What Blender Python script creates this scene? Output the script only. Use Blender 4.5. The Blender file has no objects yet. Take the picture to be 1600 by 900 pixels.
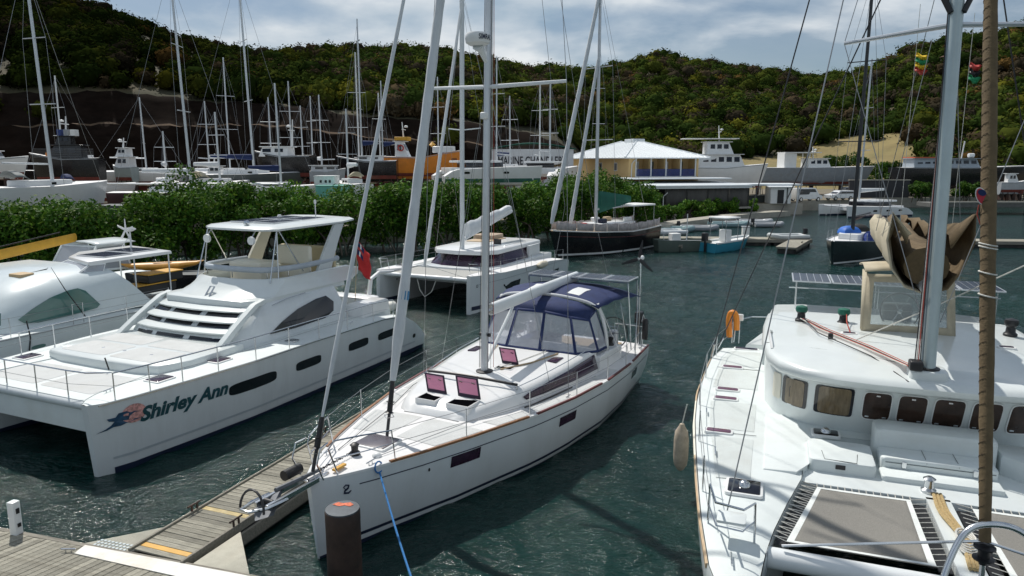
import bpy, math, random
import numpy as np
from mathutils import Vector, Matrix
rnd = random.Random(7)
R_ = math.radians
sc = bpy.context.scene
COL = sc.collection
# ------------------------------------------------------------------ camera, sky, sun, exposure
FPX, CAMH, PITCH = 1120.0, 7.5, R_(10)
cam = bpy.data.cameras.new('camera'); camo = bpy.data.objects.new('camera', cam); COL.objects.link(camo)
cam.sensor_width = 36; cam.lens = FPX / 1600 * 36; cam.clip_end = 5000; cam.clip_start = 0.1
camo.location = (0, 0, CAMH); camo.rotation_euler = (R_(90) - PITCH, 0, 0)
sc.camera = camo
SUN_EL, SUN_AZ = R_(54), R_(-32)          # azimuth from +Y towards +X
sun_dir = Vector((math.sin(SUN_AZ) * math.cos(SUN_EL), math.cos(SUN_AZ) * math.cos(SUN_EL), math.sin(SUN_EL)))
sl = bpy.data.lights.new('sun', 'SUN'); sl.energy = 4.0; sl.angle = R_(0.6); sl.color = (1, .95, .88)
so = bpy.data.objects.new('sun', sl); COL.objects.link(so)
so.rotation_euler = sun_dir.to_track_quat('Z', 'Y').to_euler()
w = bpy.data.worlds.new('World'); sc.world = w; w.use_nodes = True
nt = w.node_tree; N = nt.nodes; N.clear()
def nd(tree, t, **k):
    n = tree.nodes.new(t)
    for a, b in k.items(): setattr(n, a, b)
    return n
out = nd(nt, 'ShaderNodeOutputWorld'); bg = nd(nt, 'ShaderNodeBackground'); bg.inputs[1].default_value = 0.066
sky = nd(nt, 'ShaderNodeTexSky', sky_type='NISHITA', sun_disc=False, sun_elevation=SUN_EL, sun_rotation=SUN_AZ, altitude=10, air_density=1.0, dust_density=0.6, ozone_density=1.5)
tc = nd(nt, 'ShaderNodeTexCoord'); sx = nd(nt, 'ShaderNodeSeparateXYZ'); nt.links.new(tc.outputs['Generated'], sx.inputs[0])
ad = nd(nt, 'ShaderNodeMath', operation='MAXIMUM'); nt.links.new(sx.outputs[2], ad.inputs[0]); ad.inputs[1].default_value = 0.0
ad2 = nd(nt, 'ShaderNodeMath', operation='ADD'); nt.links.new(ad.outputs[0], ad2.inputs[0]); ad2.inputs[1].default_value = 0.22
dv = [nd(nt, 'ShaderNodeMath', operation='DIVIDE') for _ in range(2)]
for i in range(2): nt.links.new(sx.outputs[i], dv[i].inputs[0]); nt.links.new(ad2.outputs[0], dv[i].inputs[1])
cb = nd(nt, 'ShaderNodeCombineXYZ'); nt.links.new(dv[0].outputs[0], cb.inputs[0]); nt.links.new(dv[1].outputs[0], cb.inputs[1])
nz = nd(nt, 'ShaderNodeTexNoise'); nz.inputs['Scale'].default_value = 1.15; nz.inputs['Detail'].default_value = 9; nz.inputs['Roughness'].default_value = .56; nz.inputs['Distortion'].default_value = .25
mp = nd(nt, 'ShaderNodeMapping'); mp.inputs['Location'].default_value = (3.1, 1.35, 0); nt.links.new(cb.outputs[0], mp.inputs[0]); nt.links.new(mp.outputs[0], nz.inputs['Vector'])
rp = nd(nt, 'ShaderNodeValToRGB'); rp.color_ramp.elements[0].position = .44; rp.color_ramp.elements[1].position = .58
rp.color_ramp.elements[0].color = (.12,) * 3 + (1,); rp.color_ramp.elements[1].color = (.95,) * 3 + (1,)
nt.links.new(nz.outputs[0], rp.inputs[0])
nz2 = nd(nt, 'ShaderNodeTexNoise'); nz2.inputs['Scale'].default_value = 2.3; nz2.inputs['Detail'].default_value = 6; nt.links.new(mp.outputs[0], nz2.inputs['Vector'])
rp2 = nd(nt, 'ShaderNodeValToRGB'); rp2.color_ramp.elements[0].position = .3; rp2.color_ramp.elements[1].position = .72
rp2.color_ramp.elements[0].color = (4.3, 6.1, 7.9, 1); rp2.color_ramp.elements[1].color = (13.5, 13.8, 13.9, 1)
nt.links.new(nz2.outputs[0], rp2.inputs[0])
mx = nd(nt, 'ShaderNodeMixRGB'); nt.links.new(rp.outputs[0], mx.inputs[0]); nt.links.new(sky.outputs[0], mx.inputs[1]); nt.links.new(rp2.outputs[0], mx.inputs[2])
nt.links.new(mx.outputs[0], bg.inputs[0]); nt.links.new(bg.outputs[0], out.inputs[0])
sc.view_settings.view_transform = 'Standard'; sc.view_settings.look = 'None'; sc.view_settings.exposure = 0.0; sc.view_settings.gamma = 1.0
sc.view_settings.use_curve_mapping = False
# ------------------------------------------------------------------ photo pixel -> world
_c, _s = math.cos(PITCH), math.sin(PITCH)
def ray(px, py):
    x = (px - 800) / FPX; y = -(py - 450) / FPX
    return Vector((x, _c + y * _s, -_s + y * _c))
def atz(px, py, z):
    d = ray(px, py); t = (z - CAMH) / d.z; return Vector((t * d.x, t * d.y, z))
def aty(px, py, Y):
    d = ray(px, py); t = Y / d.y; return Vector((t * d.x, Y, CAMH + t * d.z))
# ------------------------------------------------------------------ materials
MATS = {}
def principled(name):
    m = bpy.data.materials.new(name); m.use_nodes = True
    return m, m.node_tree, m.node_tree.nodes['Principled BSDF']
def M(name, col=None, rough=.5, metal=0, var=.08, scale=2.0, bump=0, bscale=40, coat=0, spec=.5, dirt=0, dirtcol=(.25, .2, .14), coords='Object', objrand=0, stretch=None, det=5):
    if name in MATS: return MATS[name]
    m, t, b = principled(name); L = t.links
    b.inputs['Roughness'].default_value = rough; b.inputs['Metallic'].default_value = metal
    b.inputs['Coat Weight'].default_value = coat; b.inputs['Specular IOR Level'].default_value = spec
    co = nd(t, 'ShaderNodeTexCoord'); vec = co.outputs[coords]
    if stretch:
        mp = nd(t, 'ShaderNodeMapping'); mp.inputs['Scale'].default_value = stretch; L.new(vec, mp.inputs[0]); vec = mp.outputs[0]
    nz = nd(t, 'ShaderNodeTexNoise'); nz.inputs['Scale'].default_value = scale; nz.inputs['Detail'].default_value = det; nz.inputs['Roughness'].default_value = .6
    L.new(vec, nz.inputs['Vector'])
    r = nd(t, 'ShaderNodeValToRGB'); r.color_ramp.elements[0].position = .3; r.color_ramp.elements[1].position = .7
    lo = [max(0, c * (1 - var)) for c in col]; hi = [min(1, c * (1 + var)) for c in col]
    r.color_ramp.elements[0].color = (*lo, 1); r.color_ramp.elements[1].color = (*hi, 1); L.new(nz.outputs[0], r.inputs[0])
    cur = r.outputs[0]
    if dirt:
        n2 = nd(t, 'ShaderNodeTexNoise'); n2.inputs['Scale'].default_value = scale * .45; n2.inputs['Detail'].default_value = 8; n2.inputs['Roughness'].default_value = .7; L.new(vec, n2.inputs['Vector'])
        r2 = nd(t, 'ShaderNodeValToRGB'); r2.color_ramp.elements[0].position = .5; r2.color_ramp.elements[1].position = .75
        r2.color_ramp.elements[0].color = (0, 0, 0, 1); r2.color_ramp.elements[1].color = (dirt, dirt, dirt, 1); L.new(n2.outputs[0], r2.inputs[0])
        x = nd(t, 'ShaderNodeMixRGB'); L.new(r2.outputs[0], x.inputs[0]); L.new(cur, x.inputs[1]); x.inputs[2].default_value = (*dirtcol, 1); cur = x.outputs[0]
    if objrand:
        oi = nd(t, 'ShaderNodeObjectInfo'); h = nd(t, 'ShaderNodeHueSaturation'); mr = nd(t, 'ShaderNodeMapRange')
        mr.inputs['To Min'].default_value = 1 - objrand; mr.inputs['To Max'].default_value = 1 + objrand
        L.new(oi.outputs['Random'], mr.inputs[0]); L.new(mr.outputs[0], h.inputs['Value']); L.new(cur, h.inputs['Color']); cur = h.outputs[0]
    L.new(cur, b.inputs['Base Color'])
    if bump:
        n3 = nd(t, 'ShaderNodeTexNoise'); n3.inputs['Scale'].default_value = bscale; n3.inputs['Detail'].default_value = 4; L.new(vec, n3.inputs['Vector'])
        bp = nd(t, 'ShaderNodeBump'); bp.inputs['Strength'].default_value = bump; bp.inputs['Distance'].default_value = .02
        L.new(n3.outputs[0], bp.inputs['Height']); L.new(bp.outputs[0], b.inputs['Normal'])
    MATS[name] = m; return m
gel = M('gelcoat_white', (.76, .77, .77), .28, var=.04, scale=1.2, coat=.25, dirt=.22, dirtcol=(.5, .47, .4))
gelg = M('gelcoat_cool', (.69, .735, .73), .28, var=.04, scale=1.2, coat=.25, dirt=.22, dirtcol=(.5, .48, .4))
gelc = M('gelcoat_cream', (.78, .74, .62), .4, var=.04)
deckm = M('nonskid_deck', (.72, .72, .72), .6, var=.035, scale=1.5, bump=.15, bscale=160, dirt=.22, dirtcol=(.55, .51, .45))
deckg = M('nonskid_cool', (.66, .71, .705), .6, var=.05, scale=1.5, bump=.15, bscale=160, dirt=.35, dirtcol=(.52, .52, .45))
greyd = M('nonskid_grey', (.50, .56, .57), .65, var=.06, scale=3, bump=.2, bscale=150)
dglass = M('dark_glass', (.012, .013, .018), .06, var=.3, spec=.6)
pglass = M('smoked_violet_glass', (.035, .015, .035), .07, var=.4, scale=4, spec=.6)
gglass = M('green_tinted_glass', (.06, .16, .145), .12, var=.15, scale=1, spec=.6)
brglass = M('bronze_window', (.05, .03, .022), .08, var=.5, scale=3, spec=.6)
tanblind = M('tan_blind_glass', (.17, .13, .08), .12, var=.35, scale=3, stretch=(1, 6, 1), spec=.6)
steel = M('stainless_steel', (.62, .64, .66), .22, metal=1, var=.1)
alu = M('mast_aluminium', (.60, .63, .66), .38, metal=.55, var=.06, scale=1)
aluw = M('mast_white_paint', (.74, .77, .78), .35, var=.04, scale=1)
black = M('black_plastic', (.015, .015, .017), .45, var=.2)
wire = M('rigging_wire', (.30, .31, .32), .35, metal=.6, var=.1)
wired = M('rigging_wire_dark', (.035, .035, .04), .45, var=.1)
teak = M('varnished_teak', (.27, .13, .06), .45, var=.3, scale=4, stretch=(1, 10, 10))
teakl = M('pale_teak', (.45, .33, .20), .6, var=.25, scale=4, stretch=(1, 10, 10))
maroon = M('maroon_rubrail', (.13, .035, .035), .5, var=.2)
navy = M('navy_canvas', (.009, .023, .095), .8, var=.18, scale=5, bump=.25, bscale=60)
navyg = M('navy_stripe', (.012, .02, .05), .4, var=.1)
tan = M('tan_canvas', (.47, .42, .31), .85, var=.12, scale=4, bump=.35, bscale=30)
tandark = M('brown_shaded_canvas', (.135, .095, .048), .85, var=.2, scale=6, bump=.35, bscale=30)  # brown covers, and the shaded half of the tan sail bag
sailw = M('sail_white', (.74, .76, .77), .75, var=.06, scale=3, bump=.35, bscale=14)
sailg = M('furled_sail', (.60, .63, .65), .75, var=.10, scale=5, stretch=(1, 1, .25), bump=.4, bscale=14)
solar = M('solar_cell', (.02, .028, .055), .18, var=.3, scale=8, spec=.7)
rubber = M('grey_rubber', (.30, .32, .34), .65, var=.1)
whitep = M('white_plastic', (.78, .79, .78), .4, var=.04)
ropew = M('rope_white', (.62, .61, .56), .9, var=.2, scale=40, bump=.5, bscale=80)
ropeb = M('rope_blue', (.03, .17, .42), .85, var=.35, scale=60, bump=.5, bscale=80)
roper = M('rope_red', (.40, .07, .05), .9, var=.3, scale=60)
ropek = M('rope_black', (.03, .03, .035), .9, var=.3, scale=60)
ropet = M('rope_tan', (.42, .31, .15), .95, var=.35, scale=40, bump=.5, bscale=60)
yellow = M('yellow_paint', (.62, .33, .03), .5, var=.12, scale=3, dirt=.3)
orange = M('orange_paint', (.75, .25, .025), .55, var=.15, scale=1.0, dirt=.45, dirtcol=(.22, .08, .03))
redp = M('red_paint', (.45, .04, .03), .5, var=.12)
redanti = M('red_antifoul', (.17, .035, .025), .8, var=.25, scale=.8, dirt=.4)
greenp = M('green_antifoul', (.03, .13, .10), .7, var=.2)
greenc = M('green_canvas', (.015, .12, .085), .8, var=.15, bump=.3)
bluehull = M('turquoise_hull', (.04, .30, .42), .35, var=.08)
tealp = M('teal_container', (.16, .48, .40), .6, var=.1, dirt=.3)
blackh = M('black_hull', (.012, .012, .014), .22, var=.2, dirt=.12, dirtcol=(.15, .13, .1))
greyh = M('grey_hull', (.23, .26, .29), .55, var=.1, dirt=.3, dirtcol=(.2, .13, .08))
dgreyh = M('dark_grey_hull', (.07, .085, .085), .5, var=.15, dirt=.2)
palehull = M('pale_grey_hull', (.42, .44, .46), .4, var=.06, dirt=.2)
concrete = M('concrete', (.36, .34, .29), .85, var=.14, scale=1.2, bump=.4, bscale=12, dirt=.4, dirtcol=(.16, .14, .11))
asphalt = M('yard_ground', (.17, .145, .105), .95, var=.25, scale=.25, bump=.5, bscale=3, dirt=.5, dirtcol=(.16, .15, .07), det=8)
yellowwall = M('yellow_wall', (.70, .50, .24), .8, var=.06, scale=.6, dirt=.2, dirtcol=(.5, .36, .18))
whiteroof = M('white_metal_roof', (.72, .76, .78), .4, var=.05, scale=.5, dirt=.15, dirtcol=(.45, .42, .36))
bluerail = M('blue_rail', (.02, .05, .20), .55, var=.2)
curtain = M('grey_mesh_curtain', (.10, .095, .09), .9, var=.2, scale=.8, stretch=(1, 1, .3))
weather = M('weathered_plank', (.31, .295, .24), .85, var=.3, scale=3, stretch=(1, 9, 3), bump=.7, bscale=18, dirt=.75, dirtcol=(.13, .11, .075), objrand=.28)
weatherd = M('dock_beam', (.26, .24, .20), .9, var=.25, scale=3, stretch=(1, 8, 8), bump=.5, dirt=.5, dirtcol=(.08, .07, .06))
dockdark = M('dock_float', (.03, .03, .03), .7, var=.3, dirt=.3)
rust = M('rusty_steel', (.042, .026, .021), .75, var=.5, scale=2.5, bump=.5, bscale=14, dirt=.75, dirtcol=(.13, .038, .018))
rusttop = M('pile_cap_paint', (.07, .085, .10), .5, var=.3, scale=6)
pinkgl = None
def glassy(name, tint, alpha, rough=.05):
    m, t, b = principled(name); L = t.links
    tr = nd(t, 'ShaderNodeBsdfTransparent'); tr.inputs[0].default_value = (*tint, 1)
    gl = nd(t, 'ShaderNodeBsdfPrincipled'); gl.inputs['Base Color'].default_value = (*[c * .8 for c in tint], 1); gl.inputs['Roughness'].default_value = rough
    mx = nd(t, 'ShaderNodeMixShader'); mx.inputs[0].default_value = alpha
    nz = nd(t, 'ShaderNodeTexNoise'); nz.inputs['Scale'].default_value = 3.0; co = nd(t, 'ShaderNodeTexCoord'); L.new(co.outputs['Object'], nz.inputs['Vector'])
    bp = nd(t, 'ShaderNodeBump'); bp.inputs['Strength'].default_value = .35; bp.inputs['Distance'].default_value = .05; L.new(nz.outputs[0], bp.inputs['Height']); L.new(bp.outputs[0], gl.inputs['Normal'])
    L.new(tr.outputs[0], mx.inputs[1]); L.new(gl.outputs[0], mx.inputs[2]); L.new(mx.outputs[0], t.nodes['Material Output'].inputs[0])
    MATS[name] = m; return m
vinyl = glassy('clear_vinyl', (.86, .88, .92), .34, .12)
pinkgl = glassy('pink_acrylic', (.95, .52, .68), .62, .15)
def colattr(name, rough=.8, var=.25, scale=1.0, transl=.0, spec=.25):
    m, t, b = principled(name); L = t.links; b.inputs['Roughness'].default_value = rough; b.inputs['Specular IOR Level'].default_value = spec
    a = nd(t, 'ShaderNodeAttribute', attribute_name='tint'); L.new(a.outputs['Color'], b.inputs['Base Color'])
    if transl:
        ts = nd(t, 'ShaderNodeBsdfTranslucent'); L.new(a.outputs['Color'], ts.inputs[0]); mx = nd(t, 'ShaderNodeMixShader'); mx.inputs[0].default_value = transl
        L.new(b.outputs[0], mx.inputs[1]); L.new(ts.outputs[0], mx.inputs[2]); L.new(mx.outputs[0], t.nodes['Material Output'].inputs[0])
    MATS[name] = m; return m
leafm = colattr('leaf_mangrove', .6, transl=.25, spec=.12)
forestm = colattr('leaf_forest', .95, transl=.1, spec=0)
# ------------------------------------------------------------------ mesh helpers
class MB:
    def __init__(s): s.v = []; s.f = []; s.mi = []
    def add(s, vs, fs, mi=0):
        o = len(s.v); s.v += [tuple(v) for v in vs]
        for f in fs: s.f.append(tuple(i + o for i in f)); s.mi.append(mi)
        return s
    def box(s, x0, x1, y0, y1, z0, z1, mi=0):
        return s.add([(x0, y0, z0), (x1, y0, z0), (x1, y1, z0), (x0, y1, z0), (x0, y0, z1), (x1, y0, z1), (x1, y1, z1), (x0, y1, z1)],
                     [(3, 2, 1, 0), (4, 5, 6, 7), (0, 1, 5, 4), (1, 2, 6, 5), (2, 3, 7, 6), (3, 0, 4, 7)], mi)
    def loft(s, rings, closed=True, cap0=True, cap1=True, mi=0):
        n = len(rings[0]); vs = [p for r in rings for p in r]; fs = []
        m = n if closed else n - 1
        for i in range(len(rings) - 1):
            for j in range(m):
                k = (j + 1) % n; fs.append((i * n + j, i * n + k, (i + 1) * n + k, (i + 1) * n + j))
        if cap0: fs.append(tuple(range(n))[::-1])
        if cap1: fs.append(tuple((len(rings) - 1) * n + j for j in range(n)))
        return s.add(vs, fs, mi)
    def tube(s, pts, r, n=6, closed=False, mi=0, cap=True):
        pts = [Vector(p) for p in pts]; rings = []
        rr = r if isinstance(r, (list, tuple)) else [r] * len(pts)
        up = None
        for i, p in enumerate(pts):
            if closed: t = pts[(i + 1) % len(pts)] - pts[i - 1]
            else: t = pts[min(i + 1, len(pts) - 1)] - pts[max(i - 1, 0)]
            t = t.normalized() if t.length > 1e-9 else Vector((0, 0, 1))
            if up is None: up = Vector((0, 0, 1)) if abs(t.z) < .9 else Vector((1, 0, 0))
            a = t.cross(up)
            if a.length < 1e-6: a = t.orthogonal()
            a.normalize(); b = a.cross(t); up = b
            rings.append([p + (a * math.cos(2 * math.pi * k / n) + b * math.sin(2 * math.pi * k / n)) * rr[i] for k in range(n)])
        if closed: rings.append(rings[0])
        return s.loft(rings, True, cap and not closed, cap and not closed, mi)
    def prism(s, poly, z0, z1, ch=0, mi=0):
        c = Vector((sum(p[0] for p in poly) / len(poly), sum(p[1] for p in poly) / len(poly)))
        def ins(d): return [Vector(p[:2]) + (c - Vector(p[:2])).normalized() * d for p in poly]
        rings = [[(p[0], p[1], z0) for p in poly]]
        if ch: rings += [[(p[0], p[1], z1 - ch) for p in poly], [(*p, z1 - ch * .3) for p in ins(ch * .3)], [(*p, z1) for p in ins(ch)]]
        else: rings.append([(p[0], p[1], z1) for p in poly])
        return s.loft(rings, True, True, True, mi)
    def grid(s, fn, nu, nv, mi=0):
        vs = [fn(i / nu, j / nv) for i in range(nu + 1) for j in range(nv + 1)]
        fs = [(i * (nv + 1) + j, (i + 1) * (nv + 1) + j, (i + 1) * (nv + 1) + j + 1, i * (nv + 1) + j + 1) for i in range(nu) for j in range(nv)]
        return s.add(vs, fs, mi)
    def lathe(s, prof, c=(0, 0, 0), n=14, mi=0, axis='z'):
        rings = []
        for r, z in prof:
            ring = []
            for k in range(n):
                a = 2 * math.pi * k / n; q = (r * math.cos(a), r * math.sin(a), z)
                if axis == 'x': q = (z, q[0], q[1])
                if axis == 'y': q = (q[0], z, q[1])
                ring.append((c[0] + q[0], c[1] + q[1], c[2] + q[2]))
            rings.append(ring)
        return s.loft(rings, True, True, True, mi)
    def build(s, name, mats, parent=None, smooth=40, bevel=0, solid=0, subsurf=0):
        me = bpy.data.meshes.new(name); me.from_pydata(s.v, [], s.f)
        if not isinstance(mats, (list, tuple)): mats = [mats]
        for m in mats: me.materials.append(m)
        if len(mats) > 1: me.polygons.foreach_set('material_index', s.mi)
        if solid == 0: fixn(me)
        if smooth:
            me.polygons.foreach_set('use_smooth', [True] * len(me.polygons)); me.set_sharp_from_angle(angle=R_(smooth))
        return link(name, me, parent, bevel, solid)
def fixn(me):
    import bmesh
    bm = bmesh.new(); bm.from_mesh(me); bmesh.ops.recalc_face_normals(bm, faces=bm.faces); bm.to_mesh(me); bm.free()
def link(name, me, parent=None, bevel=0, solid=0):
    o = bpy.data.objects.new(name, me); COL.objects.link(o)
    if parent: o.parent = parent
    if solid:
        d = o.modifiers.new('s', 'SOLIDIFY'); d.thickness = solid; d.offset = 0
    if bevel:
        d = o.modifiers.new('b', 'BEVEL'); d.width = bevel; d.segments = 2; d.limit_method = 'ANGLE'; d.angle_limit = R_(40)
    return o
def tag(o, label, cat, group=None):
    o['label'] = label; o['category'] = cat
    if group: o['group'] = group
    return o
def thing(name, label, cat, loc=(0, 0, 0), rz=0, group=None):
    o = bpy.data.objects.new(name, None); COL.objects.link(o); o.location = loc; o.rotation_euler = (0, 0, rz); o.empty_display_size = .3
    return tag(o, label, cat, group)
def T(name, pts, r, mat, parent, n=6, closed=False): return MB().tube(pts, r, n, closed).build(name, mat, parent)
def BX(name, b, mat, parent, bevel=.01): return MB().box(*b).build(name, mat, parent, bevel=bevel)
def PR(name, poly, z0, z1, mat, parent, ch=.03): return MB().prism(poly, z0, z1, ch).build(name, mat, parent)
def rrect(x0, x1, y0, y1, r=.05, n=4):
    P = []
    for cx, cy, a0 in ((x1 - r, y1 - r, 0), (x0 + r, y1 - r, 90), (x0 + r, y0 + r, 180), (x1 - r, y0 + r, 270)):
        for k in range(n + 1):
            a = R_(a0 + 90 * k / n); P.append((cx + r * math.cos(a), cy + r * math.sin(a)))
    return P
def arc(a, b, h, n=10, axis=2):
    a, b = Vector(a), Vector(b); L = []
    for i in range(n + 1):
        t = i / n; p = a.lerp(b, t); p[axis] += h * 4 * t * (1 - t); L.append(p)
    return L
def spl(pts, n=6):
    P = [Vector(p) for p in pts]; P = [P[0] * 2 - P[1]] + P + [P[-1] * 2 - P[-2]]; o = []
    for i in range(1, len(P) - 2):
        for k in range(n):
            t = k / n; a, b, c, d = P[i - 1], P[i], P[i + 1], P[i + 2]
            o.append(.5 * ((2 * b) + (c - a) * t + (2 * a - 5 * b + 4 * c - d) * t * t + (3 * b - a - 3 * c + d) * t ** 3))
    o.append(P[-2]); return o
def lerp_tab(tab, x): return float(np.interp(x, [t[0] for t in tab], [t[1] for t in tab]))
def quads_mesh(name, co, mat, tint=None, parent=None):
    n = len(co) // 4; me = bpy.data.meshes.new(name)
    me.vertices.add(n * 4); me.vertices.foreach_set('co', np.asarray(co, dtype=np.float32).ravel())
    me.loops.add(n * 4); me.loops.foreach_set('vertex_index', np.arange(n * 4, dtype=np.int32))
    me.polygons.add(n); me.polygons.foreach_set('loop_start', np.arange(0, n * 4, 4, dtype=np.int32))
    me.update(calc_edges=True); me.materials.append(mat)
    if tint is not None:
        a = me.color_attributes.new('tint', 'FLOAT_COLOR', 'POINT'); c = np.ones((n * 4, 4), dtype=np.float32); c[:, :3] = np.repeat(tint, 4, axis=0)
        a.data.foreach_set('color', c.ravel())
    return link(name, me, parent)
RS = np.random.RandomState(11)
def leaf_quads(cen, size, asp=.55, upbias=.3, nrm=None, rough=.6):
    n = len(cen); d = RS.normal(size=(n, 3))
    if nrm is None: d[:, 2] = np.abs(d[:, 2]) + upbias
    else: d = nrm + d * rough; d[:, 2] += upbias
    d /= np.linalg.norm(d, axis=1)[:, None]
    a = np.cross(d, RS.normal(size=(n, 3))); a /= np.linalg.norm(a, axis=1)[:, None] + 1e-9; b = np.cross(d, a)
    s = (np.asarray(size) * RS.uniform(.65, 1.3, n))[:, None]; a = a * s; b = b * s * asp
    return np.stack([cen - a, cen - b * .9 + a * .1, cen + a, cen + b * .9 + a * .1], 1).reshape(-1, 3)
class Hull:
    """Boat side surface: local X aft, Y to starboard, Z up."""
    def __init__(s, L, bp, sh, w0, bm=None, yc=0, rake=.15, zk=-.55, power=1.8, stern_rake=0):
        s.L = L; s.bp = bp; s.bm = bm or bp; s.shT = sh; s.w0T = w0; s.yc = yc; s.rake = rake; s.zk = zk; s.pw = power; s.sr = stern_rake
    def sh(s, u): return lerp_tab(s.shT, u)
    def off(s, u, z, side):
        b = lerp_tab(s.bp if side > 0 else s.bm, u); w0 = lerp_tab(s.w0T, u); h = s.sh(u)
        if z >= 0: q = min(1, z / h); return b * (w0 + (1 - w0) * (1 - (1 - q) ** s.pw))
        return b * w0 * math.sqrt(max(0, 1 - (z / s.zk) ** 2))
    def X(s, u, z): return u - s.rake * z / s.sh(u) * max(0, 1 - u / 3) - s.sr * (z / s.sh(u)) * max(0, (u - s.L + 1.5) / 1.5)
    def P(s, u, z, side, o=0): return (s.X(u, z), s.yc + side * (s.off(u, z, side) + o), z)
    def us(s, n): return [s.L * (.5 - .5 * math.cos(math.pi * (i / n) ** .9)) * .35 + s.L * (i / n) * .65 for i in range(n + 1)]
    def hull(s, name, mat, parent, n=30, m=7):
        rings = []
        for u in s.us(n):
            h = s.sh(u); zs = [h * (1 - k / m) for k in range(m + 1)] + [s.zk * .5, s.zk * .85]
            rings.append([s.P(u, z, 1) for z in zs] + [(s.X(u, s.zk), s.yc, s.zk)] + [s.P(u, z, -1) for z in zs[::-1]])
        return MB().loft(rings, False, True, True).build(name, mat, parent)
    def deck(s, name, mat, parent, camber=.06, drop=.015, n=30, u0=0, u1=None, inset=.01):
        us = [u for u in s.us(n) if u >= u0 and (u1 is None or u <= u1)]
        def row(u):
            h = s.sh(u); a = s.off(u, h, 1) - inset; b = s.off(u, h, -1) - inset; r = []
            for k in range(9):
                t = k / 8 * 2 - 1; y = s.yc + (a * t if t > 0 else b * t); r.append((s.X(u, h), y, h - drop + camber * (1 - t * t)))
            return r
        return MB().loft([row(u) for u in us], False, False, False).build(name, mat, parent)
    def patch(s, name, mat, parent, u0, u1, zlo, zhi, side, o=.006, nu=10, nv=2, poly=None):
        f = (lambda v: v) if not callable(zlo) else None
        zl = zlo if callable(zlo) else (lambda u: zlo); zh = zhi if callable(zhi) else (lambda u: zhi)
        def fn(a, b):
            u = u0 + (u1 - u0) * a; z = zl(u) + (zh(u) - zl(u)) * b; return s.P(u, z, side, o)
        return MB().grid(fn, nu, nv).build(name, mat, parent)
    def port(s, name, mat, parent, u0, u1, z0, z1, side, o=.008, slope=0, k=3.5, fr=None):
        """rounded window lying on the hull side, with an optional rim"""
        uc, zc, a, b = (u0 + u1) / 2, (z0 + z1) / 2, (u1 - u0) / 2, (z1 - z0) / 2; n = 28; ring = []
        def pt(sc_, t, oo):
            c, q = math.cos(t), math.sin(t); du = a * sc_ * math.copysign(abs(c) ** (2 / k), c); dz = b * sc_ * math.copysign(abs(q) ** (2 / k), q)
            return s.P(uc + du, zc + dz + slope * du, side, oo)
        rings = [[pt(q, 2 * math.pi * i / n, o) for i in range(n)] for q in (1, .6, .2)]
        ob = MB().loft(rings, True, False, True).build(name, mat, parent)
        return ob
    def strip(s, name, mat, parent, u0, u1, side, w=.05, h=.05, n=24, z=0.0, out=.015):
        """rail sitting on the gunwale"""
        rings = []
        for i in range(n + 1):
            u = u0 + (u1 - u0) * i / n; hh = s.sh(u) + z; p = s.off(u, s.sh(u), side)
            x = s.X(u, s.sh(u)); y0 = s.yc + side * (p + out); y1 = s.yc + side * (p + out - w)
            rings.append([(x, y0, hh - h * .5), (x, y0, hh + h * .5), (x, y1, hh + h * .5), (x, y1, hh - h * .5)])
        return MB().loft(rings, True, True, True).build(name, mat, parent)
def text_mesh(txt, size, name, mat, parent, fn, shear=0, extr=0, bold=0):
    cu = bpy.data.curves.new(name, 'FONT'); cu.body = txt; cu.size = size; cu.shear = shear; cu.resolution_u = 3; cu.offset = bold
    o = bpy.data.objects.new('tmp', cu); COL.objects.link(o); dg = bpy.context.evaluated_depsgraph_get(); dg.update()
    me = bpy.data.meshes.new_from_object(o.evaluated_get(dg)); bpy.data.objects.remove(o)
    me.name = name; me.materials.clear(); me.materials.append(mat)
    co = np.zeros(len(me.vertices) * 3); me.vertices.foreach_get('co', co); co = co.reshape(-1, 3)
    wd = co[:, 0].max() - co[:, 0].min(); x0 = co[:, 0].min()
    new = [fn((c[0] - x0) / wd, c[1]) for c in co]
    me.vertices.foreach_set('co', np.array(new).ravel()); me.update()
    return link(name, me, parent)
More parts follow.
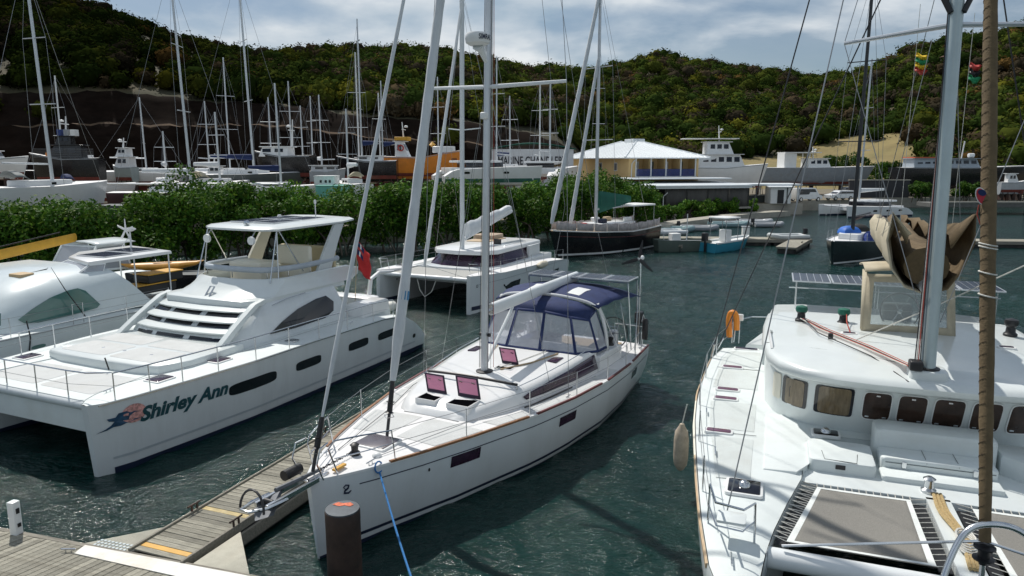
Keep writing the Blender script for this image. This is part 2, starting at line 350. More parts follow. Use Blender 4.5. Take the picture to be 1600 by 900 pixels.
# ------------------------------------------------------------------ water
def water():
    xs = np.concatenate([np.linspace(-900, -60, 18)[:-1], np.linspace(-60, -22, 90)[:-1], np.arange(-22, 26, .14), np.linspace(26, 80, 120), np.linspace(80, 900, 18)[1:]])
    ys = np.concatenate([np.linspace(-60, 4, 20)[:-1], np.arange(4, 34, .14), np.linspace(34, 75, 130), np.linspace(75, 150, 60)[1:]])
    X, Y = np.meshgrid(xs, ys, indexing='ij'); Z = np.zeros_like(X); q = np.random.RandomState(3)
    for k in range(46):
        lam = 10 ** q.uniform(-.2, .6); a = q.normal(2.3, .95); kx, ky = math.cos(a) * 2 * math.pi / lam, math.sin(a) * 2 * math.pi / lam
        ph = kx * X + ky * Y + q.uniform(0, 6.28) + .6 * np.sin(X * .31 * q.uniform(.5, 1.5) + Y * .23 * q.uniform(.5, 1.5)); Z += .0058 * lam ** .85 * (1 - 2 * np.abs(np.sin(ph / 2)) * .75)
    Z -= Z.mean(); near = np.clip((95 - Y) / 60, .15, 1) * np.clip((75 - np.abs(X)) / 50, 0, 1); Z = Z * near * 1.0
    ni, nj = X.shape; co = np.stack([X, Y, Z], -1).reshape(-1, 3)
    idx = np.arange(ni * nj).reshape(ni, nj); f = np.stack([idx[:-1, :-1], idx[1:, :-1], idx[1:, 1:], idx[:-1, 1:]], -1).reshape(-1, 4)
    me = bpy.data.meshes.new('water'); me.vertices.add(len(co)); me.vertices.foreach_set('co', co.astype(np.float32).ravel())
    me.loops.add(f.size); me.loops.foreach_set('vertex_index', f.astype(np.int32).ravel()); me.polygons.add(len(f)); me.polygons.foreach_set('loop_start', np.arange(0, f.size, 4, dtype=np.int32))
    me.update(calc_edges=True); me.polygons.foreach_set('use_smooth', [True] * len(f))
    m, t, b = principled('harbour_water'); L = t.links
    b.inputs['Roughness'].default_value = .1; b.inputs['IOR'].default_value = 1.333
    co = nd(t, 'ShaderNodeTexCoord')
    nz = nd(t, 'ShaderNodeTexNoise'); nz.inputs['Scale'].default_value = .12; nz.inputs['Detail'].default_value = 4; L.new(co.outputs['Object'], nz.inputs['Vector'])
    r = nd(t, 'ShaderNodeValToRGB'); r.color_ramp.elements[0].position = .3; r.color_ramp.elements[1].position = .7
    r.color_ramp.elements[0].color = (.001, .016, .0145, 1); r.color_ramp.elements[1].color = (.0025, .033, .0275, 1); L.new(nz.outputs[0], r.inputs[0]); L.new(r.outputs[0], b.inputs['Base Color'])
    mp = nd(t, 'ShaderNodeMapping'); mp.inputs['Rotation'].default_value = (0, 0, .6); mp.inputs['Scale'].default_value = (1.0, 2.0, 1); L.new(co.outputs['Object'], mp.inputs[0])
    n1 = nd(t, 'ShaderNodeTexNoise'); n1.inputs['Scale'].default_value = 2.1; n1.inputs['Detail'].default_value = 5; n1.inputs['Roughness'].default_value = .55; n1.inputs['Distortion'].default_value = .6; L.new(mp.outputs[0], n1.inputs['Vector'])
    bp = nd(t, 'ShaderNodeBump'); bp.inputs['Strength'].default_value = .9; bp.inputs['Distance'].default_value = .15; n4 = nd(t, 'ShaderNodeTexNoise'); n4.inputs['Scale'].default_value = 7.5; n4.inputs['Detail'].default_value = 3; L.new(mp.outputs[0], n4.inputs['Vector'])
    mm = nd(t, 'ShaderNodeMath', operation='MULTIPLY_ADD'); L.new(n4.outputs[0], mm.inputs[0]); mm.inputs[1].default_value = .42; L.new(n1.outputs[0], mm.inputs[2]); L.new(mm.outputs[0], bp.inputs['Height']); L.new(bp.outputs[0], b.inputs['Normal'])
    me.materials.append(m); o = link('water', me); o['kind'] = 'structure'
water()
# ------------------------------------------------------------------ boatyard ground with its sea edge
SHORE = [(-500, 56), (-60, 51), (-31, 53), (-22, 64), (-6, 69), (5, 79), (13, 86), (21, 93), (31, 101.5), (42, 104), (44, 112), (56, 113), (60, 120), (160, 120), (500, 150)]
def ground():
    mb = MB(); n = len(SHORE); G = 1.6
    mb.add([(x, y, G) for x, y in SHORE] + [(500, 300, G), (-500, 300, G)], [tuple(range(n + 2))])
    for i in range(n - 1):
        a, b = SHORE[i], SHORE[i + 1]; mb.add([(*a, G), (*b, G), (*b, -1.5), (*a, -1.5)], [(0, 1, 2, 3)], 1)
    o = mb.build('ground', [asphalt, concrete], smooth=0); o['kind'] = 'structure'
ground()
# ------------------------------------------------------------------ hills
CREST = [(-1200, 40), (-600, 10), (-200, -4), (0, 0), (60, -2), (130, 8), (200, 28), (300, 68), (400, 86), (480, 84), (560, 78), (640, 74), (700, 80), (760, 90), (830, 108), (900, 106), (960, 96), (1020, 80), (1060, 90), (1130, 98), (1200, 104), (1270, 114), (1330, 106), (1400, 78), (1480, 60), (1600, 38), (1800, 20), (2800, 40)]
CDIST = [(-1200, 300), (0, 320), (400, 340), (600, 380), (800, 430), (1000, 440), (1250, 470), (1330, 420), (1420, 350), (1600, 320), (2800, 320)]
CLIFF = [(-1200, 150), (0, 148), (200, 150), (400, 166), (560, 182), (700, 192), (800, 204), (880, 222), (940, 250), (3000, 250)]
def px_of_t(t): return 800 + t * FPX * 1.015
def hz(px, py, Y): return CAMH + (450 - FPX * math.tan(PITCH) - py) / FPX * Y * 1.0
PH = np.random.RandomState(5).uniform(0, 6.28, 40)
def wob(x, y):
    return math.sin(x * .045 + PH[0] + 1.3 * math.sin(y * .03)) * 1.6 + math.sin(x * .11 + y * .07 + PH[1]) * .9 + math.sin(x * .021 - y * .05 + PH[2]) * 2.0
def terr(t, Y):
    px = px_of_t(t); Yc = lerp_tab(CDIST, px); zc = hz(px, lerp_tab(CREST, px) + 20, Yc); cl = lerp_tab(CLIFF, px)
    k = min(1, max(0, (940 - px) / 60))                       # cliff weight
    zt = hz(px, cl, 174); zl = min(zt, hz(px, 198 + max(0, (px - 400) * .09), 167))
    cz = float(np.interp(Y, [140, 163, 167.5, 169, 174], [.6, 1.7, zl, zl + .3, zt]))
    g = float(np.interp(Y, [140, 160, 240], [.6, 1.7, max(3, hz(px, 214, 240))]))   # gentle toe on the right
    if Y <= 174: z = k * cz + (1 - k) * g
    elif Y <= Yc:
        z0 = k * zt + (1 - k) * float(np.interp(174, [140, 160, 240], [.6, 1.7, max(3, hz(px, 214, 240))])); q = (Y - 174) / (Yc - 174)
        zr = z0 + (zc - z0) * (q ** (.92 * k + 1.12 * (1 - k)))
        z = zr + wob(t * Y, Y) * math.sin(math.pi * q) ** .7
    else: z = zc - (Y - Yc) * .22
    if 158 < Y < 176 and k > .3: z += .3 * math.sin(t * Y * .15 + PH[4]) + .25 * math.sin(t * Y * .9 + PH[5]) + .2 * math.sin(t * Y * 2.3)
    return z
ts = np.linspace(-1.75, 1.75, 260)
YS = np.concatenate([[140, 150, 158, 163, 164, 165, 166, 167.5, 169, 170, 171, 172, 173, 174], np.linspace(178, 480, 62), [520, 640]])
def on_grass(px, Y): return 1120 < px < 1430 and Y < 228 + 12 * math.sin(px * .02) - max(0, abs(px - 1270) - 90) * .25
def hills():
    vs = [(t * Y, Y, terr(t, Y)) for t in ts for Y in YS]; nY = len(YS); fs = []; mi = []
    for i in range(len(ts) - 1):
        for j in range(nY - 1):
            fs.append((i * nY + j, (i + 1) * nY + j, (i + 1) * nY + j + 1, i * nY + j + 1)); px = px_of_t(ts[i])
            mi.append(3 if (YS[j] == 167.5 and px < 760) else 1 if (160 <= YS[j] < 174 and px < 930) else (2 if on_grass(px, YS[j]) else 0))  # ledge row takes a lighter tan that paints its sunlit edge
    rock = M('quarry_rock', (.013, .0085, .0065), .95, spec=.05, var=.45, scale=.22, bump=1, bscale=.8, stretch=(1, 1, 2.5), dirt=.5, dirtcol=(.03, .025, .02), det=10)
    soil = M('hill_soil', (.045, .042, .02), .95, var=.3, scale=.1, dirt=.5, dirtcol=(.22, .15, .08), det=8)
    grass = M('dry_grass_slope', (.21, .165, .065), .95, var=.22, scale=.18, bump=.6, bscale=2, dirt=.5, dirtcol=(.16, .16, .05), det=9)
    mb = MB(); mb.v = vs; mb.f = fs; mb.mi = mi; o = mb.build('hills', [soil, rock, grass, M('sunlit_ledge_earth', (.11, .07, .04), .95, var=.4, scale=.3)], smooth=60); o['kind'] = 'structure'
hills()
def forest_mesh(cv, cf, ct, quads, tint):
    me = bpy.data.meshes.new('hillside_forest'); n0, nq = len(cv), len(quads) // 4; me.vertices.add(n0 + nq * 4)
    me.vertices.foreach_set('co', np.concatenate([cv, quads]).astype(np.float32).ravel())
    li = np.concatenate([cf.ravel(), n0 + np.arange(nq * 4)]).astype(np.int32); me.loops.add(len(li)); me.loops.foreach_set('vertex_index', li)
    ls = np.concatenate([np.arange(0, len(cf) * 3, 3), len(cf) * 3 + np.arange(0, nq * 4, 4)]).astype(np.int32); me.polygons.add(len(ls)); me.polygons.foreach_set('loop_start', ls)
    me.update(calc_edges=True); me.polygons.foreach_set('use_smooth', np.concatenate([np.ones(len(cf), bool), np.zeros(nq, bool)])); me.materials.append(forestm)
    a = me.color_attributes.new('tint', 'FLOAT_COLOR', 'POINT'); c = np.ones((n0 + nq * 4, 4), np.float32); c[:n0, :3] = ct; c[n0:, :3] = np.repeat(tint, 4, axis=0); a.data.foreach_set('color', c.ravel())
    return link('hillside_forest', me)
def forest():
    q = RS; C = []; S = []; TI = []; NQ = []; CORE = []; CT = []
    pal = np.array([(.032, .055, .012), (.052, .078, .015), (.082, .100, .018), (.135, .135, .018), (.090, .068, .040), (.062, .052, .034), (.15, .09, .03)])
    n = 0
    while n < 6200:
        t = q.uniform(-.95, .95); Y = math.sqrt(q.uniform(160 ** 2, 460 ** 2)); px = px_of_t(t); Yc = lerp_tab(CDIST, px)
        if Y > Yc + 6: continue
        if px < 930 and Y < 176: 
            if not (q.uniform() < .10 and 165.5 < Y < 172 and math.sin(px * .02 + 1) > .2): continue
        if on_grass(px, Y) and q.uniform() > .012: continue
        if px > 930 and Y < 165 + 8 * math.sin(px * .05): continue
        x = t * Y; pn = .5 + .5 * math.sin(x * .05 + 2 * math.sin(Y * .04)) * math.sin(Y * .07 + x * .02)
        left = min(1, max(0, (620 - px) / 350))  # darkens trees leftwards: darker vegetation plus hillside shade put into the tint
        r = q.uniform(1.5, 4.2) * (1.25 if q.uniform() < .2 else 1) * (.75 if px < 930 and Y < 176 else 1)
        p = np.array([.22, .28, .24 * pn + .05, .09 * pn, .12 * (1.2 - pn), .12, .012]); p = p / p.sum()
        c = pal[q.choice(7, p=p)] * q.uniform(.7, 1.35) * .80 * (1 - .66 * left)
        nq = int(60 + r * 24); d = q.normal(size=(nq, 3)); d /= np.linalg.norm(d, axis=1)[:, None]
        rad = q.uniform(.72, 1.06, nq)[:, None]; lob = 1 + .28 * np.sin(d[:, :1] * 4 + q.uniform(0, 6)) * np.sin(d[:, 1:2] * 5 + q.uniform(0, 6))
        pos = np.array([x, Y, terr(t, Y) + r * .62]) + d * rad * lob * np.array([r, r, r * .85])
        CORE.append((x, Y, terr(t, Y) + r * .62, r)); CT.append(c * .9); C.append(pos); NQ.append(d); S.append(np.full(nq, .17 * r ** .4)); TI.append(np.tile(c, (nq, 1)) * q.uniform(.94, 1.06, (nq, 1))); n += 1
    C = np.concatenate(C); S = np.concatenate(S); TI = np.concatenate(TI)
    import bmesh
    bm = bmesh.new(); bmesh.ops.create_icosphere(bm, subdivisions=2, radius=1); iv = np.array([v.co[:] for v in bm.verts]); itri = np.array([[v.index for v in f.verts] for f in bm.faces]); bm.free()
    keepv = iv[:, 2] > -.75; core = np.array(CORE); nt_, nv_ = len(core), len(iv)
    bump = 1 + .16 * np.sin(iv[None, :, 0] * 4.1 + q.uniform(0, 6, (nt_, 1))) * np.sin(iv[None, :, 1] * 4.7 + q.uniform(0, 6, (nt_, 1))) + .12 * np.sin(iv[None, :, 2] * 6 + iv[None, :, 0] * 5 + q.uniform(0, 6, (nt_, 1)))
    cv = core[:, None, :3] + iv[None] * (core[:, 3][:, None] * .74 * bump)[:, :, None] * np.array([1, 1, .85]); cf = (itri[None] + (np.arange(nt_) * nv_)[:, None, None]).reshape(-1, 3)
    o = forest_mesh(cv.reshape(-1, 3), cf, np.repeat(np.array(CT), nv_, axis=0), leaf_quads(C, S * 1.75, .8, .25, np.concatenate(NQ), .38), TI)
    tag(o, 'dry green and brown scrub forest covering the hills behind the boatyard', 'forest'); o['kind'] = 'stuff'
forest()
# ------------------------------------------------------------------ mangroves
def shrub(px, Y, ztop, rx, depth, label, group, name='mangrove_shrub', nl=8500, base=0.0, size=.17, bright=1.0):
    x = aty(px, 300, Y).x; t = thing(name, label, 'shrub', (x, Y, base), 0, group); q = RS; H = ztop - base
    nb = 26; cen = np.stack([q.uniform(-rx, rx, nb), q.uniform(-depth, depth, nb), q.uniform(.22, .84, nb) * H], 1)
    cen[:7, 2] = q.uniform(.60, .93, 7) * H; cen[:7, 0] = np.linspace(-rx * .85, rx * .85, 7)
    rr = q.uniform(.55, 1.0, nb) * min(1.35, H * .28); k = q.randint(0, nb, nl); d = q.normal(size=(nl, 3)); d /= np.linalg.norm(d, axis=1)[:, None]
    pos = cen[k] + d * (rr[k] * q.uniform(.62, 1.08, nl))[:, None]; keep = pos[:, 2] > .12; pos = pos[keep]; k = k[keep]; n = len(pos)
    cb = np.array([(.034, .095, .011), (.058, .145, .015), (.098, .19, .02), (.14, .22, .028)])[q.choice(4, size=n, p=[.3, .38, .24, .08])]
    blobt = q.uniform(.7, 1.25, nb)[k][:, None]
    quads_mesh('crown', leaf_quads(pos, size, .5, .35, d[keep], .8), leafm, cb * blobt * bright * q.uniform(.75, 1.25, (n, 1)), t)
    mb = MB(); bark = M('mangrove_bark', (.10, .08, .06), .9, var=.3, scale=5)
    for i in range(9):
        a = cen[q.randint(0, nb)]; f = (q.uniform(-rx, rx), q.uniform(-depth, depth), -.6)
        mb.tube(spl([f, (f[0] * .7 + a[0] * .3, f[1] * .7 + a[1] * .3, H * .3), tuple(a)], 4), [.07] * 5 + [.05] * 3 + [.03], 5)
    mb.build('trunk', bark, t)
SH = [(-45, 46, 4.6, 'leafy green mangrove shrub at the far left edge of the hedge'), (40, 46, 4.5, 'leafy green mangrove shrub behind the yellow boom'), (120, 47, 4.8, 'leafy green mangrove shrub below the ashore inflatable boat'),
      (200, 50, 4.9, 'leafy green mangrove shrub directly behind the silver wind generator'), (280, 53, 5.6, 'leafy green mangrove shrub left of the flybridge hardtop'), (350, 56, 6.6, 'tallest mangrove shrub rising behind the flybridge hardtop'),
      (420, 58, 5.5, 'leafy mangrove shrub behind the aft half of the flybridge hardtop'), (500, 60, 5.0, 'leafy mangrove shrub in front of the teal container'), (580, 62, 5.4, 'leafy mangrove shrub just left of the thick furled headsail'),
      (650, 62, 5.5, 'mangrove shrub between the two furled sails of the centre sloop'), (720, 64, 5.5, 'mangrove shrub behind the moored catamaran mast'), (790, 66, 5.4, 'mangrove shrub behind the raised white sail bag'),
      (850, 70, 5.6, 'mangrove shrub left of the black ketch rigging'), (905, 75, 6.1, 'mangrove shrub behind the black ketch mast'), (950, 79, 6.0, 'mangrove shrub below the yellow building'), (992, 82, 5.3, 'mangrove shrub at the right end of the tall hedge')]
for px, Y, z, lb in SH: shrub(px, Y, z, 3.0 if px < 800 else 2.6, 2.6, lb, 'mangrove hedge along the shore')
for px, Y, z, lb in [(1047, 90, 2.3, 'low round bush left of the pair below the curtained building'), (1090, 94, 2.5, 'bright green bush below the middle of the curtained building'), (1132, 97, 2.4, 'green bush below the right half of the curtained building'), (1163, 100, 2.3, 'small bush at the right corner of the curtained building')]:
    shrub(px, Y, z, 1.9, 1.6, lb, 'bushes under the curtained building', 'waterfront_bush', 3600, .2, .17, 1.15)
# ------------------------------------------------------------------ shared boat fittings
def stanchions(parent, pts, h=.62, r=.014, wires=(.6, .33), mat=None, ends=None):
    for p in pts: T('stanchion', [p, (p[0], p[1], p[2] + h)], r, mat or steel, parent)
    q = list(pts)
    if ends: q = [ends[0]] * bool(ends[0]) + q + [ends[1]] * bool(ends[1])
    for hh in wires: T('lifeline', [(p[0], p[1], p[2] + hh) for p in q], .006, wire, parent, 5)
def winch(parent, c, s=1.0, mat=None):
    MB().lathe([(.085 * s, 0), (.085 * s, .03 * s), (.055 * s, .06 * s), (.05 * s, .13 * s), (.07 * s, .17 * s), (.07 * s, .19 * s), (.03 * s, .21 * s)], c, 14).build('winch', mat or steel, parent)
def cleat(parent, c, a=0, s=.13):
    ca, sa = math.cos(a), math.sin(a); mb = MB()
    mb.tube([(c[0] - ca * s, c[1] - sa * s, c[2] + .06), (c[0] + ca * s, c[1] + sa * s, c[2] + .06)], .014)
    for k in (-.4, .4): mb.tube([(c[0] + ca * s * k, c[1] + sa * s * k, c[2]), (c[0] + ca * s * k, c[1] + sa * s * k, c[2] + .06)], .013)
    mb.build('cleat', steel, parent)
def wheel(parent, c, r, tilt=.15, mat=None):
    """steering wheel in the athwartships plane"""
    pts = [(c[0] + tilt * r * math.sin(a), c[1] + r * math.cos(a), c[2] + r * math.sin(a)) for a in [2 * math.pi * k / 24 for k in range(24)]]
    o = T('steering_wheel', pts, .018, mat or black, parent, 6, True)
    mb = MB()
    for k in range(0, 24, 4): mb.tube([c, pts[k]], .009, 5)
    mb.lathe([(.0, -.04), (.06, -.03), (.06, .03), (0, .04)], c, 10, axis='x'); mb.build('spoke', steel, o)
def hatch_closed(parent, x0, x1, y0, y1, z, glass=None, frame=None, slope=0):
    f = PR('deck_hatch', rrect(x0, x1, y0, y1, .06), z - .02, z + .03, frame or whitep, parent, .012)
    PR('hatch_glass', rrect(x0 + .045, x1 - .045, y0 + .045, y1 - .045, .04), z + .0305, z + .042, glass or pglass, f, .006)
    return f
def turbine(name, label, base, h, r, parent=None, mat=black, rot=.3, face=0, blades=3, body=whitep, tail=False):
    t = parent or thing(name, label, 'wind generator', base)
    return t
def solar_panel(parent, x0, x1, y0, y1, z, name='solar_panel', tilt=0.0):
    f = MB().box(x0, x1, y0, y1, z, z + .035).build(name, alu, parent); mb = MB(); nx = max(2, round((x1 - x0) / .22)); ny = max(2, round((y1 - y0) / .22))
    gx = (x1 - x0 - .06) / nx; gy = (y1 - y0 - .06) / ny
    for i in range(nx):
        for j in range(ny): mb.box(x0 + .03 + gx * i + .008, x0 + .03 + gx * (i + 1) - .008, y0 + .03 + gy * j + .008, y0 + .03 + gy * (j + 1) - .008, z + .036, z + .041)
    mb.build('solar_cells', solar, f, smooth=0); return f
def mast_profile(parent, name, pts, a, b, mat, n=12):
    """oval spar along the points: a fore-aft half width, b athwart half width"""
    rings = [[(p[0] + a * math.cos(2 * math.pi * k / n), p[1] + b * math.sin(2 * math.pi * k / n), p[2]) for k in range(n)] for p in pts]
    return MB().loft(rings).build(name, mat, parent)
def furled(parent, a, b, r, mat, name='furled_sail', fat=.55):
    a, b = Vector(a), Vector(b); n = 60; pts = []; rr = []
    for i in range(n + 1):
        t = i / n; p = a.lerp(b, t); pts.append(p); rr.append(r * min(1, .55 + t * 9) * (1.1 - .35 * t) * (1 + .05 * math.sin(i * 2.1) + .03 * math.sin(i * 5.3)))
    return MB().tube(pts, rr, 9).build(name, mat, parent)
# ------------------------------------------------------------------ the white sloop in the middle
MB_BOW = atz(497, 872, 0); MANG = R_(62.5)
sloop = thing('sloop', 'white sloop with navy bimini and open pink hatches moored at the finger pier', 'sailboat', MB_BOW, MANG)
hm = Hull(13.6, [(0, .05), (.25, .27), (.6, .47), (1, .68), (2, 1.10), (3.2, 1.52), (5.3, 2.1), (7, 2.40), (9, 2.58), (11, 2.58), (13.6, 2.36)], [(0, 1.66), (3, 1.59), (5.3, 1.52), (9, 1.42), (13.6, 1.36)],
          [(0, .3), (1, .52), (3, .74), (6, .87), (9, .9), (13.6, .86)], rake=.16, stern_rake=-.05)
gelhull = M('gelcoat_hull', (.70, .74, .77), .22, var=.03, scale=.8, coat=.4, dirt=.22, dirtcol=(.45, .45, .40), stretch=(2, 2, .35))
H_ = hm.hull('hull', gelhull, sloop, 40)
hm.deck('deck', deckm, sloop, .05, .02, 40)
for s in (1, -1):
    hm.patch('boot_stripe', navyg, H_, .55, 13.55, lambda u: .13 + .03 * max(0, 1 - u / 4), lambda u: .21 + .03 * max(0, 1 - u / 4), s, .005, 40, 1)
    hm.patch('sheer_stripe', navyg, H_, .75, 13.4, lambda u: hm.sh(u) - .285, lambda u: hm.sh(u) - .262, s, .005, 40, 1)
    hm.patch('antifouling', navyg, H_, .02, 13.55, -.3, .03, s, .004, 40, 2)
    hm.patch('hull_window', pglass, H_, 2.72, 3.52, lambda u: 1.03 - (u - 2.7) * .02, lambda u: 1.29 - (u - 2.7) * .02, s, .008, 6, 2)
    hm.patch('hull_window', pglass, H_, 6.35, 7.12, .88, 1.13, s, .008, 6, 2)
    hm.patch('hull_window', pglass, H_, 11.35, 12.0, .80, 1.05, s, .008, 6, 2)
    hm.strip('toe_rail', teak, sloop, 1.35, 5.05, s, .055, .05, 24, .015)
    hm.strip('toe_rail', maroon, sloop, 5.35, 8.6, s, .055, .05, 24, .015)
    hm.strip('toe_rail', maroon, sloop, 9.0, 11.0, s, .055, .05, 16, .015)
    hm.strip('toe_rail', maroon, sloop, 11.3, 13.5, s, .055, .05, 16, .015)
    hm.strip('gunwale_edge', gel, sloop, .1, 13.55, s, .07, .05, 36, -.015, .006)
    MB().lathe([(0, -.012), (.045, 0), (0, .02)], hm.P(2.2, 1.18, s, 0), 8, axis='y').build('hull_fitting', black, H_)
# small curl emblem by the bow
for s in (-1,):
    e = [(.50, 1.33), (.47, 1.38), (.51, 1.42), (.56, 1.40), (.55, 1.35), (.49, 1.30), (.48, 1.26), (.55, 1.24), (.60, 1.28)]
    MB().tube([hm.P(u, z, s, .006) for u, z in e], [.008, .014, .018, .018, .018, .02, .022, .02, .01], 5).build('emblem', navyg, H_)
# coachroof
def cr_out(u):   # half width of coachroof
    return float(np.interp(u, [3.95, 4.05, 4.4, 5.2, 6.5, 8.0, 9.8], [.72, .92, 1.14, 1.40, 1.66, 1.84, 1.94]))
def cr_top(u): return float(np.interp(u, [3.95, 4.3, 5.0, 6.4, 8.0, 9.8], [1.66, 1.83, 1.90, 1.97, 2.04, 2.08]))
def coach():
    mb = MB(); rings = []
    for u in [3.9, 3.96, 4.05, 4.3, 4.7, 5.2, 5.8, 6.5, 7.2, 8, 8.8, 9.6, 9.8]:
        w = cr_out(u); t = cr_top(u); b = hm.sh(u) + .0; e = min(.16, (t - b) * .5)
        half = [(w + .06, b), (w + .01, b + (t - b) * .35), (w - .05, t - e * .75), (w - .12, t - e * .28), (w - .24, t - .02), (w * .6, t + .02), (w * .25, t + .035)]
        rings.append([(u, y, z) for y, z in half] + [(u, -y, z) for y, z in half[::-1]])
    rings[0] = [(3.9, p[1] * .98, 1.60 + .0 * k) for k, p in enumerate(rings[0])]
    mb.loft(rings, False, False, False)
    back = rings[-1]; mb.add(back + [(9.8, -2, 1.4), (9.8, 2, 1.4)], [tuple(range(len(back) + 2))])
    return mb.build('coachroof', gel, sloop, 50)
CR = coach()
def on_cr(u, y, o=.0):
    w = cr_out(u); return cr_top(u) + .035 * (1 - abs(y) / max(w, .1)) + o
for s in (1, -1):   # long tapered cabin windows
    n = 16; rings = []
    for i in range(n + 1):
        u = 5.75 + 3.85 * i / n; w = cr_out(u); b = hm.sh(u); t = cr_top(u); lo = b + .10 + .04 * (1 - i / n); hi = min(t - .06, lo + .10 + .34 * (i / n) ** .7)
        e = min(.16, (t - b) * .5)
        def yy(z): return float(np.interp(z, [b, b + (t - b) * .35, t - e * .75, t - e * .28], [w + .06, w + .01, w - .05, w - .12]))
        rings.append([(u + .1 * (1 - v), s * (yy(lo + (hi - lo) * v) + .035), lo + (hi - lo) * v) for v in (0, .33, .66, 1)])
    MB().loft(rings, False, False, False).build('cabin_window', pglass, CR, solid=.004)
    g = [(5.6 + 3.6 * k / 8, s * (cr_out(5.6 + 3.6 * k / 8) - .14), on_cr(5.6 + 3.6 * k / 8, cr_out(5.6 + 3.6 * k / 8) * .9, .045)) for k in range(9)]
    T('grab_rail', g, .013, steel, sloop)
    T('genoa_track', [(5.6 + k * .55, s * (cr_out(5.6 + k * .55) + .16), hm.sh(5.6 + k * .55) + .03) for k in range(5)], .018, black, sloop)
    MB().prism(rrect(7.95, 8.5, s * 1.28 - .14, s * 1.28 + .14, .03), on_cr(8.2, 1.28) - .02, on_cr(8.2, 1.28) + .012, .004).build('roof_window', pglass, CR)
# open hatches: a coaming with a black block painting its shaded inside and a tinted lid standing up behind it
def open_hatch(x, yc, w, d, z, lean=-.05, h=.46):
    f = MB()
    f.box(x - d, x, yc - w / 2, yc - w / 2 + .025, z - .2, z + .03); f.box(x - d, x, yc + w / 2 - .025, yc + w / 2, z - .2, z + .03)
    f.box(x - d, x - d + .025, yc - w / 2 + .025, yc + w / 2 - .025, z - .2, z + .03); f.box(x - .025, x, yc - w / 2 + .025, yc + w / 2 - .025, z - .2, z + .03)
    o = f.build('hatch_coaming', gel, sloop)
    BX('hatch_inside_shade', (x - d + .025, x - .025, yc - w / 2 + .025, yc + w / 2 - .025, z - .028, z + .022), M('hatch_shade_black', (.003, .003, .004), 1, spec=0), o, 0)
    def pt(a, b, off=0): return (x + .02 + lean * b * h + off, yc + (a - .5) * w + .16 * b, z + .04 + b * h)
    fr = MB(); b_ = .065
    for (a0, a1, c0, c1) in ((0, 1, 0, .16), (0, 1, 1 - b_, 1), (0, b_, .16, 1 - b_), (1 - b_, 1, .16, 1 - b_)):
        q = [pt(a0, c0), pt(a1, c0), pt(a1, c1), pt(a0, c1)]; k = [(p[0] + .03, p[1], p[2]) for p in q]
        fr.add(q + k, [(0, 1, 2, 3), (7, 6, 5, 4), (0, 4, 5, 1), (1, 5, 6, 2), (2, 6, 7, 3), (3, 7, 4, 0)])
    l = fr.build('hatch_lid', M('lid_frame', (.03, .015, .035), .4), sloop); l['label'] = 'raised hatch lid with a pink tinted pane'
    q = [pt(b_, .16, .012), pt(1 - b_, .16, .012), pt(1 - b_, 1 - b_, .012), pt(b_, 1 - b_, .012)]
    MB().add(q, [(0, 1, 2, 3)]).build('lid_pane', pinkgl, l, 0, solid=.008)
    for a in (.22, .78): MB().tube([pt(a - .07, .72, -.012), pt(a + .07, .76, -.012)], .013, 5).build('lid_handle', black, l)
open_hatch(4.62, .30, .56, .5, 1.86, .30, .42); open_hatch(4.66, -.60, .62, .54, 1.86, .30, .46); open_hatch(7.25, -.36, .50, .44, 2.01, .25, .40)
hatch_closed(sloop, 1.55, 2.25, -.42, .42, 1.655, greyd and M('grey_hatch', (.12, .11, .13), .25, var=.1))
MB().lathe([(.10, 0), (.10, .03), (.07, .07), (.03, .09)], (1.35, -.42, 1.64), 12).build('deck_vent', whitep, sloop)
# self-tacking track in front of the mast, with its feet
T('jib_track', spl([(5.75, 1.30, 2.03), (5.62, .6, 2.10), (5.60, 0, 2.12), (5.62, -.6, 2.10), (5.75, -1.36, 2.03)], 6), .038, black, sloop, 8)
for y in (1.28, -1.34): T('track_foot', [(5.75, y, 2.03), (5.75, y, on_cr(5.75, y) - .12)], .022, steel, sloop)
# spar
MX, MZ = 6.48, 21.0
def mx_(z): return MX + (z - 2) * .036
mst = mast_profile(sloop, 'mast', [(mx_(z), 0, z) for z in (1.95, 5, 9, 13, 17, MZ)], .125, .085, alu, 14)
mast_profile(mst, 'mast_track', [(mx_(z) + .13, 0, z) for z in (2.6, 9, MZ)], .03, .02, wired, 6)
MB().lathe([(.23, 0), (.23, .04), (.17, .06)], (MX, 0, on_cr(MX, 0) - .02), 16).build('mast_step', black, mst)
for s in (1, -1):
    for z in (9.35, 14.0, 18.0):
        k = 2.0 if z < 10 else 1.6
        T('spreader', [(mx_(z), s * .05, z), (mx_(z) + .35, s * k, z + .08)], [.055, .04], aluw, mst, 8)
    T('shroud', [(6.9, s * 2.25, 1.5), (mx_(9.35) + .35, s * 2.0, 9.43), (mx_(14) + .3, s * 1.6, 14.08), (mx_(18), s * 1.3, 18.1), (mx_(20.6), 0, 20.6)], .008, wire, sloop, 5)
    T('lower_shroud', [(6.95, s * 1.7, 1.75), (mx_(9.2), s * .08, 9.2)], .007, wire, sloop, 5)
    T('backstay', [(13.3, s * 1.5, 1.5), (12.9, s * .5, 6), (mx_(MZ), 0, MZ)], .007, wire, sloop, 5)
    MB().tube([(mx_(3.0) - .0, s * .1, 3.0), (mx_(3.0), s * .16, 3.0)], .05, 10).build('mast_winch', black, mst)
    for k in range(3): T('halyard', [(mx_(2.05) - .05 + .1 * k, s * (.13 + .03 * k), 2.1), (mx_(12) - .02 + .05 * k, s * .1, 12)], .007, (ropek, ropew, roper)[k], mst, 5)
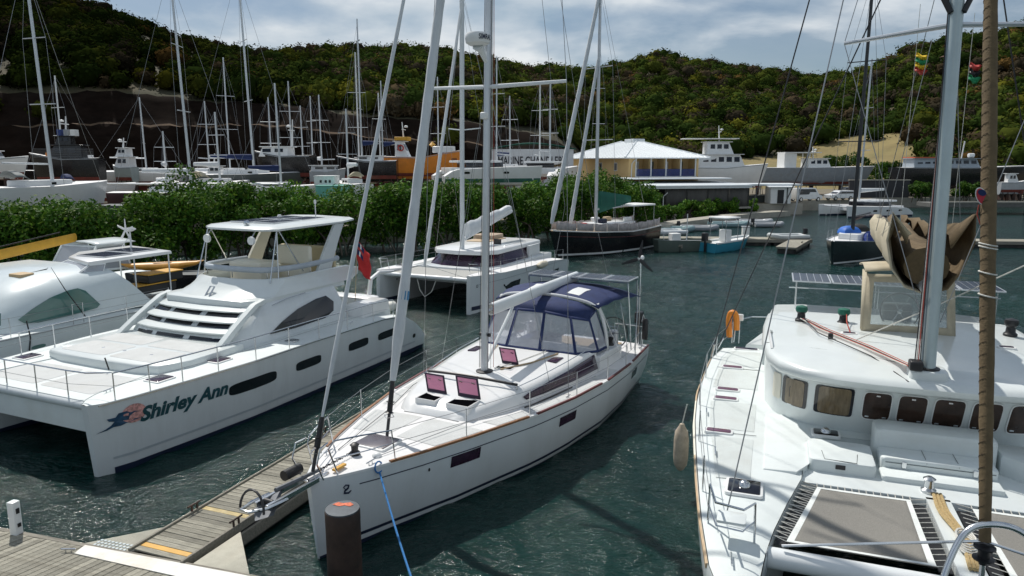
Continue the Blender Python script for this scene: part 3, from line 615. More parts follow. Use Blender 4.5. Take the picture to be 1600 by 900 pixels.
# radar dome in front of the mast on a bracket
rd = MB().lathe([(.0, -.17), (.2, -.165), (.29, -.11), (.31, -.02), (.31, .06), (.27, .12), (.12, .145), (0, .15)], (mx_(10.4) - .52, .0, 10.45), 24).build('radar_dome', whitep, mst)
MB().tube([(mx_(10) - .1, 0, 9.95), (mx_(10.4) - .35, 0, 10.2), (mx_(10.4) - .5, 0, 10.3)], [.05, .09, .16], 8).build('radar_bracket', aluw, rd)
text_mesh('SIMRAD', .17, 'radar_lettering', navyg, rd, lambda u, z: (mx_(10.4) - .52 + .316 * math.cos(R_(215 + 75 * u)), .316 * math.sin(R_(215 + 75 * u)), 10.44 - .04 + z), bold=.004)
MB().box(mx_(9.95) - .3, mx_(9.95) - .12, -.08, .08, 8.55, 8.72).build('steaming_light', whitep, mst, bevel=.03)
# boom with its furling slot
def boom():
    rings = []
    for i in range(9):
        t = i / 8; x = 6.85 + 5.95 * t; z = 3.62 + .05 * t; r = .13
        rings.append([(x, .105 * math.cos(a) * 1.0, z + .17 * math.copysign(abs(math.sin(a)) ** .7, math.sin(a))) for a in [2 * math.pi * k / 12 for k in range(12)]])
    return MB().loft(rings).build('boom', aluw, sloop)
bo = boom(); MB().box(6.84, 6.86, -.08, .08, 3.5, 3.75).build('boom_end_cap', steel, bo)
T('gooseneck', [(MX + .15, 0, 3.6), (6.88, 0, 3.62)], .04, steel, bo)
text_mesh('U.S. Bay', .16, 'boom_lettering', navyg, bo, lambda u, z: (9.15 + .62 * (1 - u) * -1 + .31, -.108, 3.60 + z * .9), bold=.003) if False else None
T('boom_vang', [(MX + .16, 0, 2.25), (8.1, 0, 3.46)], .045, aluw, sloop, 8)
T('mainsheet', [(9.6, -.15, 2.15), (9.5, 0, 3.45), (9.6, .15, 2.15)], .012, ropew, sloop)
for y in (-.5, .55): T('roof_line', [(MX + .2, y * .4, on_cr(6.7, 0, .03)), (7.6, y, on_cr(7.6, y, .03)), (8.75, y * 1.5, on_cr(8.75, y, .03))], .012, (ropew if y < 0 else ropet), sloop)
T('roof_line', [(MX + .25, -.35, on_cr(6.7, 0, .02)), (7.6, -.85, on_cr(7.6, .8, .03)), (8.7, -1.15, on_cr(8.7, 1.1, .03))], .022, teakl, sloop)
# headsails rolled on their stays
furled(sloop, (.30, 0, 2.75), (6.85, 0, 20.6), .042, sailg, 'furled_genoa', .2)
fj = furled(sloop, (2.50, 0, 2.85), (6.75, 0, 19.2), .11, sailg, 'furled_jib')
MB().tube([(2.95, 0, 4.55), (3.00, 0, 4.74)], .122, 10).build('sail_mark', M('blue_mark', (.05, .22, .42), .7), fj)
for nm, a, b in (('furler', (-.02, 0, 1.78), (.30, 0, 2.75)), ('furler', (2.24, 0, 1.68), (2.50, 0, 2.85))):
    a, b = Vector(a), Vector(b); f = T(nm, [a, b], .035, wired, sloop, 8)
    p = a.lerp(b, .42); q = a.lerp(b, .62); MB().tube([p, p.lerp(q, .1), p.lerp(q, .9), q], [.10, .06, .06, .10], 12).build('furler_drum', black, f)
    MB().tube([a.lerp(b, .35) + Vector((-.11, .0, 0)), a.lerp(b, .36) + Vector((0, .13, 0)), a.lerp(b, .37) + Vector((.11, 0, 0)), a.lerp(b, .36) + Vector((0, -.13, 0))], .009, 5, True).build('furler_cage', steel, f)
    MB().tube([q, b], [.055, .05], 8).build('furler_foil', black, f)
# bow: roller, anchor, bowsprit hoop, pulpit
br = MB().box(-1.30, .25, -.16, -.10, 1.60, 1.70).box(-1.30, .25, .10, .16, 1.60, 1.70).box(-.2, .3, -.10, .10, 1.62, 1.66).build('bow_roller', steel, sloop, bevel=.01)
MB().tube([(-1.12, -.10, 1.66), (-1.12, .10, 1.66)], .05, 10).build('roller_wheel', black, br)
T('bowsprit_hoop', [(-.9, -.22, 1.66), (-1.35, -.2, 1.68), (-1.62, -.05, 1.70), (-1.62, .12, 1.70), (-1.3, .22, 1.68), (-.9, .22, 1.66)], .03, steel, sloop, 8)
T('boarding_hoop', [(-1.5, -.28 + .0, 1.66)] + [(-1.5 + .05 * math.sin(a), -.0 - .28 * math.cos(a), 1.66 + .36 * math.sin(a)) for a in [math.pi * k / 10 for k in range(11)]], .022, wired, sloop, 6)
an = MB().tube([(.2, 0, 1.74), (-.95, 0, 1.80)], [.035, .045], 6)
an.add([(-.75, 0, 1.78), (-1.25, .24, 1.52), (-1.45, 0, 1.45), (-1.25, -.24, 1.52), (-.95, 0, 1.5)], [(0, 1, 2), (0, 2, 3), (0, 4, 1), (0, 3, 4), (1, 4, 2), (2, 4, 3)])
an.build('anchor', M('galvanised', (.13, .14, .155), .5, metal=.4, var=.25, scale=6), sloop)
MB().lathe([(.10, -.2), (.10, .2)], (-.35, .20, 1.86), 10, axis='x').build('rolled_fender', black, sloop)
ch = MB()
for k in range(13): ch.tube([(.2 + .075 * k + .03 * math.cos(a), .03 * math.sin(a) * (k % 2), 1.74 + .03 * math.sin(a) * ((k + 1) % 2)) for a in (0, 1.57, 3.14, 4.71)], .011, 4, True)
ch.build('anchor_chain', wired, sloop)
MB().lathe([(.11, 0), (.11, .05), (.07, .09), (.075, .19), (.10, .21), (.05, .25)], (1.18, .0, 1.66), 12).build('windlass', black, sloop)
MB().box(.3, .62, -.26, -.18, 1.70, 1.74).build('yellow_tag', yellow, sloop)
for s in (1, -1):
    T('pulpit', [(1.45, s * .80, 1.63), (1.33, s * .82, 2.27), (.75, s * .55, 2.32), (.25, s * .30, 2.34), (.14, s * .26, 2.2), (.32, s * .30, 1.66)], .0165, steel, sloop, 7)
    T('pulpit_rail', [(1.40, s * .82, 1.98), (.8, s * .56, 1.98), (.26, s * .29, 1.98)], .012, steel, sloop, 6)
    T('gate_step', [(-.05, s * .28, 1.68), (-.22, s * .30, 2.05), (-.12, s * .30, 2.32), (.12, s * .26, 2.34)], .017, steel, sloop, 6)
    P_ = [(u, s * (hm.off(u, hm.sh(u), s) - .06), hm.sh(u) + .02) for u in (3.15, 5.15, 7.2, 9.1, 10.7)]
    stanchions(sloop, P_, .64, .014, (.62, .34), None, ((1.35, s * .83, 1.66), (12.2, s * 2.4, 1.4)))
    T('stern_pushpit', [(11.9, s * 2.42, 1.4), (11.9, s * 2.42, 2.02), (12.7, s * 2.36, 2.04), (13.4, s * 2.2, 2.04), (13.4, s * 1.2, 2.04), (13.4, s * 1.2, 1.4)], .016, steel, sloop, 7)
    T('pushpit_post', [(12.7, s * 2.36, 1.4), (12.7, s * 2.36, 2.04)], .014, steel, sloop)
    T('pushpit_post', [(13.4, s * 2.2, 1.4), (13.4, s * 2.2, 2.04)], .014, steel, sloop)
    T('jackline', [(1.2, s * .45, 1.67), (3.7, s * 1.05, 1.66), (5.7, s * 1.75, 1.6), (9.0, s * 2.2, 1.5)], .008, ropek if s > 0 else wire, sloop, 5)
    for u in (1.0, 6.9, 12.9): cleat(sloop, (u, s * (hm.off(u, hm.sh(u), s) - .14), hm.sh(u) + .0), 0)
    winch(sloop, (9.45, s * 1.35, 2.10), 1.0); winch(sloop, (10.75, s * 2.0, 1.98), 1.25, black)
    # cockpit coaming and helm pedestal
    cm = MB().prism([(9.7, s * 1.5), (9.7, s * 2.05), (11.3, s * 2.12), (11.5, s * 2.1), (11.5, s * 1.6)], 1.3, 1.86, .08).build('cockpit_coaming', gel, sloop)
    MB().prism(rrect(10.2, 10.5, s * 1.9 - .12, s * 1.9 + .12, .03), 1.862, 1.872, .003).build('coaming_pad', deckm, cm)
    hp = MB().prism(rrect(12.3, 12.55, s * 1.5 - .15, s * 1.5 + .15, .08), 1.35, 2.05, .06).build('helm_pedestal', gel, sloop)
    T('pedestal_guard', [(12.28, s * 1.5 - .2, 1.5), (12.25, s * 1.5 - .2, 2.2), (12.25, s * 1.5 + .2, 2.2), (12.28, s * 1.5 + .2, 1.5)], .014, steel, hp)
    wheel(sloop, (12.2, s * 1.55, 2.0), .5, .2)
BX('cockpit_floor', (9.81, 13.3, -1.5, 1.5, 1.36, 1.42), teakl, sloop, 0)
tb = MB().box(10.2, 11.1, -.25, .25, 1.45, 2.02).build('cockpit_table', gel, sloop, bevel=.05)
MB().box(10.15, 11.15, -.30, .30, 2.03, 2.06).build('table_leaf', navy, tb, bevel=.02)
MB().box(10.0, 12.6, -1.45, -1.0, 1.43, 1.70).build('seat_cushion', navy, sloop, bevel=.05); MB().box(10.0, 12.6, 1.0, 1.45, 1.43, 1.70).build('seat_cushion', navy, sloop, bevel=.05)
# spray dodger: canvas roof, side wings and clear panes inside navy borders
dB = [(9.75, 1.86, 1.98), (8.95, 1.55, 2.03), (8.72, .55, 2.07), (8.72, -.55, 2.07), (8.95, -1.60, 2.03), (9.85, -1.95, 1.96)]
dT = [(9.95, 1.55, 2.98), (9.42, 1.20, 3.10), (9.30, .45, 3.18), (9.30, -.45, 3.18), (9.42, -1.22, 3.06), (9.95, -1.60, 2.90)]
dg_ = MB(); 
def mixp(a, b, t): return tuple(a[i] + (b[i] - a[i]) * t for i in range(3))
def pane(a0, a1, b0, b1, e=.07, ee=.07):
    """returns (frame quads, glass quad) of a panel with corners a0,a1 (bottom) b0,b1 (top)"""
    L = (Vector(a1) - Vector(a0)).length; Hh = (Vector(b0) - Vector(a0)).length; s, t = e / L, ee / Hh
    def p(u, v): return mixp(mixp(a0, a1, u), mixp(b0, b1, u), v)
    o = [p(0, 0), p(1, 0), p(1, 1), p(0, 1)]; i = [p(s, t), p(1 - s, t), p(1 - s, 1 - t), p(s, 1 - t)]
    return o + i, [(0, 1, 5, 4), (1, 2, 6, 5), (2, 3, 7, 6), (3, 0, 4, 7)], i
dod = thing
dm = MB(); gl = []
for i in range(5):
    v, f, g = pane(dB[i], dB[i + 1], dT[i], dT[i + 1], .05, .085); dm.add(v, f); gl.append(g)
roofrow = [(10.35, 1.55, 3.22), (10.2, 1.1, 3.36), (10.15, .45, 3.44), (10.15, -.45, 3.44), (10.2, -1.15, 3.34), (10.35, -1.62, 3.16)]
dm.loft([dT, [mixp(a, (b[0], b[1], b[2] + .06), .5) for a, b in zip(dT, roofrow)], roofrow], False, False, False)
DG = dm.build('spray_dodger', navy, sloop, 60, solid=.02)
for g in gl: MB().add(g, [(0, 1, 2, 3)]).build('dodger_pane', vinyl, DG, 0, solid=.004)
for s in (1, -1):
    v, f, g = pane((9.85, s * 1.95, 1.96), (10.55, s * 2.0, 1.95), (9.95, s * 1.58, 2.95), (10.4, s * 1.62, 3.16), .06, .07)
    MB().add(v, f).build('dodger_wing', navy, DG, 60, solid=.02); MB().add(g, [(0, 1, 2, 3)]).build('wing_pane', vinyl, DG, 0, solid=.004)
    MB().loft([[(10.45 + .12 * k, s * (1.98 - .35 * t ** 2), 1.86 + 1.42 * t) for k in (0, 1)] for t in [i / 8 for i in range(9)]], False, False, False).build('arch_leg', gel, sloop, solid=.07)
MB().tube(spl([(10.44, 1.70, 3.16), (10.3, 1.35, 3.36), (10.22, .7, 3.46), (10.22, 0, 3.49), (10.22, -.7, 3.46), (10.3, -1.38, 3.34), (10.44, -1.72, 3.14)], 5), .045, 8).build('dodger_arch', gel, sloop)
# bimini over the cockpit
def bim(a, b):
    x = 10.3 + 2.75 * a; y = (b - .5) * 2 * (1.75 + .45 * a)
    return (x, y, 3.47 + .12 * math.sin(math.pi * a) - .30 * abs(b * 2 - 1) ** 2.6 + .02 * math.sin(a * 23 + b * 5) * abs(b * 2 - 1) - .05 * a)
BM = MB().grid(bim, 18, 16).build('bimini', navy, sloop, 60, solid=.02)
for y0, y1, x0, x1 in ((.28, .36, .12, .42), (.66, .74, .12, .42)):
    MB().grid(lambda a, b: tuple(np.array(bim(x0 + (x1 - x0) * a, 1 - (y0 + (y1 - y0) * b * 1.4))) + np.array((0, 0, .015))), 6, 4).build('bimini_window', whitep, BM, 60)
for s in (1, -1):
    for x in (10.5, 11.7, 12.9):
        T('bimini_frame', [(11.6 + (x - 11.7) * .5, s * 2.3, 1.5), (x, s * (1.75 + .45 * (x - 10.3) / 2.75 - .02), 3.12)], .0125, steel, sloop)
for k, (x0, x1, y0, y1) in enumerate(((12.05, 13.05, -2.1, -1.25), (12.05, 13.05, -1.2, -.35), (12.05, 13.05, -.3, .55), (12.05, 13.05, .6, 1.45))): solar_panel(sloop, x0, x1, y0, y1, 3.74)
T('solar_frame', [(12.1, -2.1, 3.70), (12.1, 1.45, 3.70), (13.0, 1.45, 3.70), (13.0, -2.1, 3.70)], .018, steel, sloop, 6, True)
for s, y in ((1, 1.45), (-1, -2.05)):
    T('solar_post', [(13.2, y, 1.5), (13.05, y, 3.70)], .02, steel, sloop)
    T('solar_post', [(12.3, y * 1.05, 1.5), (12.1, y, 3.70)], .02, steel, sloop)
# wind generator on its pole at the stern
wg = T('wind_generator_pole', [(13.25, -2.1, 1.4), (13.25, -2.1, 4.3)], .028, steel, sloop, 8)
MB().lathe([(0, -.22), (.06, -.2), (.09, -.05), (.08, .12), (.03, .2)], (13.25, -2.1, 4.37), 12, axis='x').build('generator_body', whitep, wg)
for k in range(3):
    a = R_(100 + 120 * k); d = Vector((0, math.cos(a), math.sin(a))); e = Vector((0, -math.sin(a), math.cos(a))); c = Vector((13.02, -2.1, 4.37))
    rings = [[c + d * r + e * (wd * q) + Vector((th * q2, 0, 0)) for q, q2 in ((-.5, .3), (0, .5), (.5, -.3), (0, -.5))] for r, wd, th in ((.04, .08, .05), (.15, .13, .05), (.4, .10, .03), (.62, .04, .012))]
    MB().loft(rings).build('turbine_blade', black, wg)
# outboard motor clamped on the stern rail
ob = MB().prism(rrect(13.42, 13.78, -2.12, -1.86, .08), 2.12, 2.5, .07).build('outboard_motor', black, sloop)
MB().box(13.5, 13.66, -2.06, -1.94, 1.5, 2.11).box(13.47, 13.8, -2.05, -1.95, 1.42, 1.47).build('outboard_leg', dgreyh, ob, bevel=.02)
T('motor_strap', [(13.42, -2.14, 2.2), (13.6, -2.14, 2.4), (13.79, -2.14, 2.22)], .012, whitep, ob)
MB().lathe([(.09, -.35), (.1, -.3), (.1, .3), (.05, .36)], (13.3, -2.3, 1.98), 10).build('horseshoe_case', black, sloop)
# blue mooring line from the bow cleat to below the frame
p0 = Vector((1.05, -.74, 1.70))
T('mooring_eye', [(1.02 + .11 * math.cos(a), -.72 + .02 * math.sin(a), 1.60 + .11 * math.sin(a)) for a in [2 * math.pi * k / 12 for k in range(12)]], .016, ropeb, sloop, 6, True)

wend = atz(668, 975, .9); ca, sa = math.cos(MANG), math.sin(MANG)
def sw(p): return Vector((MB_BOW.x + p[0] * ca - p[1] * sa, MB_BOW.y + p[0] * sa + p[1] * ca, p[2]))
a_ = sw((1.02, -.74, 1.5)); ml = []
for i in range(25):
    t = i / 24; p = a_.lerp(wend, t); p.z -= .12 * math.sin(math.pi * t); ml.append(p)
tag(MB().tube(ml, .019, 6).build('mooring_line', ropeb), 'blue mooring rope running from the centre sloop bow towards the camera', 'rope')
# ------------------------------------------------------------------ power catamaran with the name on its bow
PC = thing('power_catamaran', 'white power catamaran with flybridge and cursive name on its bow', 'motor yacht', (-10.11, 16.37, 0), R_(66))
def cat_hulls(root, L, spacing, outer, inner, sh, w0, mat, deck, rake=.1, zk=-.5, power=2.2, n=30, deckm_=None, sr=0, anti=None, boot=None, sides=(0, 1)):
    """two hulls: centre lines at Y=0 (its outer side is -Y) and Y=spacing (outer side is +Y)"""
    hs = []
    for k in sides:
        h = Hull(L, inner if k == 0 else outer, sh, w0, outer if k == 0 else inner, 0 if k == 0 else spacing, rake, zk, power, sr)
        o = h.hull('hull', mat, root, n); h.deck('hull_deck', deck, root, .03, .012, n)
        side = -1 if k == 0 else 1
        if anti: 
            for s_ in (1, -1): h.patch('antifouling', anti, o, .3, L - .05, -.3, .13, s_, .02, 60, 2)
        if boot:
            for s_ in (1, -1): h.patch('boot_stripe', boot, o, .2, L - .1, .12, .2, s_, .004, 30, 1)
        hs.append((h, o, side))
    return hs
pcm = M('gelcoat_motor_yacht', (.66, .70, .71), .25, var=.03, coat=.4, dirt=.22, dirtcol=(.42, .43, .4), stretch=(2, 2, .35))
OUT = [(0, .10), (.12, .28), (.7, .50), (2.45, .72), (4.5, .92), (7.5, .95), (11, .98), (14, .98)]
INN = [(0, .10), (.12, .28), (.7, .50), (2.45, .72), (4.5, .85), (14, .85)]
hp = cat_hulls(PC, 13.9, 5.4, OUT, INN, [(0, 1.80), (.6, 1.83), (7, 1.82), (11, 1.76), (12.3, 1.62), (13.2, 1.15), (13.9, .55)], [(0, .75), (3, .8), (8, .85), (14, .85)], pcm, deckg, .12, -.5, 1.5, 34, anti=navyg)
PH_ = hp[0][0]; PHo = hp[0][1]
for h, o, side in hp:
    for u0, u1, z0, z1 in ((3.55, 5.35, .98, 1.32), (6.2, 7.4, 1.0, 1.30), (8.85, 10.0, 1.0, 1.30), (10.6, 12.0, .98, 1.27)):
        h.port('hull_window', dglass, o, u0, u1, z0, z1, side, .010, 0, 4.5)
    h.strip('rub_rail', steel, PC, .15, 12.2, side, .03, .035, 30, -.035, .02)
    h.patch('chine_line', M('chine_shadow_grey', (.42, .47, .5), .4), o, .3, 13.2, .34, .40, side, .012, 30, 1)
    h.port('exhaust', black, o, 13.0, 13.2, .55, .72, side, .01, 0, 2.5)
# name and emblem on the visible bow
def onh(u, z, o=.014): return PH_.P(u, z, -1, o)
nmat = M('name_lettering', (.006, .06, .075), .5, var=.3, scale=8)
text_mesh('Shirley Ann', .5, 'name_lettering', nmat, PHo, lambda u, z: onh(.98 + 2.55 * u, 1.12 + z * 1.0), shear=.32, bold=.02)
disc = MB().loft([[onh(.86 + .30 * s_ * math.cos(a), 1.39 + .24 * s_ * math.sin(a), .009) for a in [2 * math.pi * k / 20 for k in range(20)]] for s_ in (1, .5, .1)], True, False, True).build('emblem_disc', M('emblem_sun', (.60, .30, .27), .6, var=.5, scale=14), PHo)
bird = [(-.10, 1.07), (.12, 1.15), (.25, 1.22), (.33, 1.30), (.22, 1.33), (.18, 1.40), (.36, 1.40), (.43, 1.49), (.60, 1.50), (.68, 1.44), (.80, 1.45), (.92, 1.40), (.78, 1.42), (.66, 1.36), (.62, 1.27), (.80, 1.25), (.95, 1.23), (.78, 1.22), (.58, 1.20), (.45, 1.16), (.3, 1.17), (.15, 1.12)]
MB().add([onh(max(.05, u + .08), z, .016) for u, z in bird], [tuple(range(len(bird)))]).build('emblem_bird', M('emblem_blue', (.015, .06, .12), .5, var=.5, scale=12), PHo, 0)
# foredeck, trunk, bridge
PR('foredeck', [(.12, .2), (.12, 5.2), (2, 5.5), (4, 5.6), (12.2, 5.6), (12.2, -.2), (4, -.2), (2, -.1)], 1.0, 1.80, deckg, PC, .03)
MB().tube([(.16, .15, 1.66), (.16, 5.25, 1.66)], .12, 10).build('bow_beam', pcm, PC)
def trunk_poly(): return [(2.35, .45), (2.2, 1.2), (2.15, 2.7), (2.2, 4.2), (2.35, 4.95), (3.2, 5.25), (5.2, 5.2), (5.2, .2), (3.2, .15)]
PR('forward_trunk', trunk_poly(), 1.8, 2.06, gelg, PC, .10)
# deckhouse: sloping front with big louvre slats
dh = MB(); rings = []
for z, xf, yin in ((1.81, 4.75, .30), (2.2, 5.05, .35), (2.6, 5.55, .48), (2.95, 6.1, .62), (3.08, 6.4, .75)):
    y0, y1 = yin, 5.4 - yin
    rings.append([(xf + .55, y0, z), (xf + .12, y0 + .25, z), (xf, y0 + .9, z), (xf - .06, 2.7, z), (xf, y1 - .9, z), (xf + .12, y1 - .25, z), (xf + .55, y1, z), (10.5 - (z - 1.8) * .25, y1, z), (10.5 - (z - 1.8) * .25, y0, z)])
DH = dh.loft(rings).build('deckhouse', pcm, PC, 35)
def frontp(y, z, o=0):
    xf = float(np.interp(z, [1.81, 2.2, 2.6, 2.95, 3.08], [4.75, 5.05, 5.55, 6.1, 6.4])); yin = float(np.interp(z, [1.81, 2.2, 2.6, 2.95, 3.08], [.3, .35, .48, .62, .75]))
    d = abs(y - 2.7); hw = 2.7 - yin; x = float(np.interp(d, [0, hw - .9, hw - .25, hw], [xf - .06, xf, xf + .12, xf + .55])); return (x - o, y, z + o * .6)
for z0, z1 in ((2.06, 2.31), (2.38, 2.58), (2.64, 2.84)):
    for y0, y1 in ((.95, 2.15), (2.4, 3.6), (3.8, 4.55)): MB().grid(lambda a, b: frontp(y0 + (y1 - y0) * a, z0 + (z1 - z0) * b, .012), 8, 1).build('windscreen_pane', dglass, DH, 0)
for zc, pr_ in ((2.36, .30), (2.63, .30), (2.89, .30)):
    rings = []
    for i in range(17):
        y = .72 + 3.96 * i / 16; p = frontp(y, zc); e = .35 + .65 * math.sin(math.pi * min(1, max(0, (i + 1) / 18))) ** .3
        rings.append([(p[0] + .05, y, zc - .03), (p[0] - pr_ * e, y, zc - .10), (p[0] - pr_ * e - .02, y, zc - .05), (p[0] - pr_ * .6 * e, y, zc + .0), (p[0] + .1, y, zc + .05)])
    MB().loft(rings).build('louvre_slat', gelg, PC, 50)
for y in (.55, 4.85):
    s = 1 if y > 2 else -1
    MB().loft([[(4.45 + t * 1.9 + .22 * q[0], y + s * (.02 - .10 * t) + .10 * q[1], 1.86 + 1.24 * t ** .85 + .05 * q[0]) for q in ((-1, -1), (1, -1), (1, 1), (-1, 1))] for t in [i / 8 for i in range(9)]]).build('louvre_frame', gelg, PC, 50)
PR('brow', [(6.05, 1.1), (5.95, 2.7), (6.05, 4.3), (6.4, 4.75), (10.9, 4.7), (10.9, .7), (6.4, .65)], 2.93, 3.13, gelg, PC, .08)
for s, y in ((-1, .40), (1, 5.0)):   # big side window
    P_ = [(6.45, 2.05), (7.1, 2.32), (8.0, 2.58), (9.0, 2.74), (9.55, 2.76), (9.85, 2.5), (9.7, 2.2), (9.2, 2.03), (7.6, 2.0)]
    MB().add([(u, (2.7 + s * (2.7 - float(np.interp(z, [1.81, 2.2, 2.6, 2.95], [.3, .35, .48, .62])))) + s * .03, z) for u, z in P_], [tuple(range(len(P_)))]).build('side_window', dglass, DH, 0, solid=.03)
    T('grab_rail', [(6.9, y - s * .20 + s * .02, 2.88), (7.6, y - s * .22 + s * .02, 2.98), (8.6, y - s * .24 + s * .02, 3.02)], .014, steel, PC)
# flybridge
fl = MB(); rings = []
for z, g, xf in ((3.10, 0, 6.15), (3.28, .10, 6.55), (3.45, .16, 6.85), (3.60, .18, 7.02), (3.63, .24, 7.12)):
    k_ = (z - 3.1) * .5; rings.append([(xf, 2.0, z), (xf + .25, 1.2 + g * .4, z), (xf + .9, .66 + g, z), (11.3, .66 + g, z), (12.6, 1.3, z - k_), (12.6, 4.1, z - k_), (11.3, 4.74 - g, z), (xf + .9, 4.74 - g, z), (xf + .25, 4.2 - g * .4, z), (xf, 3.4, z)])
FB = fl.loft(rings, True, True, False).build('flybridge', gelg, PC, 35)
PR('flybridge_floor', [(7.2, 1.4), (7.2, 4.0), (12.3, 4.0), (12.3, 1.4)], 3.2, 3.25, gelc, FB, 0)
MB().tube(spl([(11.0, 1.05, 3.92), (9.2, 1.02, 3.88), (8.2, 1.05, 3.90), (7.6, 1.35, 3.90), (7.4, 2.0, 3.90), (7.4, 3.4, 3.90), (7.6, 4.05, 3.90), (8.2, 4.35, 3.90), (9.8, 4.38, 3.88)], 5), .10, 9).build('padded_rail', rubber if False else M('pale_blue_pad', (.42, .47, .52), .6), PC)
for p in ((7.6, 1.35), (8.3, 1.05), (9.4, 1.03), (10.6, 1.04), (7.6, 4.05), (8.5, 4.35), (7.4, 2.7)): T('rail_post', [(p[0], p[1], 3.60), (p[0], p[1], 3.88)], .016, steel, PC)
PR('helm_console', [(8.0, 2.0), (8.0, 3.4), (8.5, 3.6), (8.9, 3.4), (8.9, 2.0)], 3.26, 4.05, gelc, PC, .1)
PR('helm_seat', rrect(9.1, 9.75, 1.2, 2.7, .12), 3.26, 3.75, gelc, PC, .06); MB().box(9.62, 9.80, 1.2, 2.7, 3.76, 4.5).build('seat_back', gelc, PC, bevel=.08)
MB().box(11.2, 11.4, 1.4, 4.0, 3.26, 4.3).build('lounge_back', M('tan_seat', (.55, .47, .30), .7), PC, bevel=.06)
# hardtop on two raked arches and tubes
ht = MB(); rings = []
for z, e in ((5.17, .12), (5.20, 0), (5.26, 0), (5.33, .12), (5.36, .4)):
    rings.append([(7.55 + e * 1.3, 2.7, z), (7.62 + e, 1.5 + e * .5, z), (7.95 + e, 1.05 + e, z), (11.3 - e, .98 + e, z + .02), (12.25 - e, 1.15 + e, z + .05), (12.35 - e, 2.7, z + .07), (12.25 - e, 4.25 - e, z + .05), (11.3 - e, 4.42 - e, z + .02), (7.95 + e, 4.35 - e, z), (7.62 + e, 3.9 - e * .5, z)])
HT = ht.loft(rings).build('hardtop', gelg, PC, 35)
for x0, y0 in ((8.5, 1.75), (8.5, 2.8), (10.0, 1.75), (10.0, 2.8)): solar_panel(HT, x0, x0 + 1.35, y0, y0 + .95, 5.372)
for s, y in ((-1, 1.0), (1, 4.4)):
    MB().loft([[(10.0 + 1.15 * t ** 1.2 + q[0] * (.42 - .16 * t), y + .05 * q[1] - s * .05 * t, 3.3 + 1.9 * t) for q in ((-1, -1), (1, -1), (1, 1), (-1, 1))] for t in [i / 8 for i in range(9)]]).build('hardtop_arch', pcm if y < 2 else gelc, PC, 40)
    for a, b in (((7.4, y + s * -.05, 3.5), (7.95, y - s * .15, 5.2)), ((7.75, y, 3.5), (7.95, y - s * .15, 5.2)), ((9.0, y, 3.7), (8.05, y - s * .15, 5.2))): T('hardtop_strut', [a, b], .022, steel, PC, 7)
for y in (1.85, 3.85):
    b = MB().lathe([(0, -.05), (.14, -.045), (.15, .03), (.05, .06)], (7.5, y, 4.88), 14, axis='x').build('spotlight', whitep, PC)
    T('spotlight_arm', [(7.52, y, 4.98), (7.7, y, 5.17)], .018, steel, b)
MB().lathe([(0, -.09), (.09, -.06), (.09, .06), (0, .09)], (7.9, 2.4, 5.42), 12, axis='x').build('search_light', steel, HT)
MB().lathe([(.02, 0), (.02, .5), (.05, .52), (.05, .62), (.0, .68)], (11.4, 2.3, 5.40), 8).build('antenna', whitep, HT)
MB().lathe([(.06, 0), (.09, .05), (.05, .12)], (10.3, 3.1, 5.42), 10).build('gps_dome', whitep, HT)
T('fold_step', [(6.25, 2.6, 3.14), (6.5, 2.6, 3.42), (6.52, 2.8, 3.42), (6.27, 2.8, 3.14)], .03, steel, PC)
# aft cockpit, davits, tender
PR('aft_deck', rrect(10.5, 13.6, .4, 5.0, .2), 1.0, 1.55, deckg, PC, .03)
PR('cockpit_settee', rrect(12.3, 13.1, .6, 4.8, .15), 1.56, 2.15, gel, PC, .08)
PR('stair_moulding', [(10.6, -.3), (10.6, .5), (12.4, .45), (12.4, -.25)], 1.78, 2.25, gel, PC, .15)
for y in (1.2, 4.2): T('davit', [(13.0, y, 1.5), (13.3, y, 2.75), (13.9, y, 2.95), (15.0, y, 2.85)], [.09, .09, .08, .05], gel, PC, 8)
td = thing('tender', 'small pale inflatable tender hung behind the power catamaran', 'dinghy', PC.location + Vector((math.cos(R_(66)) * 14.4 - math.sin(R_(66)) * 2.7, math.sin(R_(66)) * 14.4 + math.cos(R_(66)) * 2.7, 1.3)), R_(66))
MB().tube(spl([(.55, 1.6, 0), (.55, -1.0, 0), (.3, -1.6, .1), (-.3, -1.6, .1), (-.55, -1.0, 0), (-.55, 1.6, 0)], 5), .2, 10).build('tube', M('hypalon_pale', (.62, .62, .57), .6), td)
MB().box(-.5, .5, -1.3, 1.5, -.12, -.02).build('floor', rubber, td); MB().box(-.2, .2, 1.55, 1.95, -.05, .45).build('outboard', whitep, td, bevel=.08)
# rails, hatches, cleats
for h, o, side in hp:
    pts = [(u, h.yc + side * (h.off(u, h.sh(u), side) - .07), h.sh(u) + .0) for u in (.45, 1.3, 2.2, 3.3, 4.6, 6.0, 7.4, 8.9, 10.4, 11.7)]
    for p in pts: T('stanchion', [p, (p[0], p[1], p[2] + .66)], .016, steel, PC)
    T('guard_rail', [(p[0], p[1], p[2] + .66) for p in pts], .018, steel, PC); T('guard_wire', [(p[0], p[1], p[2] + .34) for p in pts], .006, wire, PC, 5)
    for u in (1.7, 3.7): hatch_closed(PC, u, u + .62, h.yc - .28, h.yc + .28, 1.845)
    MB().prism(rrect(6.5, 6.9, h.yc - .32 * 1 + side * .25, h.yc + .1 + side * .25, .15), 1.83, 1.865, .008).build('deck_plate', steel, PC)
    cleat(PC, (.75, h.yc - side * .3, 1.84), .2, .16); cleat(PC, (9.5, h.yc + side * .6, 1.84), .2, .16)
for y in (1.0, 2.2, 3.4, 4.6): T('stanchion', [(.2, y, 1.8), (.2, y, 2.46)], .016, steel, PC)
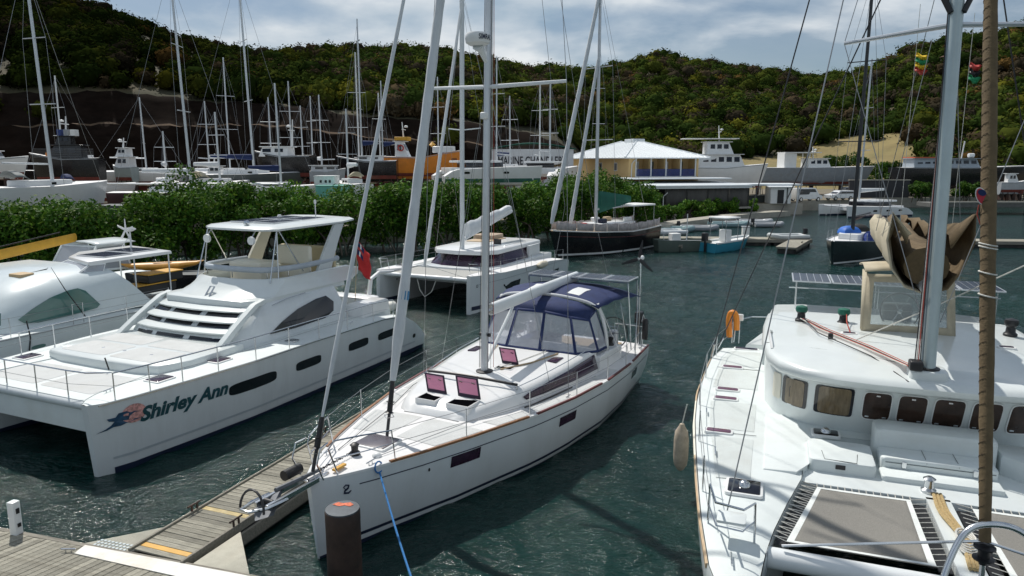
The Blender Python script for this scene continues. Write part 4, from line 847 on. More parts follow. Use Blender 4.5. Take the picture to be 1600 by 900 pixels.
T('guard_rail', [(.45, -.3, 2.49), (.22, .3, 2.47), (.2, 1.0, 2.46), (.2, 4.6, 2.46), (.22, 5.1, 2.47), (.45, 5.7, 2.49)], .018, steel, PC)
T('guard_wire', [(.45, -.3, 2.15), (.2, 1, 2.12), (.2, 4.6, 2.12), (.45, 5.7, 2.15)], .006, wire, PC, 5)
for y in (1.6, 2.7, 3.6): MB().lathe([(.05, 0), (.05, .01), (.02, .015)], (3.1, y, 2.058), 8).build('deck_fitting', steel, PC)
T('windlass_lever', [(2.05, 2.0, 1.85), (2.0, 2.05, 2.2)], .02, black, PC)
# ensign on a short staff
fg = thing('ensign', 'red ensign with blue and white canton flying behind the flybridge', 'flag', PC.location + Vector((math.cos(R_(66)) * 11.6 - math.sin(R_(66)) * .75, math.sin(R_(66)) * 11.6 + math.cos(R_(66)) * .75, 2.2)), R_(66))
T('staff', [(0, 0, 0), (.12, -.1, 2.35)], .016, teakl, fg)
def flg(a, b): return (.12 + .05 * math.sin(b * 9 + a * 3) + a * .12, -.1 + -.50 * a, 2.3 - 1.1 * b - .55 * a * (1 - b * .2) + .04 * math.sin(a * 8))
MB().grid(flg, 10, 10).build('cloth', M('red_cloth', (.55, .03, .03), .85), fg, 60, solid=.006)
def sub(a0, a1, b0, b1, nm, mt, off): MB().grid(lambda a, b: tuple(np.array(flg(a0 + (a1 - a0) * a, b0 + (b1 - b0) * b)) + np.array((-off, -.0, 0))), 6, 5).build(nm, mt, fg, 60)
sub(.02, .5, .02, .45, 'canton', navy, .008); sub(.2, .3, .02, .45, 'cross', whitep, .012); sub(.02, .5, .19, .28, 'cross', redp, .016)
# ------------------------------------------------------------------ moored sailing catamaran in the middle distance
MC = thing('sailing_catamaran', 'white sailing catamaran with violet windows moored behind the centre sloop', 'catamaran', (-2.2, 34.99, 0), R_(65))
mcm = M('gelcoat_mid_cat', (.66, .69, .70), .25, var=.02, coat=.3, dirt=.05)
hc = cat_hulls(MC, 12.1, 5.4, [(0, .10), (.2, .22), (1, .42), (3, .68), (6, .80), (10, .82), (12.1, .80)], [(0, .10), (.2, .22), (1, .38), (3, .55), (12.1, .6)], [(0, 1.90), (3, 1.76), (9, 1.62), (11.3, 1.45), (12.1, 1.3)], [(0, .9), (6, .85), (12, .85)], mcm, deckm, -.10, -.5, 1.4, 26, anti=None)
for h, o, side in hc:
    h.patch('boot_stripe', navyg, o, .1, 2.2, .16, .36, side, .006, 8, 1); h.patch('boot_stripe', navyg, o, .1, 2.2, .16, .36, -side, .006, 8, 1)
    for u0, u1, z0, z1, sl_ in ((2.75, 4.75, .82, 1.16, .02), (8.9, 10.4, .72, 1.02, .02)):
        P_ = [(u0 + .35, z0), (u1 - .1, z0), (u1, z1), (u0, z1 - .05)]
        MB().add([h.P(u, z, side, .012) for u, z in P_], [(0, 1, 2, 3)]).build('hull_window', dglass, o, 0)
    T('rub_line', [h.P(u, 1.42, side, .006) for u in np.linspace(.5, 11.8, 20)], .010, greyh, o, 5)
    pts = [(u, h.yc + side * (h.off(u, h.sh(u), side) - .06), h.sh(u)) for u in (.8, 2.6, 4.4, 6.2, 8.0, 9.8, 11.2)]
    stanchions(MC, pts, .62, .014, (.6, .32))
    T('pulpit', [(.75, h.yc + .25, 1.85), (.6, h.yc + .25, 2.45), (.2, h.yc, 2.5), (.6, h.yc - .25, 2.45), (.75, h.yc - .25, 1.85)], .018, steel, MC)
    hatch_closed(MC, 2.0, 2.5, h.yc - .25, h.yc + .25, 1.83)
    T('emblem', [h.P(.42 + .06 * math.cos(a), 1.36 + .07 * math.sin(a), side, .01) for a in [2 * math.pi * k / 10 for k in range(10)]], .010, dglass, o, 4, True)
    MB().lathe([(.0, -.04), (.06, 0), (0, .02)], h.P(1.2, 1.25, -side, 0), 8, axis='y').build('hull_vent', black, o)
T('crossbeam', [(.35, .2, 1.66), (.35, 5.2, 1.66)], .11, aluw, MC, 10)
tr = MB().grid(lambda a, b: (.5 + 2.7 * a, .45 + 4.5 * b, 1.70 - .07 * math.sin(math.pi * a) * math.sin(math.pi * b)), 8, 12).build('trampoline', M('grey_net', (.40, .40, .38), .9, var=.2, scale=30), MC, 60, solid=.01)
PR('bridge_deck', [(3.1, .2), (3.0, 2.7), (3.1, 5.2), (11.6, 5.2), (11.6, .2)], .95, 1.80, mcm, MC, .05)
rings = []
for z, xf, g in ((1.78, 3.55, .05), (1.95, 3.70, .1), (2.45, 4.35, .3)): rings.append([(xf + 1.6, .45 + g, z), (xf + .5, .75 + g, z), (xf, 1.8, z), (xf - .08, 2.7, z), (xf, 3.6, z), (xf + .5, 4.65 - g, z), (xf + 1.6, 4.95 - g, z), (9.6, 4.95 - g, z), (9.6, .45 + g, z)])
SA_ = MB().loft(rings).build('saloon', pglass, MC, 35); SA_['label'] = 'wraparound violet saloon glazing'
for y0 in (1.75, 3.6): MB().loft([[(3.68, y0 - .05, 1.9), (3.62, y0 + .05, 1.9)], [(4.33, y0 - .05, 2.44), (4.27, y0 + .05, 2.44)]], False, False, False).build('window_mullion', black, SA_, 0, solid=.03)
PR('saloon_pillar', [(8.6, .43), (8.6, .6), (10.2, .6), (10.2, .43)], 1.7, 2.5, mcm, MC, .02); PR('saloon_pillar', [(8.6, 4.8), (8.6, 4.97), (10.2, 4.97), (10.2, 4.8)], 1.7, 2.5, mcm, MC, .02)
PR('coachroof', [(3.95, 1.3), (3.7, 2.7), (3.95, 4.1), (4.8, 4.75), (10.8, 4.75), (11.2, 4.3), (11.2, 1.1), (10.8, .65), (4.8, .65)], 2.42, 2.66, gel, MC, .10)
PR('roof_panel', rrect(7.9, 10.6, 2.9, 4.4, .1), 2.655, 2.70, teakl, MC, .01); PR('sun_lounge', rrect(9.2, 10.8, 3.2, 4.6, .1), 2.66, 2.95, M('tan_cushion', (.42, .33, .24), .8), MC, .06)
T('roof_rail', [(6.0, .85, 2.68), (6.1, .85, 2.76), (8.9, .85, 2.76), (9.0, .85, 2.68)], .018, steel, MC)
MB().box(6.9, 6.95, 1.5, 2.0, 2.70, 3.02).build('open_roof_hatch', dglass, MC, bevel=.02)
BX('cockpit_floor', (9.7, 12.0, .8, 4.6, 1.2, 1.3), teakl, MC)
mast_profile(MC, 'mast', [(4.35 + .022 * (z - 1.8), 2.7, z) for z in (1.78, 6, 11, 17.5)], .15, .12, aluw, 12)
for s in (1, -1):
    T('shroud', [(6.4, 2.7 + s * 3.0, 1.75), (4.75, 2.7, 16.2)], .009, wire, MC, 5); T('spreader', [(4.5, 2.7, 9.2), (4.8, 2.7 + s * 1.0, 9.3)], .035, aluw, MC); T('diamond_wire', [(4.4, 2.7 + s * .1, 3.2), (4.8, 2.7 + s * 1.0, 9.3), (4.65, 2.7 + s * .1, 15.5)], .007, wire, MC, 5)
    T('bridle', [(.4, 2.7 + s * 2.4, 1.75), (.35, 2.7, 2.3)], .012, wire, MC, 5)
furled(MC, (.35, 2.7, 2.2), (4.65, 2.7, 15.8), .095, sailw, 'furled_genoa', .45)
bagm = MB(); rings = []
for i in range(13):
    t = i / 12; x = 4.9 + 5.7 * t; zb = 3.25 + 1.15 * t; hh = .85 - .45 * t + .05 * math.sin(i * 1.9); ww = .26 - .06 * t
    rings.append([(x, 2.7 + ww * .55, zb), (x, 2.7 + ww * 1.0, zb + hh * .45), (x, 2.7 + ww * .7, zb + hh * .85), (x, 2.7, zb + hh), (x, 2.7 - ww * .7, zb + hh * .85), (x, 2.7 - ww, zb + hh * .45), (x, 2.7 - ww * .55, zb)])
bagm.loft(rings).build('sail_bag', sailw, MC, 50); MB().tube([(4.6, 2.7, 3.2), (10.9, 2.7, 4.38)], .11, 8).build('boom', aluw, MC)
T('topping_lift', [(10.9, 2.7, 4.4), (4.75, 2.7, 16.5)], .006, wire, MC, 5)
T('anchor_rope', [(.4, 2.0, 1.6), (.35, 2.3, .9), (.32, 2.7, .62), (.35, 3.0, .95), (.4, 3.2, 1.6)], .025, ropew, MC)
fn = MB().lathe([(.05, -.62), (.17, -.45), (.2, 0), (.17, .45), (.05, .62)], (7.4, -.95, 1.62), 10, axis='x').build('fender', M('cream_fender', (.70, .64, .50), .7, var=.12), MC)
# ------------------------------------------------------------------ big sailing catamaran on the right
RC = thing('cruising_catamaran', 'large white cruising catamaran with trampoline and tan sail bag at right', 'catamaran', (5.81, 7.66, 0), R_(70))
YO = [(-.8, 2.92), (-.6, 3.08), (0, 3.36), (1.5, 3.62), (3, 3.83), (5.6, 4.14), (7.8, 4.30), (10.9, 4.25), (13.4, 3.8), (14.2, 3.5)]
YI = [(-.8, 2.84), (-.6, 2.78), (0, 2.72), (1.1, 2.62), (2.2, 2.40), (3.5, 2.10), (5, 2.0), (14.2, 1.9)]
def rc_hull(s):
    us = [-.8, -.7, -.5, -.2, .2, .8, 1.5, 2.4, 3.5, 4.6, 5.8, 7, 8.3, 9.6, 11, 12.2, 13.2, 14.2]; rings = []
    for u in us:
        o, i = lerp_tab(YO, u), lerp_tab(YI, u); c = (o + i) / 2 + .05; h = float(np.interp(u, [-.8, 3, 12.5, 14.2], [2.05, 2.1, 2.1, 1.3])); f = min(1, (u + .85) / 1.2)
        so = [(o, h), (o + .02, h - .10), (o - .02, h - .6), (o - .10, 1.0), (o - .28 * f, .25), (o - .36 * f, -.05)]; si = [(i, h), (i - .01, h - .10), (i + .03, h - .6), (i + .10 * f, 1.0), (i + .2 * f, .25), (i + .24 * f, -.05)]
        rings.append([(u + (.0 if z > 1.9 else (1.9 - z) * .06 * max(0, 1 - (u + .8) / 2)), s * y, z) for y, z in so + [(c, -.6)] + si[::-1]])
    o = MB().loft(rings, False, True, True).build('hull', gelg, RC, 50)
    dk = MB(); rows = []
    for u in us[1:]:
        a, b = lerp_tab(YO, u) - .015, lerp_tab(YI, u) + .015; h = float(np.interp(u, [-.8, 3, 12.5, 14.2], [2.05, 2.1, 2.1, 1.3]))
        rows.append([(u, s * (b + (a - b) * t), h - .012 + .05 * math.sin(math.pi * t) ** .6) for t in [k / 8 for k in range(9)]])
    dk.loft(rows, False, False, False).build('side_deck', deckg, RC, 50)
    for u0, u1, m_ in ((.25, 4.0, teakl), (4.0, 7.2, gelc), (7.2, 11.8, teakl)):
        rr = []
        for k in range(13):
            u = u0 + (u1 - u0) * k / 12; y = lerp_tab(YO, u); rr.append([(u, s * (y + .035), 1.98), (u, s * (y + .035), 2.045), (u, s * (y - .0), 2.06), (u, s * (y - .0), 1.97)])
        MB().loft(rr).build('rub_rail', m_, RC)
    for u, z in ((2.62, 2.155),): hatch_closed(RC, u - .3, u + .3, s * 3.03 - .30, s * 3.03 + .30, z, dglass); MB().lathe([(.10, 0), (.09, .05), (.04, .09)], (u, s * 3.03, z + .044), 14).build('hatch_vent', steel, RC)
    for u in (5.15, 7.3, 8.0, 10.0): hatch_closed(RC, u - .13, u + .13, s * 3.62 - .28, s * 3.62 + .28, 2.135, M('violet_port', (.16, .08, .12), .15, var=.2))
    hatch_closed(RC, 12.0, 12.25, s * 3.35 - .35, s * 3.35 + .35, 2.125)
    stanch = [(u, s * (lerp_tab(YO, u) - .07), 2.08) for u in (2.4, 4.6, 6.8, 9.0, 11.2, 13.0)]
    stanchions(RC, stanch, .64, .014, (.62, .32), None, ((1.2, s * 3.5, 2.08), None))
    T('bow_pulpit', [(1.35, s * 3.50, 2.08), (1.15, s * 3.48, 2.80), (.55, s * 3.36, 2.82), (.45, s * 2.98, 2.82), (.75, s * 2.84, 2.80), (.95, s * 2.82, 2.10)], .018, steel, RC, 8)
    T('pulpit_rail', [(1.2, s * 3.49, 2.45), (.6, s * 3.34, 2.45), (.55, s * 2.98, 2.45), (.9, s * 2.83, 2.45)], .013, steel, RC, 6)
    MB().prism(rrect(.75, 1.1, s * 3.15 - .2, s * 3.15 + .2, .04), 2.42, 2.46, .01).build('pulpit_seat', gelg, RC)
    cleat(RC, (.3, s * 3.1, 2.10), .1, .16); cleat(RC, (4.0, s * 3.6, 2.13), .1, .16); cleat(RC, (6.2, s * 3.95, 2.13), .1, .14)
    return o
for s in (1, -1): rc_hull(s)
# crossbeam, walkway, trampolines with laced borders
cbm = MB(); cbm.loft([[(1.02 + .16 * math.cos(a), y, 1.88 + .15 * math.sin(a)) for a in [2 * math.pi * k / 14 for k in range(14)]] for y in (-2.75, 0, 2.75)]); cbm.build('crossbeam', aluw, RC)
for s in (1, -1): MB().box(.8, 1.22, s * 2.68 - .05, s * 2.68 + .05, 1.7, 2.06).build('beam_bracket', rubber, RC, bevel=.02)
PR('centre_walkway', [(1.15, -.16), (1.15, .20), (3.6, .20), (3.6, -.16)], 1.86, 2.03, gelg, RC, .02)
netm = M('trampoline_net', (.27, .26, .235), .9, var=.16, scale=60, bump=.7, bscale=240); webm = M('white_webbing', (.72, .75, .73), .8, var=.08, scale=20)
for s in (1, -1):
    Lq = [(1.32, s * .42), (3.42, s * .42)]; Rq = [(1.32, s * 2.38), (3.42, s * 1.86)]
    def tp(a, b, dz=0): 
        x = 1.32 + 2.10 * a; y0, y1 = .44, 2.38 - .52 * a; return (x, s * (y0 + (y1 - y0) * b), 2.0 + dz - .05 * math.sin(math.pi * a) * math.sin(math.pi * b))
    t_ = MB().grid(lambda a, b: tp(a, b), 12, 12).build('trampoline', netm, RC, 60, solid=.012)
    for nm, f in (('net_border', lambda a, b: tp(a, b * .05, .010)), ('net_border', lambda a, b: tp(a, .95 + b * .05, .010)), ('net_border', lambda a, b: tp(.97 + .03 * a, b, .011)), ('net_border', lambda a, b: tp(.03 * a, b, .011))): MB().grid(f, 14, 8).build(nm, webm, t_, 60)
    lc = MB()
    for k in range(14):
        a = k / 13; p = tp(a, 1, .01); x = p[0]; yi = lerp_tab(YI, x) - .02
        lc.tube([p, (x + .05, s * yi, 2.05)], .008, 4); lc.tube([(x + .05, s * yi, 2.05), tp(min(1, (k + .6) / 13), 1, .01)], .008, 4)
        p = tp(a, 0, .01); lc.tube([p, (p[0] + .05, s * .22, 2.03)], .008, 4)
        p = tp(1, a, .01); lc.tube([p, (3.52, p[1], 2.03)], .007, 4)
    lc.build('lacing', ropew, t_)['kind'] = 'stuff'
    MB().grid(lambda a, b: (1.32 + 2.1 * a, s * (tp(a, 1)[1] * s + .02 + (lerp_tab(YI, 1.32 + 2.1 * a) - .03 - tp(a, 1)[1] * s - .02) * b), 1.93), 10, 2).build('lacing_gap_shade', black, t_, 60)  # black strips fill the open gaps, painting the shade below the net
    MB().box(1.32, 3.42, s * .32 - .09, s * .32 + .09, 1.92, 1.94).build('lacing_gap_shade', black, t_)
T('tack_line', [(1.0, 2.45, 2.10), (1.05, .0, 2.62)], .02, steel, RC, 8); T('tack_line', [(1.0, -2.45, 2.10), (1.05, 0, 2.62)], .02, steel, RC, 8)
# foredeck with lockers and bench
PR('foredeck', [(3.5, -2.25), (3.5, 2.25), (6.2, 2.5), (6.2, -2.5)], 1.2, 2.03, gelg, RC, .02)
def deckblock(nm, poly, z0, z1, ch=.04, m_=None): return PR(nm, poly, z0, z1, m_ or deckg, RC, ch)
deckblock('deck_step', [(4.0, 2.0), (5.35, 1.9), (5.65, 1.35), (5.65, -2.6), (6.4, -2.6), (6.6, 2.75), (3.55, 2.75), (3.6, 2.2)], 2.0, 2.16, .04)
lk = deckblock('locker', rrect(4.05, 5.12, .88, 1.98, .10), 2.02, 2.26, .05)
sb = deckblock('bench', rrect(4.45, 5.0, -1.05, .78, .07), 2.02, 2.30, .05)
bk = deckblock('bench_back', rrect(5.0, 5.62, -1.15, .82, .09), 2.02, 2.62, .07); deckblock('bench_plinth', rrect(4.02, 4.44, -1.05, .80, .05), 2.0, 2.12, .03)
deckblock('bench_end', [(4.3, -1.9), (5.6, -1.9), (5.6, -1.2), (5.0, -1.2)], 2.02, 2.4, .06)
for o_, pts in ((lk, [(4.5, 1.75), (4.10, 1.72), (4.07, 1.20), (4.5, 1.15)]), ):
    T('locker_seam', [(x, y, 2.262) for x, y in pts], .006, dgreyh, o_, 4)
for y in (.05, -.45): T('bench_seam', [(4.44, y, 2.27), (4.6, y, 2.305), (5.0, y, 2.305)], .005, dgreyh, sb, 4)
T('bench_seam', [(4.44, .7, 2.22), (4.44, -1.0, 2.22)], .006, dgreyh, sb, 4)
for y in (.4, -.7): MB().box(4.425, 4.45, y - .04, y + .04, 2.14, 2.26).build('latch', steel, sb, bevel=.008)
MB().box(4.03, 4.06, 1.38, 1.54, 2.12, 2.2).build('latch', black, lk, bevel=.008)
hatch_closed(RC, 5.45, 5.85, 1.34, 1.88, 2.175, dglass); MB().lathe([(.10, 0), (.09, .05), (.04, .09)], (5.65, 1.61, 2.215), 14).build('hatch_vent', steel, RC)
MB().lathe([(.12, 0), (.12, .05), (.07, .08), (.07, .2), (.10, .24), (.04, .28)], (3.8, .12, 2.03), 14).build('windlass', steel, RC)
rp_ = MB()
for k in range(3): rp_.tube(spl([(3.7, .06 - .05 * k, 2.06), (3.0, .10 - .06 * k, 2.07), (2.2, -.02 - .04 * k, 2.07), (1.3, .05 - .05 * k, 2.07)], 5), .03, 6)
rp_.build('anchor_rode', ropet, RC)
cl = MB()
for k in range(5): cl.tube([(1.9 + .25 * math.cos(a) + .04 * k, -.05 + .12 * math.sin(a), 2.08 + .02 * k) for a in [2 * math.pi * j / 12 for j in range(12)]], .016, 5, True)
cl.build('coiled_rope', ropew, RC)
# saloon wall with windows
def wall(z): return [(6.02 - (z - 2.1) * .42 + d, y) for y, d in ((0, 0), (.8, .0), (1.5, .05), (1.95, .18), (2.3, .42), (2.6, .85), (2.78, 1.5))]
def wrow(z):
    r = wall(z); side = [(11.0, 2.85)]; h = r + side; return [(x, y, z) for x, y in h[::-1]] + [(x, -y, z) for x, y in h[1:]]
SW = MB().loft([wrow(z) for z in (2.0, 2.45, 2.9, 3.35)], False, False, False).build('saloon_wall', gelg, RC, 45)
def wp(y, z, o=.012):
    r = wall(z); s = 1 if y >= 0 else -1; ys = [p[1] for p in r]; xs = [p[0] for p in r]; a = abs(y); e = .02
    x = float(np.interp(a, ys, xs)); dx = (float(np.interp(a + e, ys, xs)) - float(np.interp(a - e, ys, xs))) / (2 * e) if a > .05 else 0
    n = Vector((-1, s * dx, 0)).normalized(); return (x + n.x * o, y + n.y * o, z)
def swin(y0, y1, z0, z1, mt, frame=True, k=6):
    n = 32; rs = []
    for q in (1, .8, .4, .05):
        ring = []
        for i in range(n):
            a = 2 * math.pi * i / n; c, d = math.cos(a), math.sin(a)
            yy = (y0 + y1) / 2 + (y1 - y0) / 2 * q * math.copysign(abs(c) ** (2 / k), c); zz = (z0 + z1) / 2 + (z1 - z0) / 2 * q * math.copysign(abs(d) ** (2 / k), d); ring.append(wp(yy, zz))
        rs.append(ring)
    w_ = MB().loft(rs, True, False, True).build('saloon_window', mt, SW)
    if frame:
        MB().tube([wp((y0 + y1) / 2 + (y1 - y0) / 2 * 1.03 * math.copysign(abs(math.cos(a)) ** (2 / k), math.cos(a)), (z0 + z1) / 2 + (z1 - z0) / 2 * 1.03 * math.copysign(abs(math.sin(a)) ** (2 / k), math.sin(a)), .012) for a in [2 * math.pi * i / n for i in range(n)]], .013, 5, True).build('window_frame', whitep, w_)
        for (yy, zz) in (((y0 + y1) / 2, z1 - .07), (y0 + .09, z0 + .06), (y1 - .09, z0 + .06)): p = wp(yy, zz, .02); MB().box(p[0] - .012, p[0] + .01, p[1] - .035, p[1] + .035, p[2] - .016, p[2] + .016).build('window_latch', steel, w_, bevel=.005)
swin(1.15, 1.85, 2.50, 3.16, dglass, False, 12); swin(1.98, 2.44, 2.50, 3.16, dglass, False, 12)
_wp = wp
def wp(y, z, o=.018): return _wp(y, z, max(o, .018))
for y0, y1, m_, fr in ((1.20, 1.78, tanblind, False), (.50, .98, brglass, True), (-.10, .38, brglass, True), (-.72, -.22, brglass, True), (-1.32, -.84, brglass, True), (-1.95, -1.45, brglass, True)): swin(y0, y1, 2.52, 3.14, m_, fr, 9 if not fr else 6)
swin(2.04, 2.38, 2.52, 3.14, tanblind, False, 9); swin(2.47, 2.62, 2.52, 3.14, gelc, False, 9); swin(-2.5, -2.05, 2.52, 3.14, tanblind, False, 9)
# coachroof
def rrow(z, e): 
    P = [(4.98 + e, 0), (5.0 + e, .9), (5.08 + e, 1.5), (5.3 + e, 2.1), (5.75 + e * .8, 2.55), (6.4 + e * .5, 2.80 - e * .3), (7.6, 2.92 - e * .6), (9.3, 2.92 - e * .6), (10.6, 2.85 - e * .6)]
    return [(x, y, z) for x, y in P[::-1]] + [(x, -y, z) for x, y in P[1:]]
ro = MB(); rows = [rrow(3.30, .5), rrow(3.30, .14), rrow(3.36, .04), rrow(3.46, .0), rrow(3.53, .06), rrow(3.57, .2), rrow(3.60, .5)]
top = [[(max(p[0], 0), p[1], p[2]) for p in rrow(3.60, .5)]]
mid = [(5.6 + (p[0] - 5.5) * .96, p[1] * .55, 3.66 + .0) for p in rrow(3.6, .5)]; ctr = [(5.8 + (p[0] - 5.5) * .94, 0, 3.70) for p in rrow(3.6, .5)]
RF = ro.loft(rows + [mid, ctr], False, False, False).build('coachroof', gelg, RC, 50)
T('roof_seam', [wp_ for wp_ in [(7.2, 2.85, 3.57), (6.7, 1.8, 3.64), (6.3, .9, 3.67), (5.75, .25, 3.70)]], .006, dgreyh, RF, 4)
PR('helm_deck', rrect(8.6, 10.9, -2.7, 2.7, .2), 3.0, 3.60, gelg, RC, .06)
PR('roof_plinth', rrect(5.18, 5.75, -.32, .32, .12), 3.55, 3.74, gelg, RC, .05)
PR('aft_superstructure', [(10.6, -2.9), (10.6, 2.9), (13.0, 2.7), (13.3, 2.0), (13.3, -2.0), (13.0, -2.7)], 2.0, 3.35, gelg, RC, .12)
PR('aft_platform', [(12.9, -3.4), (12.9, 3.4), (14.6, 3.0), (14.6, -3.0)], 1.4, 2.1, gelg, RC, .08)
T('handrail', [(8.2, 2.72, 3.60), (7.9, 2.78, 3.68), (6.8, 2.72, 3.66), (6.6, 2.70, 3.58)], .03, gel, RC)
# spar and rigging
def rmx(z): return 5.42 + (z - 3.7) * .115 * 1.0
mt_ = mast_profile(RC, 'mast', [(rmx(z) , 0, z) for z in (3.72, 7, 12, 23)], .165, .125, M('mast_pale_green', (.45, .53, .54), .35, metal=.3, var=.06), 16)
mast_profile(mt_, 'mast_groove', [(rmx(z) - .06, .112, z) for z in (3.8, 12, 20)], .03, .02, M('mast_groove_grey', (.25, .32, .36), .5), 6)
MB().lathe([(.2, 0), (.2, .03), (.15, .05)], (rmx(3.72), 0, 3.735), 14).build('mast_collar', black, mt_)
for s in (1, -1):
    T('spreader', [(rmx(9.9), s * .1, 9.9), (rmx(9.9) + .5, s * 1.75, 9.75 if s > 0 else 9.9)], [.05, .035], alu, mt_, 8)
    T('diamond_stay', [(rmx(4.6), s * .14, 4.6), (rmx(9.9) + .5, s * 1.75, 9.75), (rmx(17), s * .12, 17)], .008, wire, RC, 5)
    T('shroud', [(11.0, s * 4.24, 2.12), (rmx(22), s * .1, 22)], .016, wired, RC, 6); T('shroud', [(11.9, s * 4.16, 2.12), (rmx(13.4), s * .1, 13.4)], .015, wired, RC, 6); T('flag_halyard', [(1.34, s * 3.25, 2.2), (rmx(22), s * .1, 22)], .010, wire, RC, 6)
    T('turnbuckle', [(11.0, s * 4.24, 2.12), (10.93, s * 4.17, 2.5)], .035, steel, RC, 6); T('turnbuckle', [(11.9, s * 4.16, 2.12), (11.75, s * 4.0, 2.5)], .035, steel, RC, 6)
    T('spreader_fitting', [(rmx(10.3) - .15, s * .1, 10.1), (rmx(10.3) - .02, s * .25, 10.45)], .05, black, mt_, 6)
for k in range(4): T('halyard', [(rmx(3.9) - .16 + .02 * k, .16 + .025 * k, 3.85), (rmx(8) - .10, .14, 8), (rmx(14), .12, 14)], .011, (ropek, roper, ropew, ropek)[k], RC, 5)
MB().box(rmx(3.9) - .3, rmx(3.9) - .05, .12, .34, 3.74, 3.92).build('turning_blocks', black, RC, bevel=.03)
for k in range(5): T('control_line', [(rmx(3.8) - .1, .24 + .03 * k, 3.78), (6.9, .75 + .05 * k, 3.72), (8.4, 1.5 + .05 * k, 3.70), (9.35, 1.95 + .03 * k, 3.72)], .013, (roper, ropew, ropek, roper, ropew)[k], RC, 5)
T('control_line', [(8.2, 1.05, 3.68), (8.9, 1.08, 3.8), (9.4, 1.05, 3.9)], .014, roper, RC, 5)
T('topping_line', [(7.6, 1.0, 3.68), (7.5, -.5, 4.6), (7.3, -2.0, 5.6)], .014, ropew, RC, 6)
T('jib_sheet', [(9.3, 2.0, 3.75), (7.9, 1.75, 3.72), (6.2, .85, 3.70), (5.1, .35, 3.55)], .012, ropek, RC, 5)
for y, m_ in ((2.05, greenc), (1.1, greenc), (-2.35, black)):
    MB().lathe([(.14, 0), (.14, .05), (.10, .09), (.09, .20), (.13, .25)], (9.5, y, 3.62), 14).build('winch', black, RC); MB().lathe([(.13, .25), (.145, .3), (.13, .37), (.04, .4)], (9.5, y, 3.62), 14).build('winch_cover', m_, RC)
hatch_closed(RC, 8.15, 8.35, .9, 1.25, 3.66); MB().box(7.6, 7.72, 1.45, 1.55, 3.64, 3.78).build('line_block', black, RC, bevel=.02)
hatch_closed(RC, 8.0, 8.2, -2.1, -1.75, 3.64)
# wrapped forestay with furler and the hoop at the stem
a, b = Vector((1.02, 0, 2.62)), Vector((8.0, 0, 20.9)); n = 150; rr = []; pts = []
for i in range(n + 1):
    t = i / n; pts.append(a.lerp(b, t)); rr.append((.060 + .040 * math.sin(math.pi * min(1, t * 1.6 + .08))) * (1 + (.05 if i % 6 == 0 else 0) + .02 * math.sin(i * 1.7)))
FS = MB().tube(pts, rr, 12).build('furled_genoa', tandark, RC, 60)
for k in range(46): 
    t = .012 + k * .0085; p = a.lerp(b, t); r_ = .062 + .041 * math.sin(math.pi * min(1, t * 1.6 + .08)); d = (b - a).normalized(); e = d.orthogonal().normalized(); f = d.cross(e)
    MB().tube([p + (e * math.cos(q) + f * math.sin(q)) * r_ + d * (.10 * q / 3.14) for q in [R_(-110 + 25 * j) for j in range(10)]], .004, 4).build('cover_lashing', M('lashing_brown', (.05, .032, .018), .9), FS)
def hoops(z, r_): return [(a.lerp(b, (z - 2.62) / 18.28) + Vector((r_ * math.cos(q), r_ * math.sin(q), .02 * math.sin(q)))) for q in [2 * math.pi * k / 14 for k in range(14)]]
for z in (5.68, 5.98, 6.32, 6.36): T('sail_tie', hoops(z, .108), .012, ropew, FS, 6, True)
fs2 = MB().loft([[(p.x + .0, p.y, p.z) for p in hoops(7.05, .0)]] * 2) if False else None
dr = MB().lathe([(.05, 0), (.05, .06), (.13, .07), (.13, .09), (.07, .10), (.07, .22), (.13, .23), (.13, .25), (.05, .26)], (1.0, 0, 2.32), 16).build('furler_drum', black, RC)
T('furler_foot', [(.98, 0, 2.02), (1.0, 0, 2.35)], .035, steel, dr)
T('seagull_hoop', spl([(.35, .62, 1.95), (.55, .50, 2.45), (.72, .30, 2.86), (.80, .0, 2.98), (.78, -.35, 2.92), (.70, -.75, 2.5), (.65, -.95, 2.0)], 6), .042, steel, RC, 10)
# badge tied to the forestay
bd = MB(); q0 = a.lerp(b, (7.02 - 2.62) / 18.28) + Vector((-.08, .105, 0))
tagm = M('badge_red', (.50, .03, .05), .6); 
def disc_(c, r1, r2, o, nm, mt): MB().loft([[(c.x - o, c.y + r1 * k * math.cos(q) + .3 * r2 * k * math.sin(q), c.z + r2 * k * math.sin(q)) for q in [2 * math.pi * j / 18 for j in range(18)]] for k in (1, .1)], True, False, True).build(nm, mt, FS)
disc_(q0, .075, .125, 0, 'badge', whitep); disc_(q0, .062, .11, .006, 'badge_field', tagm); disc_(q0 + Vector((0, .0, .05)), .05, .045, .012, 'badge_canton', navy)
T('badge_cord', [q0 + Vector((0, .02, -.12)), q0 + Vector((0, .03, -.25)), q0 + Vector((.02, -.03, -.4))], .009, roper, FS, 5)
